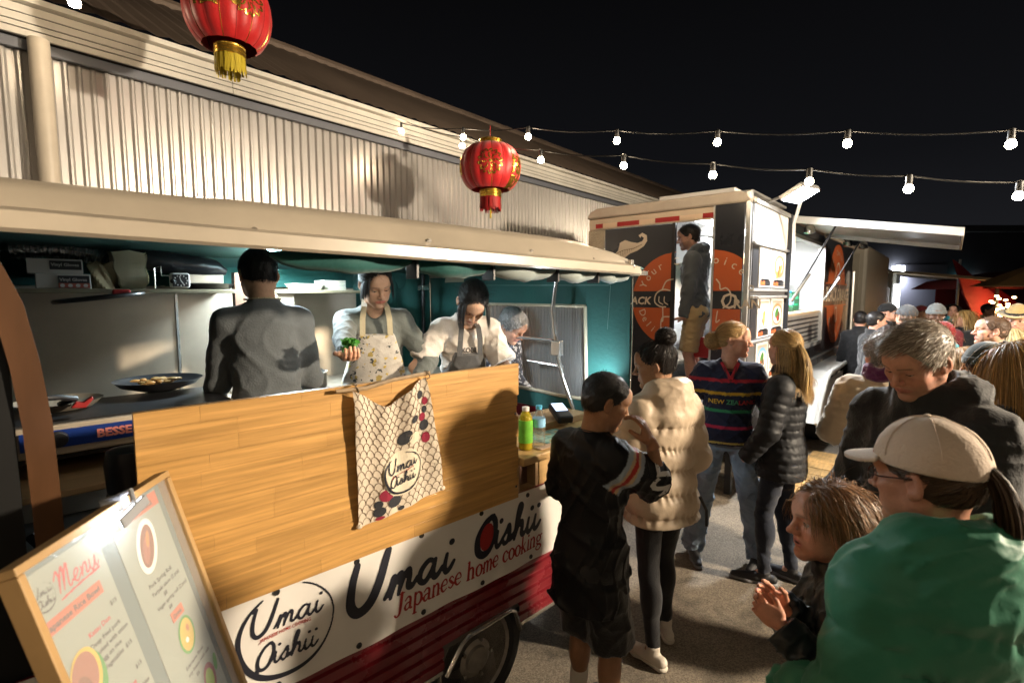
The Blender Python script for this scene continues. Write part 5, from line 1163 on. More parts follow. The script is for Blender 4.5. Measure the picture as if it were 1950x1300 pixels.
        return v, np.concatenate(quads)

def wrinkle(seed, amp, fx=26., fz=34.):
    r = np.random.default_rng(seed); W = [(r.normal(0, fx), r.normal(0, fx), r.normal(0, fz), r.uniform(0, 6.3), r.uniform(.6, 1.2)) for _ in range(5)]
    def fn(X, Y, Z, *a):
        d = 0
        for i, (a_, b, c, ph, w) in enumerate(W):
            s_ = np.sin(a_*X+b*Y+c*Z+ph+1.4*np.sin(.5*b*X+.5*c*Y-.6*a_*Z+ph*2)); d = d+w*(1-np.abs(s_))**2.6
        return (.26*5-d)*amp/1.9
    return fn

SKIN = M('skin', (1,1,1), .50, spec=.35, attr=True, sub=.10, bump=(170,.14), var=(55,.10))
HAIR = M('hair', (1,1,1), .46, spec=.45, attr=True)
EYEM = M('eye', (1,1,1), .08, spec=.6, attr=True)
LASH = M('lash', (.012,.010,.009), .7)

def mk_obj(name, v, q, mat, parent, col=None, smooth=True):
    me = bpy.data.meshes.new(name); n, m = len(v), len(q); k = q.shape[1]
    me.vertices.add(n); me.vertices.foreach_set('co', np.asarray(v, f32).ravel())
    me.loops.add(m*k); me.loops.foreach_set('vertex_index', np.asarray(q, np.int32).ravel())
    me.polygons.add(m); me.polygons.foreach_set('loop_start', np.arange(0, m*k, k, dtype=np.int32))
    me.update(calc_edges=True)
    if smooth: me.polygons.foreach_set('use_smooth', np.ones(m, bool))
    me.materials.append(mat)
    if col is not None:
        a = me.color_attributes.new('Col', 'FLOAT_COLOR', 'POINT'); c = np.ones((n, 4), f32); c[:,:3] = col; a.data.foreach_set('color', c.ravel())
    o = link(bpy.data.objects.new(name, me)); o.parent = parent; BASES[o.name] = Vector((0,0,0)); return o

# ---- head: local frame x right, y forward, z up, origin between the ears at eye level; 0.23 m tall
def make_head(h=.0036, eye_open=.6, gaze_down=0., mouth_open=0., smile=0., jaw=1., nose=1., female=False, tone=(.5,.3,.2), lip=(.42,.14,.11), brow=(.03,.02,.015), browk=.85, stubble=None, cheek=.12, neck_to=(0,-.05,-.20), neck_r=.052, fat=1., ear=1., brow_w=1.):
    V = Vol((-.098,-.135,-.135 if neck_to is None else min(-.135, neck_to[2]-.03)), (.098,.135,.135), h)
    if neck_to is not None:
        lo = np.minimum(V.lo, np.array(neck_to)-.075); hi = np.maximum((.098,.135,.135), np.array(neck_to)+.075); lo[2] = min(-.135, neck_to[2]-.02); V = Vol(lo, hi, h)
    V.ell((0,-.014,.036), (.0755,.0965,.080), .02); V.ell((0,-.03,-.01), (.066,.07,.06), .03)
    V.ell((0,.024,-.030), (.0605*fat,.064,.078), .03)
    for s in (-1, 1):
        V.cone((s*.050*jaw,-.002,-.055), (s*.012,.066,-.099), .019, .0165, .028)
        V.ell((s*.041*fat,.058,-.022), (.023,.022,.018), .022)
        V.ell((s*.036*fat,.050,-.058), (.022,.022,.026), .025)
    V.ell((0,.074,-.099), (.019*jaw,.017,.016), .018)
    bz = .012 if female else .019
    for s in (-1, 1): V.cone((s*.010,.0855,.019), (s*.046,.068,.021), .0085 if female else .0105, .008, .018)
    V.ell((0,.078,.045), (.045,.018,.035), .03)
    for s in (-1, 1): V.ell((s*.0315,.098,.0005), (.0185,.019,.0115), .014, mode='s')
    # nose
    V.cone((0,.0875,.012), (0,.101+.007*nose,-.026), .0072, .0092, .010)
    V.ell((0,.104+.009*nose,-.0315), (.0095,.0105,.0085), .008)
    for s in (-1, 1):
        V.ell((s*.0118,.098,-.035), (.0078,.011,.0075), .006)
        V.ell((s*.0062,.1035,-.0415), (.0034,.0046,.003), .003, mode='s')
    # mouth
    mz = -.0645; mw = .0235+.004*smile; up = .005*smile
    V.ell((0,.077,-.064), (.03,.018,.02), .016)
    for s in (-1, 1):
        V.cone((s*.002,.0922,mz+.0040), (s*mw,.080,mz+.0012+up), .0036, .0020, .005); V.cone((0,.0912,mz-.0056-.006*mouth_open), (s*mw*.86,.080,mz-.002+up), .0044, .0024, .005)
        V.cone((0,.0975,mz-.0002-.002*mouth_open), (s*(mw+.002),.0840,mz+.0006+up), .0016+.004*mouth_open, .0012, .003, mode='s')
        if smile > .2: V.cone((s*.019,.092,-.040), (s*.034,.080,mz+.004), .0022, .002, .006, mode='s')
    V.ell((0,.094,-.0825), (.02,.008,.005), .010, mode='s')
    # eyelids
    ez = .0; ha = .0022+.0042*eye_open; zc = -.0032*gaze_down-.0007
    for s in (-1, 1):
        c = (s*.0315,.0725,ez)
        def lid(X, Y, Z, c=c, s=s):
            d = np.sqrt((X-c[0])**2+(Y-c[1])**2+(Z-c[2])**2)-.0148
            a = np.sqrt(((X-c[0])/.0140)**2+((Z-c[2]-zc-.0012*s*(X-c[0])/.014)/ha)**2); a = (a-1)*ha
            return np.maximum(d, -np.where(Y > c[1], a, .05))
        V.comb(np.array(c)-.016, np.array(c)+.016, lid, .0035)
    # ears
    for s in (-1, 1):
        R = Matrix.Rotation(s*.35, 4, 'Z') @ Matrix.Rotation(-.18, 4, 'X')
        V.ell((s*.0785,-.014,-.006), (.0075*ear,.0185*ear,.031*ear), .008, R); V.ell((s*.0845,-.009,-.003), (.0055,.0105,.019), .004, R, mode='s'); V.ell((s*.078,-.004,-.030), (.005,.008,.010), .006)
    # neck
    if neck_to is not None:
        V.cone((0,-.022,-.062), neck_to, neck_r, neck_r*1.12, .028)
        for s in (-1, 1): V.cone((s*.05,-.03,-.05), (neck_to[0]+s*.015, neck_to[1]+.05, neck_to[2]), .010, .012, .02)
    v, q = V.mesh(); x, y, z = v.T; ax = np.abs(x)
    col = np.tile(np.array(tone), (len(v), 1)); mixc = lambda w, c: col.__iadd__(w[:,None]*(np.array(c)-col))
    ck = cheek*(np.exp(-((ax-.04)**2+(z+.03)**2)/.0006)+.8*np.exp(-(x**2+(z+.03)**2)/.00018)*(y > .09)+.6*(ax > .074)*(np.abs(z) < .035)); mixc(np.clip(ck*(y > -.03), 0, .6), (tone[0]*1.05, tone[1]*.62, tone[2]*.58))
    if stubble:
        w = np.clip((-.040-z)/.012, 0, 1)*np.clip((y+.02-.4*(z+.06))/.015, 0, 1)*np.clip((z+.125)/.01, 0, 1)*stubble[0]; mixc(w, stubble[1])
    lw = np.clip(1.35-np.sqrt((x/(mw+.001))**2+((z-mz+.001-up*(ax/mw)**2*1.)/(.0088+.005*mouth_open))**2), 0, .35)/.35*(y > .075); mixc(np.clip(lw, 0, 1)*.85, lip)
    if mouth_open: mixc(np.clip(1-np.sqrt((x/.018)**2+((z-mz+.001)/(.0035*mouth_open+.001))**2), 0, .3)/.3*(y < .098)*(y > .07), (.04,.012,.01))
    zb = .0235-.35*(ax-.03)**2*12+.02*(ax-.012); bw = np.clip(1.3-np.abs(z-zb)/(.0042*brow_w), 0, 1)*np.clip((ax-.009)/.004, 0, 1)*np.clip((.052-ax)/.008, 0, 1)*(y > .05); mixc(np.clip(bw, 0, 1)*browk, brow)
    # eyes and lashes
    eyes, lash = [], MB()
    for s in (-1, 1):
        c = np.array((s*.0315,.0725,ez)); g = -.35*gaze_down; m = MB(); prof = [(math.sin(t)*.0132, math.cos(t)*.0132) for t in np.linspace(0, math.pi, 22)]
        m.lathe(prof, (0,0,0), 20); m.xf(Matrix.Translation(c) @ Matrix.Rotation(-math.pi/2+g, 4, 'X'))
        cc = []
        for t in np.linspace(0, math.pi, 22):
            cc += [((.01,.01,.01) if t < .22 else (.06,.035,.02) if t < .52 else (.55,.52,.49))]*20
        eyes.append((np.array(m.v), m.f, np.array(cc)))
        pts = []
        for k in range(9):
            u = -1+2*k/8; xx = u*.0138; zz = zc+.0012*s*xx/.014+ha*math.sqrt(max(0, 1-u*u))*1.02; yy = math.sqrt(max(1e-6, .0150**2-min(xx*xx+zz*zz, .0149**2))); pts.append((c[0]+xx, c[1]+yy, c[2]+zz))
        lash.tube(pts, [.0004]+[.0011 if female else .0008]*7+[.0004], 5)
    return v, q, col, eyes, lash

# ---- hand: x along fingers, y towards the thumb, z back of the hand
def make_hand(curl=(.25,.3,.35,.4), thumb=(.5,.2), h=.0034, side=1, pinch=False, spread=.05):
    V = Vol((-.03,-.062,-.085), (.19,.075,.05), h)
    V.cone((-.03,0,0), (.0,0,0), .026, .024, .01); V.ell((.045,.0,0), (.052,.040,.0155), .016); V.ell((.03,.025,-.008), (.03,.018,.014), .012)
    for i, (y, L, r) in enumerate(((.030,.072,.0088),(.011,.080,.0092),(-.009,.074,.0088),(-.028,.058,.0078))):
        a = np.array((.086-.004*abs(i-1), y, .001)); ang = 0; sp = spread*(1.5-i); seg = (.46,.31,.23); rr = r
        c = curl[i] if hasattr(curl, '__len__') else curl
        for j in range(3):
            ang += c*(1.0, 1.25, .8)[j]; d = np.array((math.cos(ang)*math.cos(sp), math.sin(sp)*math.cos(ang), -math.sin(ang))); b = a+d*L*seg[j]
            V.cone(a, b, rr, rr*.93, .006 if j == 0 else .004); a = b; rr *= .93
    a = np.array((.022,.036,-.008)); d1 = np.array((math.cos(thumb[0]), math.sin(thumb[0]), -thumb[1])); d1 /= np.linalg.norm(d1)
    b = a+d1*.040; V.cone(a, b, .0125, .0105, .012); d2 = d1+np.array((.25,-.35,-.15)); d2 /= np.linalg.norm(d2); V.cone(b, b+d2*.032, .0102, .0085, .005)
    v, q = V.mesh()
    if side < 0: v = v*np.array((1,-1,1)); q = q[:, ::-1]
    return v, q

def rot_to(xdir, zdir):
    x = Vector(xdir).normalized(); z = Vector(zdir); z = (z-x*z.dot(x)).normalized(); y = z.cross(x)
    return Matrix((x, y, z)).transposed()
def ik(a, c, l1, l2, hint):
    a, c = Vector(a), Vector(c); d = c-a; L = d.length
    if L > (l1+l2)*.999: c = a+d.normalized()*(l1+l2)*.999; d = c-a; L = d.length
    x = (l1*l1-l2*l2+L*L)/(2*L); hgt = math.sqrt(max(0, l1*l1-x*x)); n = d.normalized(); hv = Vector(hint); hv = (hv-n*hv.dot(n)).normalized()
    return a+n*x+hv*hgt, c

# ---- hair strands: flat ribbons grown from the scalp
SC_C = np.array((0,-.014,.036)); SC_R = np.array((.0775,.0985,.0825))
H2_C = np.array((0,-.030,-.010)); H2_R = np.array((.0695,.0735,.0655))
def h2_out(p, k=1.):
    d = (p-H2_C)/(H2_R*k); L = np.linalg.norm(d, axis=-1, keepdims=True); return np.where(L < 1, H2_C+d/np.maximum(L, 1e-6)*H2_R*k, p)
def scalp(n, rng, bald=0., front=.072, nape=-.05):
    out = []
    while len(out) < n:
        d = rng.normal(size=(n*3, 3)); d /= np.linalg.norm(d, axis=1)[:,None]; lowb = rng.random(len(d)) < .3; p = np.where(lowb[:,None], H2_C+d*H2_R, SC_C+d*SC_R); p = h2_out(p); d2 = (p-SC_C)/SC_R; ok0 = np.linalg.norm(d2, axis=1) > .985; x, y, z = p.T
        ok = ok0 & (z > nape)
        ok &= ~((y > .035) & (z < front+.25*np.abs(x)*0-.5*(np.abs(x)-.045)*(np.abs(x) > .045)))
        ok &= ~((y > .012) & (z < .018)) & ~((y > -.035) & (y <= .02) & (z < -.0))
        if bald: ok &= ~((y > .0-bald*.03) & (np.abs(x) < .055) & (z > .03) & (rng.random(len(p)) < bald))
        out += list(p[ok])
    return np.array(out[:n])
def ribbons(paths, w, rng, col, jit=.25, centre=SC_C):
    """paths (N,S,3) -> verts, quads, colours"""
    N, S, _ = paths.shape; t = np.gradient(paths, axis=1); rad = paths-centre; side = np.cross(t, rad); side /= np.linalg.norm(side, axis=2)[:,:,None]+1e-9
    tw = rng.normal(0, .5, (N,1,1)); nrm = np.cross(side, t); nrm /= np.linalg.norm(nrm, axis=2)[:,:,None]+1e-9; side = side*np.cos(tw)+nrm*np.sin(tw)
    ww = w*np.interp(np.linspace(0, 1, S), [0,.15,.7,1], [.7,1,.85,.15])[None,:,None]*rng.uniform(.6,1.3,(N,1,1))
    v = np.stack([paths-side*ww/2, paths+side*ww/2], 2).reshape(-1, 3)
    b = (np.arange(N)*S*2)[:,None]+(np.arange(S-1)*2)[None,:]; q = np.stack([b, b+1, b+3, b+2], 2).reshape(-1, 4)
    cj = np.exp(rng.normal(0, jit, (N,1,1))); c = (np.array(col)[None,None,:] if np.ndim(col) == 1 else np.asarray(col)[:,None,:])*cj; c = np.repeat(np.repeat(c, S, 1), 2, 1).reshape(-1, 3)
    return v, q, np.clip(c, 0, 1)
def push_out(p, k): 
    p = h2_out(p, k)
    d = (p-SC_C)/(SC_R*k); L = np.linalg.norm(d, axis=-1, keepdims=True); return np.where(L < 1, SC_C+d/np.maximum(L, 1e-6)*SC_R*k, p)
FACE_C = np.array((0,.026,-.03)); FACE_R = np.array((.069,.078,.088))
def off_face(p):
    d = (p-FACE_C)/FACE_R; L = np.linalg.norm(d, axis=-1, keepdims=True); p = np.where(L < 1, FACE_C+d/np.maximum(L, 1e-6)*FACE_R, p)
    w = np.clip((p[...,1]-.045)/.03, 0, 1)*np.clip((.058-p[...,2])/.02, 0, 1); sx = np.where(p[...,0] >= 0, 1., -1.); lim = .062*w; p = p.copy(); p[...,0] = np.where(np.abs(p[...,0]) < lim, sx*lim, p[...,0]); return p
def grow(style, n, rng, g, length, tie=None, curl=0., comb=None, lift=.35, bald=0., front=.072, steps=8, torso=None, wave=0., nape=-.05, part=0., low=False):
    """strand paths in head space; g: gravity direction there"""
    P = scalp(n, rng, bald, front, nape)
    if low: P = scalp(n*6, rng, bald, front, nape); P = P[(P[:,2] < .035) & (P[:,1] < -.02)][:n]; n = len(P)
    N = (P-SC_C)/SC_R**2; N /= np.linalg.norm(N, axis=1)[:,None]
    if style == 'tied':         # combed over the skull to a tie
        T = np.array(tie); S = steps; paths = np.zeros((n, S, 3)); lay = rng.uniform(1.03, 1.11, (n,1))
        for k in range(S):
            t = (k/(S-1)); q = P*(1-t)+(T+rng.normal(0,.006,(n,3)))*t; paths[:,k] = push_out(q, lay)
        paths += rng.normal(0, .0015+curl*.004, (n,1,3))*np.linspace(0,1,S)[None,:,None]*(1-np.linspace(0,1,S)[None,:,None])*4
        return paths
    cd = np.array(comb if comb is not None else (0,.2,-1.)); cd = cd/np.linalg.norm(cd); L = length*rng.uniform(.65,1.15,n); S = steps; st = (L/(S-1))[:,None]
    cdv = np.tile(cd, (n,1)); cdv[:,0] += part*np.sign(P[:,0]+.012)*np.clip(P[:,2]/.08, 0, 1); cdir = cdv-N*(N*cdv).sum(1)[:,None]; cdir /= np.linalg.norm(cdir, axis=1)[:,None]+.15
    v = N*lift+cdir*(1-lift)+rng.normal(0, .10+curl*.3, (n,3)); v /= np.linalg.norm(v, axis=1)[:,None]
    paths = np.zeros((n, S, 3)); p = P.copy(); ph = rng.uniform(0, 6.28, n); lay = rng.uniform(1.01, 1.07 if length > .12 else 1.03, (n,1)); g = np.array(g)
    gk = min(.6, .25+.0*length) if length > .1 else .12
    for k in range(S):
        paths[:,k] = p
        v = v*(1-gk)+(g*.75+cd*.25 if length > .1 else cd)*gk
        if curl: 
            a = ph+k*1.7; v = v+curl*np.stack([np.cos(a), np.sin(a), np.sin(a*1.3)], 1)*.55
        if wave: v = v+wave*np.stack([np.sin(ph*.3+k*1.1+P[:,0]*40), np.cos(ph*.3+k*1.1), 0*ph], 1)*.5
        v /= np.linalg.norm(v, axis=1)[:,None]; p = push_out(p+v*st, lay)
        if length > .055: p = off_face(p)
        if torso is not None:       # keep long hair outside the back and shoulders
            c, r = torso; d = (p-c)/r; Lq = np.linalg.norm(d, axis=1, keepdims=True); p = np.where(Lq < 1, c+d/np.maximum(Lq, 1e-6)*r, p)
    return paths
def tail(n, rng, tie, g, length, r0, r1, steps=10, wave=.1, dir0=None, torso=None):
    T = np.array(tie); g = np.array(g); off = rng.normal(0, 1, (n,3)); off /= np.linalg.norm(off, axis=1)[:,None]; off *= rng.random((n,1))**.5
    p = np.tile(T, (n,1))+off*r0; v = np.tile(np.array(dir0 if dir0 is not None else g), (n,1)).astype(float)+off*.25; S = steps; st = (length*rng.uniform(.7,1.08,n)/(S-1))[:,None]; paths = np.zeros((n,S,3)); ph = rng.uniform(0,6.28,n)
    for k in range(S):
        paths[:,k] = p; v = v*.68+g*.32+wave*np.stack([np.sin(ph*.25+k*.9), np.cos(ph*.25+k*.8), 0*ph], 1)*.5; tt = k/(S-1); tgt = off*(r0+(r1-r0)*math.sin(math.pi*min(1, tt*1.1))**.8)
        v /= np.linalg.norm(v, axis=1)[:,None]; cen = p.mean(0); p = p+v*st; p += ((p.mean(0)+tgt)-p)*.25
        if torso is not None:
            c, r = torso; d = (p-c)/r; Lq = np.linalg.norm(d, axis=1, keepdims=True); p = np.where(Lq < 1, c+d/np.maximum(Lq, 1e-6)*r, p)
        p = push_out(p, 1.02)
    return paths
def hair_cap(t, h, front=.072, rough=.004, seed=1, nape=-.055, tone=1):
    V = Vol((-.11,-.14,-.09), (.11,.125,.15), h); w = wrinkle(seed, rough, 60, 40)
    V.ell(SC_C, SC_R-.001+t, .005, disp=w); V.ell(H2_C, H2_R-.001+t, .012, disp=w)
    V.ell((0,.075,-.06), (.085,.105,.072+front-.01), .012, mode='s'); V.ell((0,-.07,-.125), (.09,.10,.125+nape), .012, mode='s'); V.ell((0,.01,-.05), (.12,.030,.052), .008, mode='s')
    return V.mesh()
# ---- a whole person
def np3(m): return np.array(m.to_3x3())
class Person:
    def __init__(s, label, top, face, z0=0., h=None, **k):
        h = 1.7; top = Vector(top)
        for _ in range(4):
            s.pose((0,0), face, h, z0=z0, **k); t = s.hM @ Vector((0,-.012,.119)); h *= (top.z-z0)/t.z
        Rz = Matrix.Rotation(math.radians(face-90), 3, 'Z'); o = Rz @ t
        s.pose((top.x-o.x, top.y-o.y), face, h, z0=z0, **k); s.make_root(label, **k)
    def pose(s, loc, face, h=1.7, build=1., lean=0., side=0., twist=0., head=(0,0,0), lod=1, z0=0., seed=1, group=None, hs=1., bust=0., neckf=.03):
        s.place = (loc, face, z0)
        s.seed = seed; s.rng = np.random.default_rng(seed); s.lod = lod; s.h = h; S = s.S = h/1.75; s.build = build
        s.world = Matrix.Translation((loc[0], loc[1], z0)) @ Matrix.Rotation(math.radians(face-90), 4, 'Z')
        s.Hc = Vector((0,0,.93*S)); R = Matrix.Rotation(math.radians(side), 4, 'Y') @ Matrix.Rotation(-math.radians(lean), 4, 'X') @ Matrix.Rotation(math.radians(twist), 4, 'Z')
        s.R = R.to_3x3(); s.Rn = np.array(s.R); up = s.R @ Vector((0,0,1)); fw = s.R @ Vector((0,1,0)); rt = s.R @ Vector((1,0,0)); s.up, s.fw, s.rt = up, fw, rt
        s.N = s.Hc+up*.525*S; s.sh = {1: s.Hc+up*.447*S+rt*.152*S*build, -1: s.Hc+up*.447*S-rt*.152*S*build}
        p, y, r = head; s.hR = (s.R @ Matrix.Rotation(math.radians(y), 3, 'Z') @ Matrix.Rotation(-math.radians(p), 3, 'X') @ Matrix.Rotation(math.radians(r), 3, 'Y'))
        s.hs = hs*(S**.35)*1.0
        piv = s.N+up*.07*S+fw*neckf*S*.5; s.HC = piv+s.hR @ Vector((0,.022,.088))*s.hs
        s.hM = Matrix.Translation(s.HC) @ s.hR.to_4x4() @ Matrix.Scale(s.hs, 4)
        s.arm = {}; s.parts = []; s.bodyv = []; s.bodyq = []; s.bodyc = []; s.tone = (.5,.3,.2); s.hands = {}
        s.legs = {}
        for sd in (1, -1): s.set_arm(sd, (sd*.245,.05,.80)); s.set_leg(sd, (sd*.10,0))
    def make_root(s, label, group=None, **k):
        loc, face, z0 = s.place
        s.root = link(bpy.data.objects.new('person', None)); s.root.empty_display_size = .05; s.root.location = (loc[0], loc[1], z0); s.root.rotation_euler = (0,0,math.radians(face-90)); BASES[s.root.name] = Vector((0,0,0))
        tag(s.root, label, 'person', group)
    def P(s, x, y, z): return s.Hc+s.rt*x*s.S+s.fw*y*s.S+s.up*z*s.S      # torso space point (z from the hips)
    def set_arm(s, sd, wrist, hint=None):
        hint = hint or (sd*.22,-.55,-1.); e, w = ik(s.sh[sd], Vector(wrist)*s.S, .295*s.S, .255*s.S, hint); s.arm[sd] = (e, w)
    def set_leg(s, sd, foot, toe=None, knee=(0,1,0), lift=0.):
        hip = s.Hc+Vector((sd*.088*s.S*s.build,0,-.04*s.S)); a = Vector((foot[0]*s.S, foot[1]*s.S, (.085+lift)*s.S)); k, a = ik(hip, a, .412*s.S, .40*s.S, knee); s.legs[sd] = (hip, k, a, toe if toe is not None else sd*-8)
    def addbody(s, v, q, col):
        o = sum(len(x) for x in s.bodyv); s.bodyv.append(v); s.bodyq.append(q+o); s.bodyc.append(np.broadcast_to(np.array(col), (len(v), 3)) if np.ndim(col) == 1 else col)
    def skin_head(s, **k):
        s.tone = k.get('tone', s.tone); inv = s.hM.inverted(); nb = inv @ (s.N-s.up*.03*s.S)
        h = (.0033,.0042,.0062)[s.lod]
        v, q, c, eyes, lash = make_head(h=h, neck_to=tuple(nb), **k); M4 = np.array(s.hM); xf = lambda a: a @ M4[:3,:3].T+M4[:3,3]
        s.addbody(xf(v), q, c); s.xf = xf
        if s.lod < 2:
            for ev, ef, ec in eyes:
                m_ = mesh_of(xf(ev), ef, 'eye'); m_.polygons.foreach_set('use_smooth', [True]*len(m_.polygons)); m_.materials.append(EYEM); setcol(m_, ec); o = link(bpy.data.objects.new('eye', m_)); o.parent = s.root
            m_ = mesh_of(xf(np.array(lash.v)), lash.f, 'eyelashes'); m_.materials.append(LASH); o = link(bpy.data.objects.new('eyelashes', m_)); o.parent = s.root; o['kind'] = 'stuff'
    def hand(s, sd, xdir, zdir, hk=1., **k):
        v, q = make_hand(side=sd, **k); Rm = np.array(rot_to(xdir, zdir)); sc = s.S**.6; v = (v*sc*hk) @ Rm.T+np.array(s.arm[sd][1]); s.addbody(v, q, (s.tone[0]*1.02, s.tone[1]*.93, s.tone[2]*.9)); s.hands[sd] = Rm
    def body(s, fore=True, legs=True, arm_k=.9, h=None, leg_k=.8):
        """limbs and trunk under the clothes; finer where skin shows"""
        S = s.S; pts = [s.N, s.Hc]+[p for sd in (1,-1) for p in (s.sh[sd], *s.arm[sd])]+[p for sd in (1,-1) for p in s.legs[sd][:3]]; A = np.array([tuple(p) for p in pts])
        V = Vol(A.min(0)-.16, A.max(0)+.14, h or .014); b = s.build
        V.loft(s.Hc, s.Rn, [(-.10*S,.12*S*b,.09*S,0,0),(.12*S,.115*S*b,.085*S,0,0),(.38*S,.135*S*b,.095*S,0,0),(.47*S,.12*S*b,.08*S,0,0)], .03)
        for sd in (1,-1):
            e, w = s.arm[sd]; V.cone(s.sh[sd], e, .041*S*arm_k, .034*S*arm_k, .03); V.cone(e, w, .034*S*arm_k, .024*S, .012); V.ell(e+(w-e)*.25, (.037*S*arm_k,)*3, .03)
            if legs:
                hp, k, a, _ = s.legs[sd]; V.cone(hp, k, .074*S*b*leg_k, .048*S*leg_k, .03); V.cone(k, a, .046*S*leg_k, .032*S*leg_k, .02); V.ell(k+(a-k)*.30+Vector((0,-.018*S*leg_k,0)), (.047*S*leg_k,.050*S*leg_k,.10*S), .03); V.cone(a, a+Vector((0,.05*S,-.03*S)), .032*S, .026*S, .02)
        v, q = V.mesh(); s.addbody(v, q, s.tone)
    def finish_body(s):
        mk_obj('body', np.concatenate(s.bodyv), np.concatenate(s.bodyq), SKIN, s.root, np.concatenate(s.bodyc))
    # -- clothing
    def top(s, name, mat, th=.014, hem=-.10, sleeve='long', h=None, wr=.011, puff=None, hood=None, collar=None, k=.032, col=None, flare=0., slee_r=1., neck_cut=None, open_front=False, belly=0., cuff=.0, wf=(26.,34.), drop=0.):
        S = s.S; b = s.build; h = h or (.0085,.0115,.016)[s.lod]; A = np.array([tuple(p) for p in [s.N, s.P(0,0,hem)]+[p for sd in (1,-1) for p in (s.sh[sd], *s.arm[sd])]])
        V = Vol(A.min(0)-.24, A.max(0)+.22, h); w = wrinkle(s.seed+5, wr, *wf); t = th
        st = [(hem*S, (.168+flare)*S*b+t, (.124+flare*.8+belly)*S+t, 0, -.004), (0., (.160+flare*.5)*S*b+t, (.116+flare*.4+belly)*S+t, 0, .0), (.12*S, .130*S*b+t, .095*S+t+belly*S*.8, 0, .006), (.27*S, .141*S*b+t, .106*S+t, 0, .010), (.37*S, .150*S*b+t, .108*S+t, 0, .006), (.44*S, .142*S*b+t, .095*S+t, 0, -.004), (.485*S, .108*S*b+t*.8, .076*S+t*.7, 0, -.008), (.525*S, .066*S+t*.6, .060*S+t*.5, 0, .0), (.545*S, .057*S+t*.4, .056*S+t*.4, 0, .004)]
        if hem < -.3: st.insert(1, (-.12*S, (.170+flare)*S*b+t, (.128+flare*.6+belly)*S+t, 0, 0.))
        pf = None
        if puff:
            ps, pa = puff
            def pf(x, y, z):
                sn = np.abs(np.sin(math.pi*(z/ps+.045*np.sin(x*11)+.03*np.sin(y*13+x*4)))); th_ = np.arctan2(y, x)
                return -pa*(sn**.5-.76)+.4*w(x, y, z)+pa*.30*(1-sn)**1.3*np.sin(th_*24+2.2*np.sin(z*27+th_*3)+z*8)
        V.loft(s.Hc, s.Rn, st, .03, disp=pf if puff else (lambda x, y, z: w(x, y, z)))
        for sd in (1,-1):
            e, wr_ = s.arm[sd]; a0 = s.sh[sd]; L1 = (e-a0).length; L2 = (wr_-e).length; r0 = (.050*S+t*.8)*slee_r
            def dA(L, off):
                if puff: return lambda X, Y, Z, q: (lambda sn: -pa*.9*(sn**.5-.76)+.4*w(X, Y, Z)+pa*.30*(1-sn)**1.3*np.sin(110*X+90*Y+2.*np.sin(40*Z)))(np.abs(np.sin(math.pi*(off+q*L)/ps)))
                return lambda X, Y, Z, q: w(X, Y, Z)
            V.ell(a0+(s.Hc-a0)*.06, (.050*S+t*.8,)*3, k); V.cone(s.N-s.up*.035*S+s.rt*sd*.03*S-s.fw*.01*S, a0+s.up*.0*S, .036*S+t*.6, .046*S+t*.7, .035)
            if sleeve == 'long':
                V.cone(a0, e, r0, (.041*S+t*.85)*slee_r, k, disp=dA(L1, 0)); V.cone(e, wr_+(e-wr_)*.02, (.041*S+t*.85)*slee_r, (.029*S+t*.7+cuff)*slee_r, .018, disp=dA(L2, L1), flat=True)
            elif sleeve == 'short':
                m = a0.lerp(e, .78+drop); V.cone(a0, m, r0*1.02, (.052*S+t)*slee_r, k, disp=dA(L1, 0), flat=True)
        if hood:
            hr = hood; c = s.N-s.fw*.085*S+s.up*.005*S
            if hr == 'up': pass
            else:
                for x in (-.085,-.045,0,.045,.085): V.ell(c+s.rt*x*S*hr+s.fw*(abs(x)*.55)*S+s.up*(.035-abs(x)*.15)*S, (.052*S*hr,.062*S*hr,.052*S*hr), .04, disp=lambda X, Y, Z: w(X, Y, Z)*1.2)
                V.ell(c-s.fw*.02*S-s.up*.075*S, (.10*S*hr,.048*S*hr,.095*S*hr), .045, disp=lambda X, Y, Z: w(X, Y, Z))
                for sd in (1,-1): V.cone(c+s.rt*sd*.085*S+s.fw*.05*S+s.up*.02*S, s.N+s.fw*.075*S+s.rt*sd*.035*S-s.up*.045*S, .036*S*hr, .024*S, .03)
        if collar:
            for i in range(14):
                a = 2*math.pi*i/14; V.ell(s.N+s.up*(.018+collar*.35)*S+s.rt*math.cos(a)*.072*S+s.fw*(math.sin(a)*.068+.008)*S-s.up*.02*math.sin(a)*S, (.022*S,.022*S,.026*S+collar*.5*S), .02)
            V.cone(s.N+s.up*.02*S, s.N+s.up*.12*S, .056*S, .07*S, .008, mode='s')
        if neck_cut is not None: V.ell(s.N+s.fw*.055*S+s.up*(.035-neck_cut*.3)*S, (.058*S,.05*S,.055*S+neck_cut*S), .008, mode='s')
        v, q = V.mesh(); c = None
        if col is not None: c = col(s, v)
        s.topv, s.topq = v, q
        return mk_obj(name, v, q, mat, s.root, c)
    def loc(s, v):      # torso coordinates of points (unscaled metres / S)
        return ((np.asarray(v)-np.array(s.Hc)) @ s.Rn)/s.S
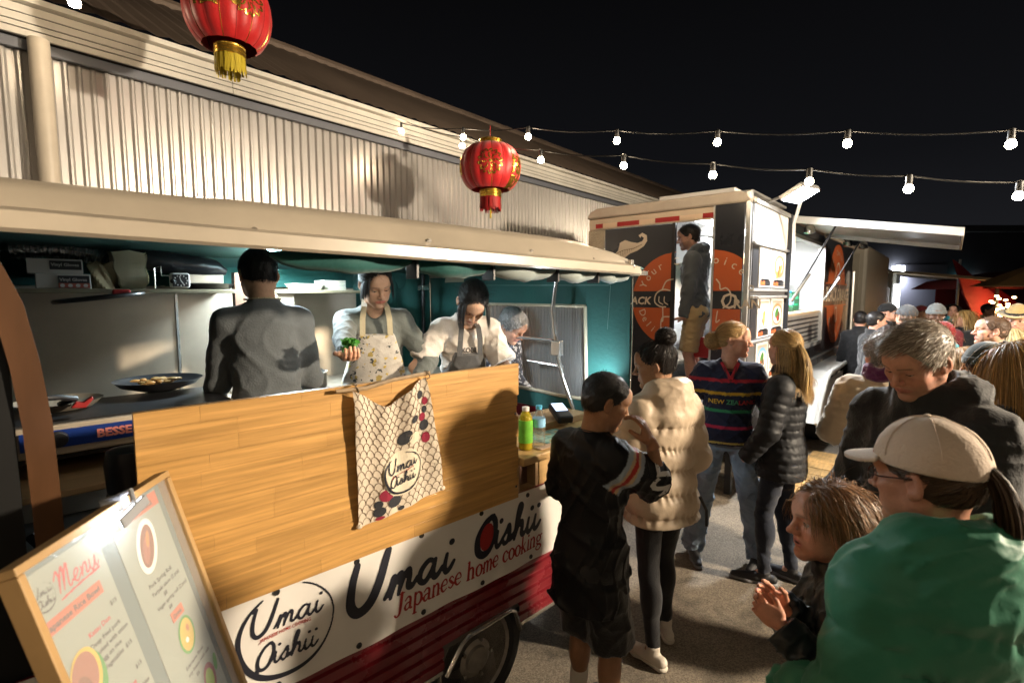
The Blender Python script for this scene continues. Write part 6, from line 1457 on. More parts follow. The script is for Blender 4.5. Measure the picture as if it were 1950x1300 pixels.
    def trousers(s, name, mat, th=.012, top=.06, end=.0, flare=.0, wr=.010, h=None, col=None, knee_r=1., short=None, wf=(24.,40.)):
        S = s.S; b = s.build; h = h or (.009,.0115,.016)[s.lod]; A = np.array([tuple(p) for sd in (1,-1) for p in s.legs[sd][:3]]+[tuple(s.P(0,0,top))])
        V = Vol(A.min(0)-.17, A.max(0)+.16, h); w = wrinkle(s.seed+9, wr, *wf); t = th
        V.loft(s.Hc, s.Rn, [(-.10*S,.146*S*b+t*.6,.102*S+t*.6,0,-.006),(-.02*S,.146*S*b+t*.6,.102*S+t*.6,0,-.006),(top*S,.128*S*b+t*.6,.092*S+t*.6,0,0)], .03, disp=lambda x, y, z: w(x, y, z)*.6)
        for sd in (1,-1):
            hp, k, a, _ = s.legs[sd]; dz = lambda X, Y, Z, q: w(X, Y, Z)
            V.ell(hp+Vector((0,-.028*S,-.02*S)), (.085*S*b+t*.5,.095*S+t*.5,.10*S), .03)
            kk = hp.lerp(k, short) if short else k
            V.cone(hp, kk, .078*S*b+t, ((.052*S+t)*knee_r if not short else .075*S+t), .028, disp=dz, flat=bool(short))
            if not short:
                a2 = k.lerp(a, 1-end); V.cone(k, a2, (.050*S+t)*knee_r, .036*S+t+flare, .02, disp=lambda X, Y, Z, q: w(X, Y, Z)*(1+.8*q), flat=True); V.ell(k+(a-k)*.3+Vector((0,-.016*S,0)), (.049*S+t,.052*S+t,.11*S), .03)
        if not short:
            for sd in (1,-1): hp, k, a, _ = s.legs[sd]; a2 = k.lerp(a, 1-end); 
        v, q = V.mesh(); return mk_obj(name, v, q, mat, s.root, None if col is None else col(s, v))
    def shoes(s, mat, solemat, L=.26, ankle=0., h=.0075, lace=None):
        S = s.S
        for sd in (1,-1):
            hp, k, a, toe = s.legs[sd]; an = math.radians(toe); f = Vector((math.sin(-an)*1., math.cos(an), 0)); base = Vector((a.x, a.y, a.z-.085*S)); hl = base-f*.055*S; tp = base+f*(L-.075)*S; V = Vol(np.array(base)-.24, np.array(base)+.24, h)
            V.cone(hl+Vector((0,0,.045*S)), base+f*.05*S+Vector((0,0,.045*S)), .031*S, .034*S, .012); V.cone(base+f*.05*S+Vector((0,0,.042*S)), tp+Vector((0,0,.026*S)), .035*S, .027*S, .015); V.cone(base+Vector((0,0,.06*S)), base+Vector((0,0,.10*S+ankle)), .035*S, .034*S+.003, .012, flat=True)
            V.plane(base+Vector((0,0,.022)), (0,0,-1)); v, q = V.mesh(); o = mk_obj('shoe', v, q, mat, s.root)
            V = Vol(np.array(base)-.24, np.array(base)+.24, h); V.cone(hl+Vector((0,0,.02)), tp+Vector((0,0,.02)), .034*S, .031*S, .008); r_ = f.cross(Vector((0,0,1))); V.cone(base+f*.09*S+r_*.006+Vector((0,0,.02)), base+f*.10*S-r_*.006+Vector((0,0,.02)), .038*S, .038*S, .015)
            V.plane(base+Vector((0,0,.001)), (0,0,-1)); V.plane(base+Vector((0,0,.026)), (0,0,1)); v, q = V.mesh(); o2 = mk_obj('sole', v, q, solemat, o)
            if lace:
                for j in range(4):
                    c_ = base+f*(.045+.022*j)*S+Vector((0,0,(.088-.011*j)*S)); m = MB().tube([c_-r_*.020*S-Vector((0,0,.008)), c_+Vector((0,0,.004)), c_+r_*.020*S-Vector((0,0,.008))], .003, 5); m_ = mesh_of(m.v, m.f, 'lace'); m_.materials.append(lace); oo = link(bpy.data.objects.new('lace', m_)); oo.parent = o
    # -- hair
    def hairdo(s, style, col, n=None, length=.05, cap=.008, front=.072, curl=0., comb=None, lift=.35, bald=0., tie=None, tl=.25, w=.0022, grey=None, nape=-.05, wave=0., buns=.045, tail_r=(.012,.035), jit=.28, torso_r=None, capk=.8, part=0., locks=0, lockl=.12):
        if style in ('pony','bun','half'): cap = min(cap, .0035)
        elif length > .055 and curl < .5: cap = min(cap, .004)
        n = n or (2600,1500,420)[s.lod]; w = w*(1,1.25,2.2)[s.lod]; rng = s.rng; inv = s.hR.transposed(); g = np.array(inv @ Vector((0,0,-1))); hi = s.hM.inverted()
        c = hi @ (s.Hc+s.up*.33*s.S-s.fw*.01*s.S); torso = None
        tr_ = torso_r or .0
        if length > .12 or style in ('tail','pony'): torso = (np.array(c), np.array((.215*s.build+tr_, .15+tr_, .20+tr_*.6))*s.S/s.hs)
        cols = np.array(col)
        if s.lod == 0: n = int(n*1.45); w *= .74
        def colfn(k):
            if grey is None: return np.tile(cols, (k,1))
            m = rng.random(k) < grey[0]; out = np.tile(cols, (k,1)); out[m] = grey[1]; return out
        vs, qs, cs = [], [], []
        def put(paths, ww=w, centre=SC_C):
            v, q, cc = ribbons(paths, ww, rng, colfn(len(paths)), jit, centre); o = sum(len(x) for x in vs); vs.append(v); qs.append(q+o); cs.append(cc)
        st = (10,8,6)[s.lod]
        if cap:
            v, q = hair_cap(cap, (.0045,.006,.009)[s.lod], front, .003+curl*.006, s.seed, nape-.005); vs.append(v); qs.append(q); cs.append(np.tile(cols*capk if grey is None else (cols*(1-grey[0])+np.array(grey[1])*grey[0])*capk, (len(v),1)))
        if style == 'loose': put(grow('loose', n, rng, g, length, None, curl, comb, lift, bald, front, st+(2 if length > .12 else 0), torso, wave, nape, part))
        if style in ('pony','bun','half'):
            put(grow('tied', int(n*1.0), rng, g, 0, tie, curl, steps=st, front=front, nape=nape))
            if style in ('pony','half'): 
                dr = np.array(tie)-SC_C; dr /= np.linalg.norm(dr); put(tail(int(n*.55), rng, tie, g, tl, tail_r[0], tail_r[1], st+3, wave+.05, dr*.7+g*.5, torso), w*1.1, np.array(tie)+np.array((0,.1,0)))
            if style == 'half': put(grow('loose', int(n*.7), rng, g, length, None, curl, comb, .08, 0, .05, st+3, torso, wave, nape, 0., True))
            if locks:
                k = locks; u = rng.random(k); sx = np.where(rng.random(k) < .5, 1., -1.); P0_ = np.stack([sx*(.045+.028*u), .062-.05*u, .075-.055*u], 1); st_ = st+2; PP = np.zeros((k,st_,3)); p_ = P0_.copy(); v_ = np.stack([sx*.8, .25+0*u, -.2+0*u], 1)+rng.normal(0,.15,(k,3)); LL = (lockl*rng.uniform(.6,1.1,k)/(st_-1))[:,None]
                for i in range(st_): PP[:,i] = p_; v_ = v_*.6+g*.4; v_ /= np.linalg.norm(v_, axis=1)[:,None]; p_ = off_face(push_out(p_+v_*LL, 1.02))
                put(PP)
            if style == 'bun':
                B = np.array(tie)+(np.array(tie)-SC_C)/np.linalg.norm(np.array(tie)-SC_C)*buns*.55; k = int(n*.6); d = rng.normal(size=(k,3)); d /= np.linalg.norm(d, axis=1)[:,None]; ax = rng.normal(size=(k,3)); ax = np.cross(d, ax); ax /= np.linalg.norm(ax, axis=1)[:,None]; P_ = np.zeros((k,st,3))
                for i in range(st):
                    a = 2.2*i/(st-1); rr = buns*rng.uniform(.75,1.12,(k,1)); P_[:,i] = B+(d*np.cos(a)+ax*np.sin(a))*rr*(1+.12*np.sin(a*4+d[:,:1]*9))
                put(P_, w, B); V = Vol(B-buns*1.3, B+buns*1.3, .006); V.ell(B, (buns*.9,)*3, .005, disp=wrinkle(s.seed, .004, 60, 60)); v, q = V.mesh(); o = sum(len(x) for x in vs); vs.append(v); qs.append(q+o); cs.append(np.tile(cols*.7, (len(v),1)))
            if style == 'pony' or style == 'half':
                V = Vol(np.array(tie)-.03, np.array(tie)+.03, .004); V.ell(tie, (.014,.012,.014), .004); v, q = V.mesh(); mk_obj('hair_tie', s.xf(v), q, LASH, s.root)
        if s.lod < 2 and length < .3 and not getattr(s, 'hat', False):       # loose single hairs
            fl = grow('loose', (150,70)[s.lod], rng, g, max(.03, min(length, .06))*1.3, None, .35, (0,-.2,-.6), .75, bald, front, 7, None, 0., nape); put(push_out(fl, 1.04), w*.5)
        v = s.xf(np.concatenate(vs)); o = mk_obj('hair', v, np.concatenate(qs), HAIR, s.root, np.concatenate(cs)); o['kind'] = 'stuff'; return o
    def flyaways(s, col, n, length=.05): pass
    def cap_hat(s, mat, r=.012, brim=None, band=None, kind='cap', top=0.):
        s.hat = True
        h = (.0045,.006,.009)[s.lod]; V = Vol((-.16,-.17,-.09), (.16,.26,.18), h); w = wrinkle(s.seed+2, .0022, 25, 25)
        V.ell(SC_C+np.array((0,0,.006)), SC_R+r+np.array((0,0,top)), .006, disp=w)
        if kind == 'cap':
            V.plane((0,.09,.040), (0,.14,-1)); v, q = V.mesh(); o = mk_obj('cap', s.xf(v), q, mat, s.root)
            if s.lod == 0:
                for i in range(6):
                    a = math.pi*i/3+math.pi/6; R_ = SC_R+r+np.array((0,0,top)); m = MB().tube([tuple(SC_C+np.array((0,0,.006))+R_*1.006*np.array((math.cos(a)*math.sin(t), math.sin(a)*math.sin(t), math.cos(t)))) for t in np.linspace(.08, 1.42, 14)], .0012, 4); m_ = mesh_of(s.xf(np.array(m.v)), m.f, 'seam'); m_.materials.append(mat); oo = link(bpy.data.objects.new('seam', m_)); oo.parent = o
                m = MB().sphere(tuple(SC_C+np.array((0,0,.006+SC_R[2]+r+top))), (.008,.008,.005), 10, 6); m_ = mesh_of(s.xf(np.array(m.v)), m.f, 'button'); m_.materials.append(mat); oo = link(bpy.data.objects.new('button', m_)); oo.parent = o
            V = Vol((-.12,.02,-.02), (.12,.24,.11), .004)
            def bill(X, Y, Z):
                e = np.sqrt((X/.082)**2+((Y-.065)/.105)**2); zz = .052-2.6*X**2-.18*(Y-.09); return np.maximum(np.maximum((e-1)*.08, np.abs(Z-zz)-.0042), .06-Y)
            V.comb((-.1,.05,-.02), (.1,.19,.09), bill, .002); v, q = V.mesh(); mk_obj('visor', s.xf(v), q, mat, o); return o
        if kind == 'beanie':
            V.plane((0,.05,.018), (0,.10,-1)); V2 = Vol((-.13,-.15,-.05), (.13,.15,.09), h); V2.ell(SC_C+np.array((0,0,-.0)), SC_R+r+.007, .005, disp=w); V2.plane((0,.05,.018), (0,.10,-1)); V2.plane((0,.05,.062), (0,-.10,1)); v, q = V.mesh(); o = mk_obj('beanie', s.xf(v), q, mat, s.root); v, q = V2.mesh(); mk_obj('turned_brim', s.xf(v), q, mat, o); return o
        if kind == 'hat':
            V.plane((0,0,.045), (0,.05,-1)); v, q = V.mesh(); o = mk_obj('hat', s.xf(v), q, mat, s.root); V = Vol((-.19,-.2,.01), (.19,.21,.11), .006)
            V.comb((-.17,-.19,.02), (.17,.19,.09), lambda X, Y, Z: np.maximum((np.sqrt((X/.145)**2+((Y+.01)/.165)**2)-1)*.14, np.abs(Z-.052-2.*X**2*.6+.05*Y)-.005), .002); v, q = V.mesh(); mk_obj('brim', s.xf(v), q, mat, o)
            if band: m = MB().lathe([(1.0,.052),(1.0,.078)], (0,0,0), 32); mk_obj('hat_band', s.xf(np.array([(x*(SC_R[0]+r+.002), y*(SC_R[1]+r+.002)-.014, z) for x, y, z in m.v])), np.array([f for f in m.f if len(f) == 4]), band, o)
            return o
    def toworld(s, p): return s.world @ Vector(p)
    def tolocal(s, p): return s.world.inverted() @ Vector(p)
    def apron(s, mat, ztop=.33, zb=-.30, hw=.125, th=.03, strap=None, belt=.05, col=None, name='apron', wr=.006):
        S = s.S; b = s.build; h = (.007,.0095,.014)[s.lod]; V = Vol(np.array(s.Hc)-.45, np.array(s.Hc)+.6, h); w = wrinkle(s.seed+21, wr)
        t = th; V.loft(s.Hc, s.Rn, [(zb*S,.168*S*b+t,.128*S+t,0,0),(0,.160*S*b+t,.120*S+t,0,0),(.12*S,.130*S*b+t,.098*S+t,0,.006),(.27*S,.141*S*b+t,.109*S+t,0,.010),(ztop*S,.146*S*b+t,.110*S+t,0,.008)], .01, disp=w)
        V.plane(s.P(0,.02,0), -s.fw); V.plane(s.P(hw,0,ztop), s.rt+s.up*.3); V.plane(s.P(-hw,0,ztop), -s.rt+s.up*.3)
        v, q = V.mesh(); o = mk_obj(name, v, q, mat, s.root, None if col is None else col(s, v))
        if strap:
            for sd in (1,-1):
                p = [s.P(sd*hw*.75,.128+t*.55,ztop-.01), s.P(sd*hw*.72,.112+t*.5,ztop+.09), s.P(sd*hw*.62,.055+t,ztop+.15), s.P(sd*hw*.5,-.02,ztop+.172), s.P(sd*.05,-.075,ztop+.165)]; m = MB()
                for a, b_ in zip(p[:-1], p[1:]): m.bar(a, b_, .028, .008, tuple(s.fw+s.up*.6))
                m_ = mesh_of(m.v, m.f, 'apron_strap'); m_.materials.append(strap); oo = link(bpy.data.objects.new('apron_strap', m_)); oo.parent = s.root
        return o
    def scarf(s, mat, r=.038, z=.03, name='scarf'):
        V = Vol(np.array(s.N)-.22, np.array(s.N)+.22, .0085); w = wrinkle(s.seed+31, .010, 40, 40)
        for ring, zz in ((.088,0.),(.080,.04)):
            for i in range(16): a = 2*math.pi*i/16; V.ell(s.N+s.up*(z+zz+.012*math.sin(3*a+ring*50))*s.S+s.rt*math.cos(a)*ring*s.S+s.fw*(math.sin(a)*ring*.95+.012)*s.S, (r*s.S,r*s.S,r*.75*s.S), .015, disp=w)
        V.cone(s.N+s.up*.02*s.S, s.N+s.up*.2*s.S, .062*s.S, .062*s.S, .008, mode='s'); v, q = V.mesh(); return mk_obj(name, v, q, mat, s.root)
    def glasses(s, mat):
        m = MB()
        for sd in (1,-1):
            m.tube([(sd*.0315+.021*math.cos(a), .100-.004*math.cos(a)*sd, -.001+.015*math.sin(a)) for a in np.linspace(0, 2*math.pi, 17)[:-1]], .0016, 5, closed=True); m.tube([(sd*.052,.096,.003),(sd*.078,.06,.004),(sd*.082,-.01,.008)], .0018, 5)
        m.tube([(-.011,.103,.003),(0,.106,.005),(.011,.103,.003)], .0016, 5); v = s.xf(np.array(m.v)); m_ = mesh_of(v, m.f, 'glasses'); m_.materials.append(mat); o = link(bpy.data.objects.new('glasses', m_)); o.parent = s.root; o['kind'] = 'stuff'; return o
    def decal(s, mb, mat, name, off=.003, dirw=None):
        """lay flat print on the last top garment: mb verts are start points, shot along dirw"""
        me = BVHTree.FromPolygons([Vector(p) for p in s.topv], [tuple(int(i) for i in q) for q in s.topq]); out = []; d = Vector(dirw).normalized()
        for p in mb.v:
            hit = me.ray_cast(Vector(p), d); out.append(tuple((hit[0]-d*off) if hit[0] is not None else Vector(p)))
        m_ = mesh_of(out, mb.f, name); m_.materials.append(mat); o = link(bpy.data.objects.new(name, m_)); o.parent = s.root; return o
# ---------------------------------------------------------------- fabrics
def fabric(name, col=(.1,.1,.1), rough=.8, fine=120., attr=False, sheen=.25, var=(7,.12), coat=0., spec=.3, b2=.25): return M(name, col, rough, spec=spec, bump=(fine, b2), var=var, attr=attr, sheen=sheen, coat=coat)
GSW = fabric('grey_sweat', (.095,.105,.112)); GRN_SW = fabric('sage_sweat', (.115,.125,.115)); WTEE = fabric('white_tee', (.58,.52,.46)); GAP = fabric('grey_apron', (.085,.083,.082)); CRM = fabric('cream_strap', (.42,.36,.24))
BEIGE = fabric('beige_nylon', (.50,.39,.28), .50, 14., sheen=0., spec=.45, b2=.5); BLKN = fabric('black_nylon_jacket', (.014,.015,.018), .58, 16., sheen=0., spec=.35, b2=.5)
LEG = fabric('black_leggings', (.010,.010,.012), .7); NAVYL = fabric('navy_denim', (.012,.017,.032), .8); DEN = fabric('blue_denim', (.22,.29,.38), .85, 90., var=(5,.35)); RUG = fabric('rugby_knit', (1,1,1), .8, 90., attr=True); JER = fabric('jersey_mesh', (1,1,1), .40, 300., attr=True, spec=.22, sheen=0.)
BLKC = fabric('black_cloth', (.010,.010,.011), .8); GRNP = fabric('green_nylon', (.032,.185,.112), .52, 12., sheen=.1, spec=.35, b2=.5); KIDJ = fabric('kid_jacket', (.012,.016,.018), .4, 14., spec=.5, sheen=0., b2=.5)
FLEECE = fabric('cream_fleece', (.62,.50,.36), .95, 180., sheen=.6); PURP = fabric('purple_knit', (.12,.022,.10), .95, 160., sheen=.5); HOOD_G = fabric('grey_hoodie', (.075,.085,.095)); KHAKI = fabric('khaki_cotton', (.40,.29,.15), .85); CAPB = fabric('cap_beige', (.62,.50,.40), .85, 160.); BEAN = fabric('beanie_green', (.020,.032,.030), .95, 200., sheen=.5)
MARN = fabric('maroon_cloth', (.13,.012,.018)); REDH = fabric('red_knit', (.22,.012,.015), .95); CYAN = fabric('cyan_cloth', (.02,.32,.42)); GREYK = fabric('grey_knit', (.13,.14,.14), .95); TAN = fabric('tan_felt', (.36,.25,.10), .9); STRAP = fabric('tan_strap', (.30,.19,.08), .7); REDS = fabric('red_shirt', (.30,.03,.025), .85); DGREY = fabric('charcoal_cloth', (.013,.013,.015), .7)
WSH = M('white_sneaker', (.62,.56,.48), .6, bump=(80,.2)); WSO = M('white_sole', (.60,.55,.47), .5); BSH = M('black_sneaker', (.025,.025,.028), .6, bump=(60,.3)); GSO = M('grey_sole', (.20,.20,.21), .6); SOCKW = fabric('white_sock', (.6,.55,.48), .9)
# floral prints
def floral(name, base, petals, scale, thr):
    m = M(name, base, .8, bump=(120,.2), sheen=.2); nt = m.node_tree; N, Lk = nt.nodes, nt.links; b = N['Principled BSDF']; tc = N.new('ShaderNodeTexCoord'); cur = None
    src = N.new('ShaderNodeRGB'); src.outputs[0].default_value = (*base, 1); cur = src.outputs[0]
    for i, (c, sc, t0, dist) in enumerate(petals):
        nz = N.new('ShaderNodeTexNoise'); nz.inputs['Scale'].default_value = sc*2; Lk.new(tc.outputs['Object'], nz.inputs['Vector'])
        va = N.new('ShaderNodeVectorMath'); va.operation = 'SCALE'; va.inputs['Scale'].default_value = dist; Lk.new(nz.outputs['Color'], va.inputs[0])
        ad = N.new('ShaderNodeVectorMath'); Lk.new(tc.outputs['Object'], ad.inputs[0]); Lk.new(va.outputs[0], ad.inputs[1])
        v = N.new('ShaderNodeTexVoronoi'); v.inputs['Scale'].default_value = sc; Lk.new(ad.outputs[0], v.inputs['Vector'])
        mr = N.new('ShaderNodeMapRange'); mr.inputs[1].default_value = t0; mr.inputs[2].default_value = t0+.04; mr.inputs[3].default_value = 1; mr.inputs[4].default_value = 0; Lk.new(v.outputs['Distance'], mr.inputs[0])
        mx = N.new('ShaderNodeMix'); mx.data_type = 'RGBA'; Lk.new(mr.outputs[0], mx.inputs['Factor']); Lk.new(cur, mx.inputs['A']); mx.inputs['B'].default_value = (*c, 1); cur = mx.outputs['Result']
    Lk.new(cur, b.inputs['Base Color']); return m
NAVF = floral('navy_floral', (.010,.014,.030), [((.10,.14,.24),14,.30,.05),((.46,.48,.54),20,.27,.045),((.40,.42,.48),46,.26,.02)], 1, 1)
APRF = floral('floral_apron', (.44,.40,.35), [((.30,.22,.06),15,.24,.05),((.44,.31,.06),22,.17,.03),((.03,.035,.035),26,.22,.06)], 1, 1)
BLKH, BRNH, GRYH, BLND = (.012,.010,.010), (.085,.048,.024), (.30,.27,.24), (.42,.27,.11)
EAS, FAIR, TANT, DARKT = (.50,.30,.20), (.56,.31,.22), (.30,.155,.085), (.10,.05,.032)

def KW(x, y, z): v = KF @ Vector((x,y,z)); return v
# ---- inside the caravan
p = Person('cook seen from behind in a grey sweatshirt inside the caravan', KW(.79,2.58,2.10), 122, z0=.45, seed=11, lean=9, head=(16,8,0), lod=0, build=1.0)
p.set_arm(1, (.20,.34,1.02)); p.set_arm(-1, (-.20,.34,1.0)); p.skin_head(tone=EAS); p.body(); p.finish_body(); p.top('sweatshirt', GSW, th=.016, wr=.008, wf=(20.,30.), neck_cut=.0, hem=-.12, slee_r=1.0); p.trousers('trousers', BLKC)
p.hairdo('loose', BLKH, length=.022, comb=(0,-.1,-1), lift=.35, n=5200, w=.0017, cap=.006, nape=-.062); p.apron(BLKC, ztop=.0, hw=.16, th=.034)
nk = MB()
for i in range(10):
    a0, a1 = math.pi*(1.02+i*.096), math.pi*(1.02+(i+1)*.096); nk.bar(p.N+p.up*.022*p.S+p.rt*math.cos(a0)*.068+p.fw*(math.sin(a0)*.060+.002), p.N+p.up*.022*p.S+p.rt*math.cos(a1)*.068+p.fw*(math.sin(a1)*.060+.002), .022, .006, (0,0,1))
m_ = mesh_of(nk.v, nk.f, 'apron_strap'); m_.materials.append(CRM); o_ = link(bpy.data.objects.new('apron_strap', m_)); o_.parent = p.root

p = Person('woman in a sage sweatshirt and floral apron holding green herbs in the caravan', KW(1.325,2.42,2.065), -70, z0=.45, seed=12, lean=8, head=(20,14,4), lod=0, build=1.02)
p.set_arm(1, p.tolocal((-.70,2.13,1.60))/p.S, (1,-.2,-.6)); p.set_arm(-1, (-.17,.34,1.0), (-1,-.3,-.4)); p.skin_head(tone=EAS, female=True, eye_open=.12, gaze_down=1.2, lip=(.42,.12,.09), brow=(.03,.022,.018), nose=.75, cheek=.10, jaw=.86, fat=.95, brow_w=.65, browk=.7); p.body()
p.hand(1, p.tolocal((-.60,2.02,1.585))-p.arm[1][1], p.tolocal((-.6,2.2,0))-p.tolocal((-.6,2.2,1)), curl=(.55,.6,.65,.7), thumb=(.7,.3)); p.hand(-1, (.3,.8,-.5), (0,0,1)); p.finish_body()
p.top('sweatshirt', GRN_SW, th=.016, neck_cut=.025, slee_r=1.05, wr=.009); p.apron(APRF, ztop=.395, hw=.10, th=.052, strap=CRM); p.trousers('trousers', BLKC)
p.hairdo('pony', BLKH, tie=(0,-.112,.0), tl=.16, cap=.009, front=.058, torso_r=.02, n=3800, locks=700, lockl=.11)
HERB = p.toworld(p.arm[1][1])
p.top_ = None
h_ = thing('herb_bunch', 'bunch of bright green herb leaves in the hand of the woman in the floral apron', 'herbs', tuple(HERB)); hb = MB(); rr = random.Random(4); hc = p.toworld(p.arm[1][1]+Vector(p.hands[1][:,0])*.065-Vector(p.hands[1][:,2])*.035)
for k in range(130):
    d = Vector((rr.gauss(0,1), rr.gauss(0,1), rr.gauss(.4,.7))); c = hc+Vector((0,0,.02))+d.normalized()*rr.uniform(.005,.042); u_ = Vector((rr.gauss(0,1),rr.gauss(0,1),rr.gauss(0,1))).normalized(); w_ = u_.cross(Vector((rr.gauss(0,1),rr.gauss(0,1),rr.gauss(0,1)))).normalized(); L = rr.uniform(.008,.015)
    hb.add([c-u_*L, c-u_*L*.3+w_*L*.6, c+u_*L*.5+w_*L*.5, c+u_*L, c+u_*L*.5-w_*L*.5, c-u_*L*.3-w_*L*.6], [(0,1,2,3,4,5)])
part('leaves', hb, M('herb_green', (.045,.20,.02), .5, var=(60,.4)), h_, kind='stuff')

p = Person('girl in a white T-shirt and grey apron looking down behind the pine screen', KW(1.745,2.10,1.935), -72, z0=.45, seed=13, lean=22, head=(30,-4,-6), lod=0, build=.95)
p.set_arm(1, (.24,.42,.98), (1,-.3,-.4)); p.set_arm(-1, (-.15,.46,.92), (-1,-.3,-.4)); p.skin_head(tone=EAS, female=True, eye_open=.12, gaze_down=1.2, nose=.7, brow=(.03,.022,.018), cheek=.10, jaw=.84, fat=.96, brow_w=.65, browk=.7); p.body(h=.009, arm_k=.95); p.hand(1, (0,.8,-.6), (0,0,1)); p.hand(-1, (0,.8,-.6), (0,0,1)); p.finish_body()
p.top('tshirt', WTEE, th=.014, sleeve='short', neck_cut=.03, slee_r=1.2, wr=.012, drop=.04); p.apron(GAP, ztop=.35, hw=.085, th=.046, strap=GAP); p.trousers('trousers', BLKC)
p.decal(text_mb('KOBE', .036, lambda x, y: tuple(p.P(-x/p.S, .4, .355+y/p.S)), 'CENTER', bold=.001, maxedge=.012), M('print_grey', (.06,.05,.05), .8), 'shirt_lettering', dirw=-p.fw)['kind'] = 'stuff'
p.hairdo('pony', BLKH, tie=(0,-.10,-.03), tl=.12, cap=.010, front=.062, n=3400, locks=520, lockl=.15, torso_r=.02)

p = Person('smiling grey-haired woman in a navy floral shirt at the end of the caravan', KW(2.31,2.36,1.785), -42, z0=.45, seed=14, lean=26, head=(14,6,6), lod=0, build=1.05)
p.set_arm(1, (.20,.46,.90)); p.set_arm(-1, (-.2,.4,.9)); p.skin_head(tone=FAIR, female=True, eye_open=.25, gaze_down=.8, smile=1., cheek=.2, lip=(.42,.15,.13), browk=.4); p.body(); p.hand(1, (0,.8,-.5), (0,0,1)); p.finish_body()
p.top('shirt', NAVF, th=.020, collar=.015, slee_r=1.25, wr=.013); p.trousers('trousers', BLKC); p.hairdo('loose', (.09,.085,.085), length=.04, comb=(0,.55,-.5), lift=.4, cap=.014, front=.068, n=4200, grey=(.5,(.42,.41,.41)), w=.002, nape=-.06)

# ---- man in the trailer doorway
tp_ = TF @ Vector((5.0,2.03,2.585))
p = Person('man in a grey hoodie and khaki shorts standing in the trailer doorway', tp_, 152, z0=.82, seed=15, lean=4, head=(8,8,0), lod=1, build=1.1)
p.set_arm(1, (.17,.08,.80)); p.set_arm(-1, (-.17,.10,.80)); p.skin_head(tone=FAIR, stubble=(.5,(.16,.11,.08))); p.body(leg_k=1.); p.hand(-1, (.3,.9,-.2), (0,0,1)); p.finish_body(); p.top('hoodie', HOOD_G, th=.022, hood=.95, slee_r=1.2, wr=.014, hem=-.10); p.trousers('shorts', KHAKI, short=.95, th=.016, wr=.009); p.shoes(BSH, GSO); p.hairdo('loose', (.03,.022,.016), length=.03, comb=(0,-.3,-1), cap=.008, n=2400)

# ---- queue in front of the stall
def jersey(s, v):
    c = np.tile(np.array((.007,.007,.008)), (len(v),1)); L = s.loc(v); a, e = np.array(s.sh[1]), np.array(s.arm[1][0]); d = e-a; q = ((v-a) @ d)/(d @ d); rad = np.linalg.norm(v-a-np.clip(q,0,1)[:,None]*d, axis=1)
    on = (L[:,0] > .105) & (rad < .12) & (q > -.35); t = q+.55*(L[:,1])/.1*.12+.1
    for lo, hi, cc in ((.05,.16,(.30,.36,.42)),(.16,.22,(.50,.36,.22)),(.22,.31,(.36,.03,.025)),(.31,.37,(.50,.36,.22)),(.37,.46,(.30,.34,.40))): c[on & (t > lo) & (t < hi)] = cc
    return c
p = Person('boy in a loose black sports jersey and shorts raising a hand to his face', (0.414, 2.05, 1.575), 42, seed=21, lean=0, head=(20,-34,0), lod=0, build=.84, hs=.99)
p.set_arm(1, p.tolocal((0.548, 1.95, 1.319))/p.S, p.tolocal((.9,.5,-1.))-p.tolocal((0,0,0))); p.set_arm(-1, (-.22,.30,1.12)); p.set_leg(1, (.10,.02)); p.set_leg(-1, (-.11,.05))
p.skin_head(tone=TANT, eye_open=.3, gaze_down=1., lip=(.28,.10,.08), brow=BLKH, cheek=.06, ear=1.05); p.body(h=.007, leg_k=1., arm_k=1.0)
p.hand(1, p.tolocal((0.484,1.98,1.468))-p.tolocal((0.548, 1.95, 1.319)), p.tolocal((1,-.5,.2))-p.tolocal((0,0,0)), curl=(.35,.5,.45,.4), thumb=(.45,.6)); p.hand(-1, (.2,.8,.3), (0,0,1)); p.finish_body()
p.top('jersey', JER, th=.026, hem=-.24, sleeve='short', slee_r=1.15, wr=.014, neck_cut=.0, col=jersey, h=.0065, drop=.12, k=.04, flare=.015, wf=(16.,12.)); ax_ = (p.arm[1][0]-p.sh[1]).normalized()
sd_ = p.tolocal((.75,-.66,0))-p.tolocal((0,0,0)); cx_ = p.sh[1].lerp(p.arm[1][0], .62)+sd_*.3; xr_ = sd_.cross(ax_).normalized()
p.decal(text_mb('72', .115, lambda x, y: tuple(cx_-ax_*(y-.03)+xr_*(-x)), 'CENTER', bold=.004, maxedge=.02), M('number_white', (.52,.50,.48), .6), 'jersey_number', dirw=-sd_)['kind'] = 'stuff'
p.trousers('shorts', fabric('black_shorts', (.007,.007,.008), .5), short=.98, th=.032, wr=.012, wf=(16.,10.))
p.hairdo('loose', BLKH, length=.016, comb=(0,.3,-.8), lift=.5, cap=.006, n=5200, w=.0016, nape=-.055)
for sd in (1,-1):
    hp, k_, a_, _ = p.legs[sd]; V = Vol(np.array(a_)-.16, np.array(a_)+.22, .008); V.cone(k_.lerp(a_, .62), a_, .042*p.S+.003, .036*p.S+.003, .01); v, q = V.mesh(); mk_obj('sock', v, q, SOCKW, p.root)
p.shoes(BSH, WSO)
cd_ = MB().tube([p.N+p.up*.018+p.rt*math.cos(a)*.066*p.S+p.fw*(math.sin(a)*.058+.0)*p.S-p.up*.012*math.sin(a) for a in np.linspace(0,2*math.pi,25)[:-1]], .002, 5, closed=True); m_ = mesh_of(cd_.v, cd_.f, 'neck_cord'); m_.materials.append(BLACKM); o_ = link(bpy.data.objects.new('neck_cord', m_)); o_.parent = p.root

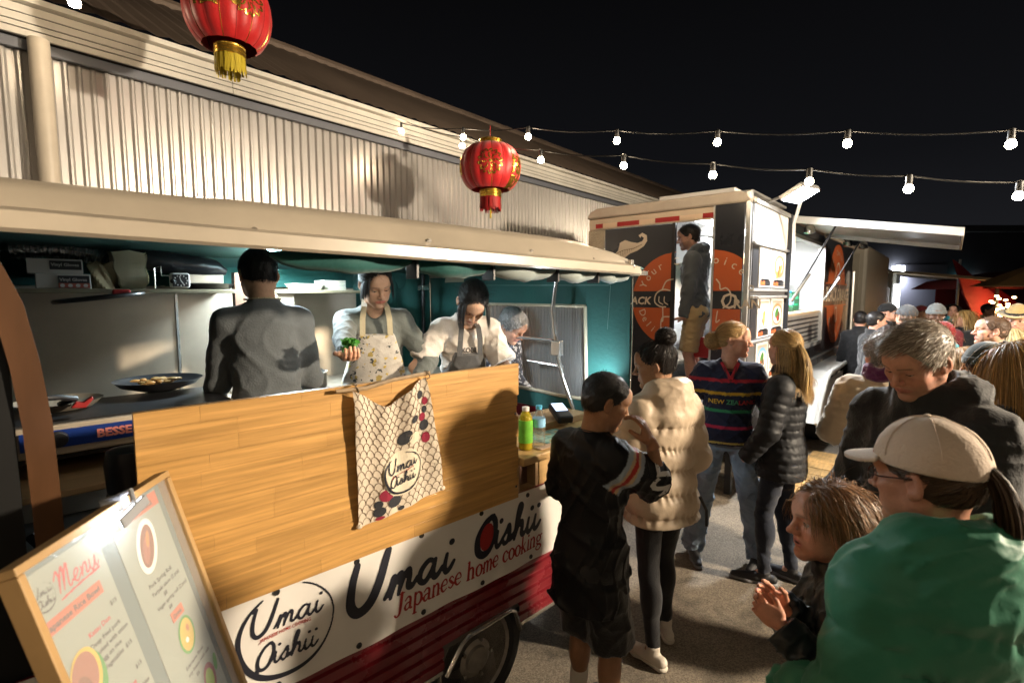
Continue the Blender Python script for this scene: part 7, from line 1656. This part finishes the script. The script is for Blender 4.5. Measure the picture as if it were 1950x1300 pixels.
p = Person('woman with a curly top bun in a long beige puffer coat and white sneakers', (.735,2.63,1.648), 118, seed=22, lean=1, head=(10,40,0), lod=0, build=1.06)
p.set_arm(1, (.24,.16,.92)); p.set_arm(-1, (-.20,.34,1.05)); p.set_leg(1, (.10,.04), -25); p.set_leg(-1, (-.13,-.10), 10); p.skin_head(tone=(.36,.20,.12), female=True, eye_open=.4, brow=BLKH, lip=(.36,.11,.09)); p.body(); p.hand(-1, (.3,.8,.3), (0,0,1)); p.finish_body()
p.top('puffer_coat', BEIGE, th=.040, hem=-.16, puff=(.115,.020), hood=1.15, wr=.005, slee_r=1.12, h=.0082, k=.04); p.trousers('leggings', LEG, th=.003, wr=.003, end=.05); p.shoes(WSH, WSO, ankle=.015, lace=SOCKW)
p.hairdo('bun', (.018,.013,.011), tie=(0,-.065,.115), cap=.008, buns=.048, curl=.6, n=3600, front=.068, w=.002)
st_ = MB().tube([p.P(.12,-.16,-.02), p.P(.16,-.17,-.10), p.P(.13,-.2,-.17)], .008, 6); m_ = mesh_of(st_.v, st_.f, 'bag_strap'); m_.materials.append(BLACKM); o_ = link(bpy.data.objects.new('bag_strap', m_)); o_.parent = p.root
er = MB().tube([s_p for s_p in [tuple(p.hM @ Vector((.083+.000*math.cos(a), -.005+.011*math.cos(a), -.046+.012*math.sin(a)))) for a in np.linspace(0,6.28,13)[:-1]]], .0012, 5, closed=True)

NV = (.014,.018,.045)
def rugby(s, v):
    L = s.loc(v); z = L[:,2].copy(); c = np.tile(np.array(NV), (len(v),1)); y, x = L[:,1], L[:,0]
    for sd in (1,-1):
        a, e, w = np.array(s.sh[sd]), np.array(s.arm[sd][0]), np.array(s.arm[sd][1]); near = np.abs(x) > .165
    for z0, hw, cc in ((.405,.011,(.40,.02,.035)),(.315,.011,(.55,.34,.03)),(.195,.011,(.03,.24,.10)),(.075,.010,(.40,.02,.06)),(-.03,.006,(.5,.4,.1))): c[np.abs(z-z0) < hw] = cc
    return c
p = Person('blonde woman in a navy striped NEW ZEALAND rugby jersey and blue jeans', (1.535,3.50,1.705), -108, seed=23, head=(2,78,-4), lod=0, build=1.04)
p.set_leg(1, (.20,.02), 10); p.set_leg(-1, (-.24,.04), -25); p.set_arm(1, (.24,.10,.90), (1,-.8,0)); p.set_arm(-1, (-.25,.06,.88), (-1,-.8,0)); p.skin_head(tone=FAIR, female=True, eye_open=.7, cheek=.25, browk=.35, brow=(.25,.15,.07)); p.body(); p.finish_body()
p.top('rugby_jersey', RUG, th=.024, hem=-.05, slee_r=1.2, wr=.012, neck_cut=.045, col=rugby, h=.0068)
for t_, x0, cc in (('NEW', -.135, (.60,.40,.05)), ('ZEA', -.022, (.08,.34,.18)), ('LAND', .055, (.50,.05,.06))):
    p.decal(text_mb(t_, .043, lambda x, y: tuple(p.P(-(x0+x)/p.S, .45, .245+y/p.S)), 'LEFT', bold=.0012, maxedge=.015), M('ink_'+t_, cc, .8), 'jersey_lettering', dirw=-p.fw)['kind'] = 'stuff'
cl_ = MB()
for sd in (1,-1): cl_.bar(p.P(sd*.052,.050,.52), p.P(0,.128,.415), .020, .030, tuple(p.fw))
m_ = mesh_of(cl_.v, cl_.f, 'collar_trim'); m_.materials.append(M('collar_red', (.40,.02,.035), .8)); o_ = link(bpy.data.objects.new('collar_trim', m_)); o_.parent = p.root
cd_ = MB().tube([p.P(-.055,.045,.54), p.P(-.03,.115,.46), p.P(0,.145,.40), p.P(.03,.115,.46), p.P(.055,.045,.54)], .003, 5).box(-.001,.001,0,.001,0,.001); m_ = mesh_of(cd_.v, cd_.f, 'necklace'); m_.materials.append(BLACKM); o_ = link(bpy.data.objects.new('necklace', m_)); o_.parent = p.root; o_['kind'] = 'stuff'
p.trousers('jeans', DEN, th=.016, flare=.030, wr=.013, end=-.07, knee_r=1.12, h=.0078); p.shoes(BSH, GSO); p.hairdo('bun', (.46,.30,.13), tie=(0,-.108,-.005), cap=.010, buns=.056, curl=.9, n=3200, front=.066, jit=.35)

p = Person('woman with a blonde ponytail in a black quilted jacket facing the trailer menus', (1.755,3.22,1.672), 138, seed=24, lean=-1, head=(-2,-34,0), lod=0, build=1.02)
p.set_arm(1, (.22,.20,.90)); p.set_arm(-1, (-.22,.17,.88), (-.6,-1,0)); p.set_leg(1, (.08,-.08), -10); p.set_leg(-1, (-.10,.05), 15); p.skin_head(tone=FAIR, female=True); p.body(); p.finish_body()
p.top('quilted_jacket', BLKN, th=.028, hem=-.17, puff=(.052,.0075), collar=.03, wr=.008, slee_r=1.12, h=.0072); p.trousers('jeans', NAVYL, th=.006, wr=.006, knee_r=.98); p.shoes(BSH, GSO)
p.hairdo('half', BLND, tie=(0,-.118,.03), tl=.40, length=.36, cap=.010, n=4200, wave=.12, tail_r=(.018,.045), torso_r=.035, jit=.38, front=.068, comb=(0,-.3,-1))
zp = MB().tube([p.P(-.175,.02,-.03), p.P(-.178,.01,-.07)], .004, 5); m_ = mesh_of(zp.v, zp.f, 'zip_pull'); m_.materials.append(M('zip_lime', (.35,.45,.12), .5)); o_ = link(bpy.data.objects.new('zip_pull', m_)); o_.parent = p.root

# ---- crowd on the right
p = Person('tall man with short greying hair and dark jacket looking down in the near crowd', (1.325, 1.68, 1.792), -166, seed=31, lean=4, head=(24,2,-4), lod=0, build=1.12, hs=1.0)
p.set_arm(1, (.22,.30,.98)); p.set_arm(-1, (-.22,.30,.95)); p.skin_head(tone=(.50,.245,.165), eye_open=.12, gaze_down=1.2, stubble=(.35,(.26,.15,.11)), cheek=.25, lip=(.40,.14,.11), brow=(.10,.06,.04), nose=1.15, jaw=1.08, ear=1.1); p.body(); p.finish_body()
p.top('jacket', DGREY, th=.034, collar=.035, hood=1.05, slee_r=1.2, wr=.013, h=.0085); p.trousers('trousers', BLKC)
V = Vol(np.array(p.N)-.15, np.array(p.N)+.12, .008); V.ell(p.N+p.fw*.02-p.up*.01, (.072,.066,.05), .01); V.cone(p.N, p.N+p.up*.2, .055, .06, .006, mode='s'); v, q = V.mesh(); mk_obj('shirt_collar', v, q, REDS, p.root)
p.hairdo('loose', (.115,.075,.045), length=.042, comb=(.35,.75,-.25), lift=.42, cap=.012, front=.074, n=5200, w=.0018, grey=(.55,(.44,.38,.31)), nape=-.06, jit=.35)

p = Person('woman in a beige baseball cap, glasses and green puffer jacket in the foreground', (0.944, 1.13, 1.6), 88, seed=32, lean=2, head=(6,30,0), lod=0, build=.98)
p.set_arm(1, (.26,.22,.95)); p.set_arm(-1, (-.27,.18,.95)); p.skin_head(tone=(.46,.22,.14), female=True, ear=1.05); p.body(); p.finish_body()
p.top('puffer_jacket', GRNP, th=.046, hem=-.18, puff=(.12,.028), hood=1.22, collar=.03, wr=.008, slee_r=1.0, h=.0070, k=.05); p.trousers('trousers', BLKC); p.cap_hat(CAPB, r=.014, top=.006); p.glasses(M('glasses_dark', (.05,.02,.02), .2))
p.hairdo('pony', (.075,.045,.025), tie=(0,-.122,.030), tl=.30, cap=.005, n=2600, torso_r=.07, tail_r=(.014,.03), front=.04)

p = Person('child with wavy brown hair and open mouth clasping hands in the foreground', (0.936, 1.42, 1.359), 150, seed=33, lean=3, head=(-3,24,0), lod=0, build=.98, hs=1.08)
hc = p.tolocal((0.685, 1.32, 1.06)); p.set_arm(1, (hc+Vector((.035,-.05,-.02)))/p.S, (1,-.3,-.8)); p.set_arm(-1, (hc+Vector((-.035,-.05,-.03)))/p.S, (-1,-.3,-.8)); p.skin_head(tone=(.55,.28,.19), eye_open=.8, mouth_open=.7, cheek=.28, nose=.75, browk=.5, brow=(.12,.07,.035), fat=1.05, lip=(.45,.15,.13)); p.body()
p.hand(1, (-.25,.75,.75), (.9,.3,.2), hk=.82, curl=(.25,.35,.4,.5), thumb=(.6,.3)); p.hand(-1, (.25,.85,.4), (-.9,.3,.3), hk=.82, curl=(.5,.6,.7,.7), thumb=(.5,.4)); p.finish_body()
p.top('jacket', KIDJ, th=.026, collar=.02, slee_r=1.15, wr=.015, h=.0075, wf=(36.,46.)); p.trousers('trousers', BLKC); p.hairdo('loose', (.20,.10,.042), length=.115, comb=(0,-.75,-1), lift=.35, cap=.012, front=.066, curl=.16, wave=.35, n=5600, w=.0022, jit=.4, torso_r=.0, part=.9)

p = Person('curly grey-haired person in a cream fleece and purple scarf behind the tall man', (2.272, 3.1, 1.643), 55, seed=34, head=(10,30,0), lod=1, build=1.12)
p.set_arm(-1, (-.30,.24,1.02)); p.set_arm(1, (.22,.3,.95)); p.skin_head(tone=FAIR, female=True); p.body(); p.finish_body(); p.top('fleece', FLEECE, th=.036, slee_r=1.35, wr=.012, hem=-.15); p.scarf(PURP); p.trousers('trousers', BLKC); p.hairdo('loose', (.16,.14,.13), length=.05, curl=.9, lift=.8, cap=.02, n=2600, grey=(.5,(.45,.42,.40)), comb=(0,0,-1))

p = Person('person in a dark green beanie facing left in the right-hand crowd', (2.781, 2.95, 1.594), 142, seed=35, head=(4,4,0), lod=0, build=1.0)
p.skin_head(tone=(.42,.23,.13), eye_open=.6, brow=BLKH, nose=.9); p.body(); p.finish_body(); p.top('jacket', BLKC, th=.03, collar=.02); p.trousers('trousers', BLKC); p.cap_hat(BEAN, r=.016, kind='beanie', top=.012); p.hairdo('loose', BLKH, length=.10, cap=.004, front=.03, n=1600, comb=(0,-.4,-1), lift=.1, nape=-.055)

p = Person('person with long straight blonde hair and black coat at the right edge', (2.221, 2.2, 1.699), 105, seed=36, head=(4,20,0), lod=0, build=1.0)
p.skin_head(tone=FAIR, female=True); p.body(); p.finish_body(); p.top('coat', BLKC, th=.028, collar=.02, hem=-.3); p.trousers('trousers', BLKC); p.hairdo('loose', (.38,.22,.075), length=.42, comb=(0,-.35,-1), lift=.1, cap=.010, n=4200, w=.0026, wave=.08, jit=.4, torso_r=.035)
sm = MB()
for a, b_ in (((-.10,-.12,.44),(-.13,-.165,.30)),((-.13,-.165,.30),(-.15,-.175,.10)),((-.15,-.175,.10),(-.16,-.17,-.1))): sm.bar(p.P(*a), p.P(*b_), .035, .006, tuple(p.fw))
m_ = mesh_of(sm.v, sm.f, 'bag_strap'); m_.materials.append(STRAP); o_ = link(bpy.data.objects.new('bag_strap', m_)); o_.parent = p.root

p = Person('bearded man with receding brown hair turned left in the right-hand crowd', (3.908, 4.1, 1.722), 148, seed=37, head=(-3,4,0), lod=0, build=1.1)
p.skin_head(tone=FAIR, stubble=(.55,(.24,.14,.09)), mouth_open=.6, smile=.4, cheek=.25, eye_open=.5, brow=(.10,.06,.03)); p.body(); p.finish_body(); p.top('coat', BLKC, th=.03, collar=.03); p.trousers('trousers', BLKC); p.hairdo('loose', (.10,.055,.03), length=.016, comb=(0,-.2,-1), cap=.004, front=.088, n=3800, w=.0016, bald=.25)

p = Person('man in a tan brimmed hat facing the camera at the right edge', (4.98, 5.0, 1.771), -138, seed=38, head=(10,0,0), lod=1, build=1.1)
p.skin_head(tone=FAIR, cheek=.2); p.body(); p.finish_body(); p.top('coat', DGREY, th=.03, collar=.02); p.trousers('trousers', BLKC); p.cap_hat(TAN, r=.012, kind='hat', band=BLACKM, top=.02); p.hairdo('loose', BRNH, length=.02, cap=.004, front=.04, n=900)

p = Person('woman with loose light brown hair between the tall man and the beanie', (3.326, 3.7, 1.516), 118, seed=39, head=(4,20,0), lod=1)
p.skin_head(tone=FAIR, female=True); p.body(); p.finish_body(); p.top('coat', fabric('rust_coat', (.12,.05,.025)), th=.03, hem=-.3); p.trousers('trousers', BLKC); p.hairdo('loose', (.24,.14,.06), length=.34, comb=(0,-.3,-1), lift=.1, cap=.009, n=2200, wave=.15, torso_r=.03)
p = Person('woman with pale blonde hair behind the bearded man', (4.561, 4.6, 1.591), 80, seed=40, lod=1)
p.skin_head(tone=FAIR, female=True); p.body(); p.finish_body(); p.top('coat', fabric('sand_coat', (.34,.24,.12)), th=.03, hem=-.3); p.trousers('trousers', BLKC); p.hairdo('loose', (.46,.36,.18), length=.36, comb=(0,-.3,-1), lift=.1, cap=.009, n=1600, torso_r=.03)

# far crowd
def far(label, top, face, seed, topm, hairc, tone=FAIR, female=False, hat=None, length=.03, head=(0,0,0), th=.03, hood=None, build=1.05, smile=0., stub=None):
    p = Person(label, top, face, seed=seed, head=head, lod=2, build=build); p.skin_head(tone=tone, female=female, smile=smile, eye_open=.6, stubble=stub); p.body(h=.02); p.finish_body(); p.top('coat', topm, th=th, hem=-.2, hood=hood, collar=None if hood else .02); p.trousers('trousers', BLKC); 
    if hat: p.cap_hat(*hat[:1], kind=hat[1], r=.014, band=BLACKM)
    p.hairdo('loose', hairc, length=length, cap=.008 if not hat else .003, front=.068 if not hat else .035, comb=(0,-.3,-1), lift=.2, torso_r=.03)
    return p
far('man in a black cap turned right beside the pale stall post', (5.18,7.0,1.765), -30, 51, BLKC, BLKH, hat=(BLKC,'cap'))
far('dark-haired man in profile at the left of the far crowd', (4.45,6.2,1.69), -10, 52, BLKC, BLKH)
far('woman with dark hair and black backpack seen from behind in the far crowd', (3.858, 5.2, 1.578), 85, 53, BLKC, (.02,.012,.01), female=True, length=.2)
far('person in a charcoal cap seen from behind above the tall man', (4.36, 5.6, 1.767), 85, 54, fabric('brown_coat', (.14,.09,.05)), BRNH, hat=(fabric('cap_charcoal', (.045,.048,.052)),'cap'), length=.06)
far('man in a grey beanie and maroon jumper facing the camera', (5.02,6.0,1.775), -128, 55, MARN, BLKH, tone=DARKT, hat=(GREYK,'beanie'), head=(8,8,0), build=1.2)
p = far('child with a red hood and bright cyan jacket in the far crowd', (4.43,5.2,1.60), -145, 56, CYAN, BLKH, tone=DARKT, smile=1., hood=1.)
V = Vol((-.15,-.18,-.16), (.15,.12,.17), .008); V.ell((0,-.02,.03), (.105,.115,.115), .01); V.ell((0,.08,-.02), (.075,.11,.105), .01, mode='s'); v, q = V.mesh(); mk_obj('hood', p.xf(v), q, REDH, p.root)
far('smiling woman with dark hair and teal scarf far back in the crowd', (6.95,8.0,1.745), -130, 57, BLKC, BLKH, female=True, length=.28, smile=1.).scarf(CYAN)
far('woman with honey blonde hair standing far back near the red flags', (6.25,7.0,1.68), 150, 58, BLKC, (.35,.22,.08), female=True, length=.3)
far('man in a maroon cap far back in front of the dark building', (7.26,9.0,1.69), -80, 59, BLKC, BLKH, hat=(MARN,'cap'), tone=TANT)
far('bareheaded man in black far back near the beige truck', (4.95,7.2,1.66), 60, 60, BLKC, BLKH)
far('woman in a red coat far back beyond the grey beanie', (8.4,10.2,1.66), -110, 61, REDH, BRNH, female=True, length=.25)
far('person in a brown jacket far back under the string of coloured lights', (9.0,9.6,1.72), -60, 62, fabric('brown_coat'), BLKH, tone=TANT)
# ---------------------------------------------------------------- far end of the yard
db = thing('far_building', 'dark building with a lit wall lamp closing the far end of the yard', 'building', (16,26,0))
part('wall', MB().box(9,60,26,34,0,5.0), M('far_wall', (.035,.036,.045), .8, var=(.5,.3)), db)
part('roof', MB().box(8.5,60.5,25.5,34.5,5.0,5.3), M('far_roof', (.05,.055,.06), .7), db)
for x in (13,16.2,19.5): part('roller_door', MB().box(x,x+2.6,25.95,25.99,0,3.4), M('far_door', (.06,.06,.075), .7), db)
lp_ = part('wall_lamp', MB().box(19.3,19.75,25.7,25.94,3.05,3.3), M('far_lamp', (1,1,1), .4, emit=((.88,.93,1), 30)), db)
wl2 = area_lamp('far_wall_light', (19.5,25.6,3.0), (19.5,26.2,0), 260, .3, (.85,.9,1.0), 170)
ft = thing('exit_sign', 'small lit teal and white sign on the far dark building', 'sign', (22,25.9,3))
part('panel', MB().box(22.6,23.2,25.8,25.9,2.45,2.85), M('sign_teal', (.1,.6,.6), .4, emit=((.25,.85,.85), 2.2)), ft); part('panel', MB().box(23.25,23.9,25.8,25.9,2.5,2.85), M('sign_white', (.8,.8,.8), .4, emit=((.9,.9,.85), 1.0)), ft)
RF = M('flag_red', (.30,.02,.025), .6, var=(2,.2))
def flag(label, x, y, pts, th=.06, mat=RF):
    t = thing('feather_flag', label, 'flag', (x,y,0)); part('cloth', MB().prism(pts, y-th/2, y+th/2, 'y'), mat, t, bevel=.02); part('pole', MB().tube([(x,y+.05,0),(x,y+.05,pts[0][1])], .03, 8), MST, t)
    return t
t = flag('tall pointed red flag rising above the far crowd', 12.3, 14.0, [(12.05,2.85),(12.2,2.75),(13.2,1.95),(13.75,1.3),(14.1,.55),(13.3,.3),(12.9,1.0),(12.4,1.9)])
flag('second red flag leaning at the right of the tall one', 13.6, 14.6, [(13.2,2.3),(13.4,2.4),(14.4,1.75),(14.9,1.2),(14.6,.6),(14.2,1.2)], mat=M('flag_red2', (.42,.015,.02), .6))
tn = thing('red_tent', 'dark red tent with glowing strings of lights at the right edge', 'tent', (16,13.5,0))
part('canopy', MB().prism([(12.9,2.05),(18,2.05),(17.6,2.4),(15.4,2.6),(13.4,2.3)], 13.6, 16.5, 'y'), M('tent_red', (.16,.012,.012), .7), tn)
part('back_curtain', MB().box(13.6,18,16.3,16.35,0,2.05), M('tent_red'), tn)
for x in (12.95,17.9): part('post', MB().box(x,x+.06,13.6,13.66,0,2.05), BLACKM, tn)
GLW = M('fairy_bulb', (1,.7,.4), .4, emit=((1,.55,.2), 22)); rr = random.Random(8)
for k in range(26):
    x = 13.0+rr.uniform(-.25,.25)*(1-k/40); z = 1.85-k*.035
    part('fairy_light', MB().sphere((x+.12*math.sin(k), 13.5, z), (.06,.03,.026), 8, 6), GLW, tn)
tt = thing('tan_parasol', 'tan parasol at the right edge behind the hat', 'parasol', (9.6,9.0,0))
part('canopy', MB().lathe([(1.3,2.05),(.7,2.35),(.05,2.62),(0,2.62)], (10.0,9.2,0), 8), M('parasol_tan', (.35,.22,.09), .8), tt); part('pole', MB().tube([(10.0,9.2,0),(10.0,9.2,2.6)], .03, 8), MST, tt)
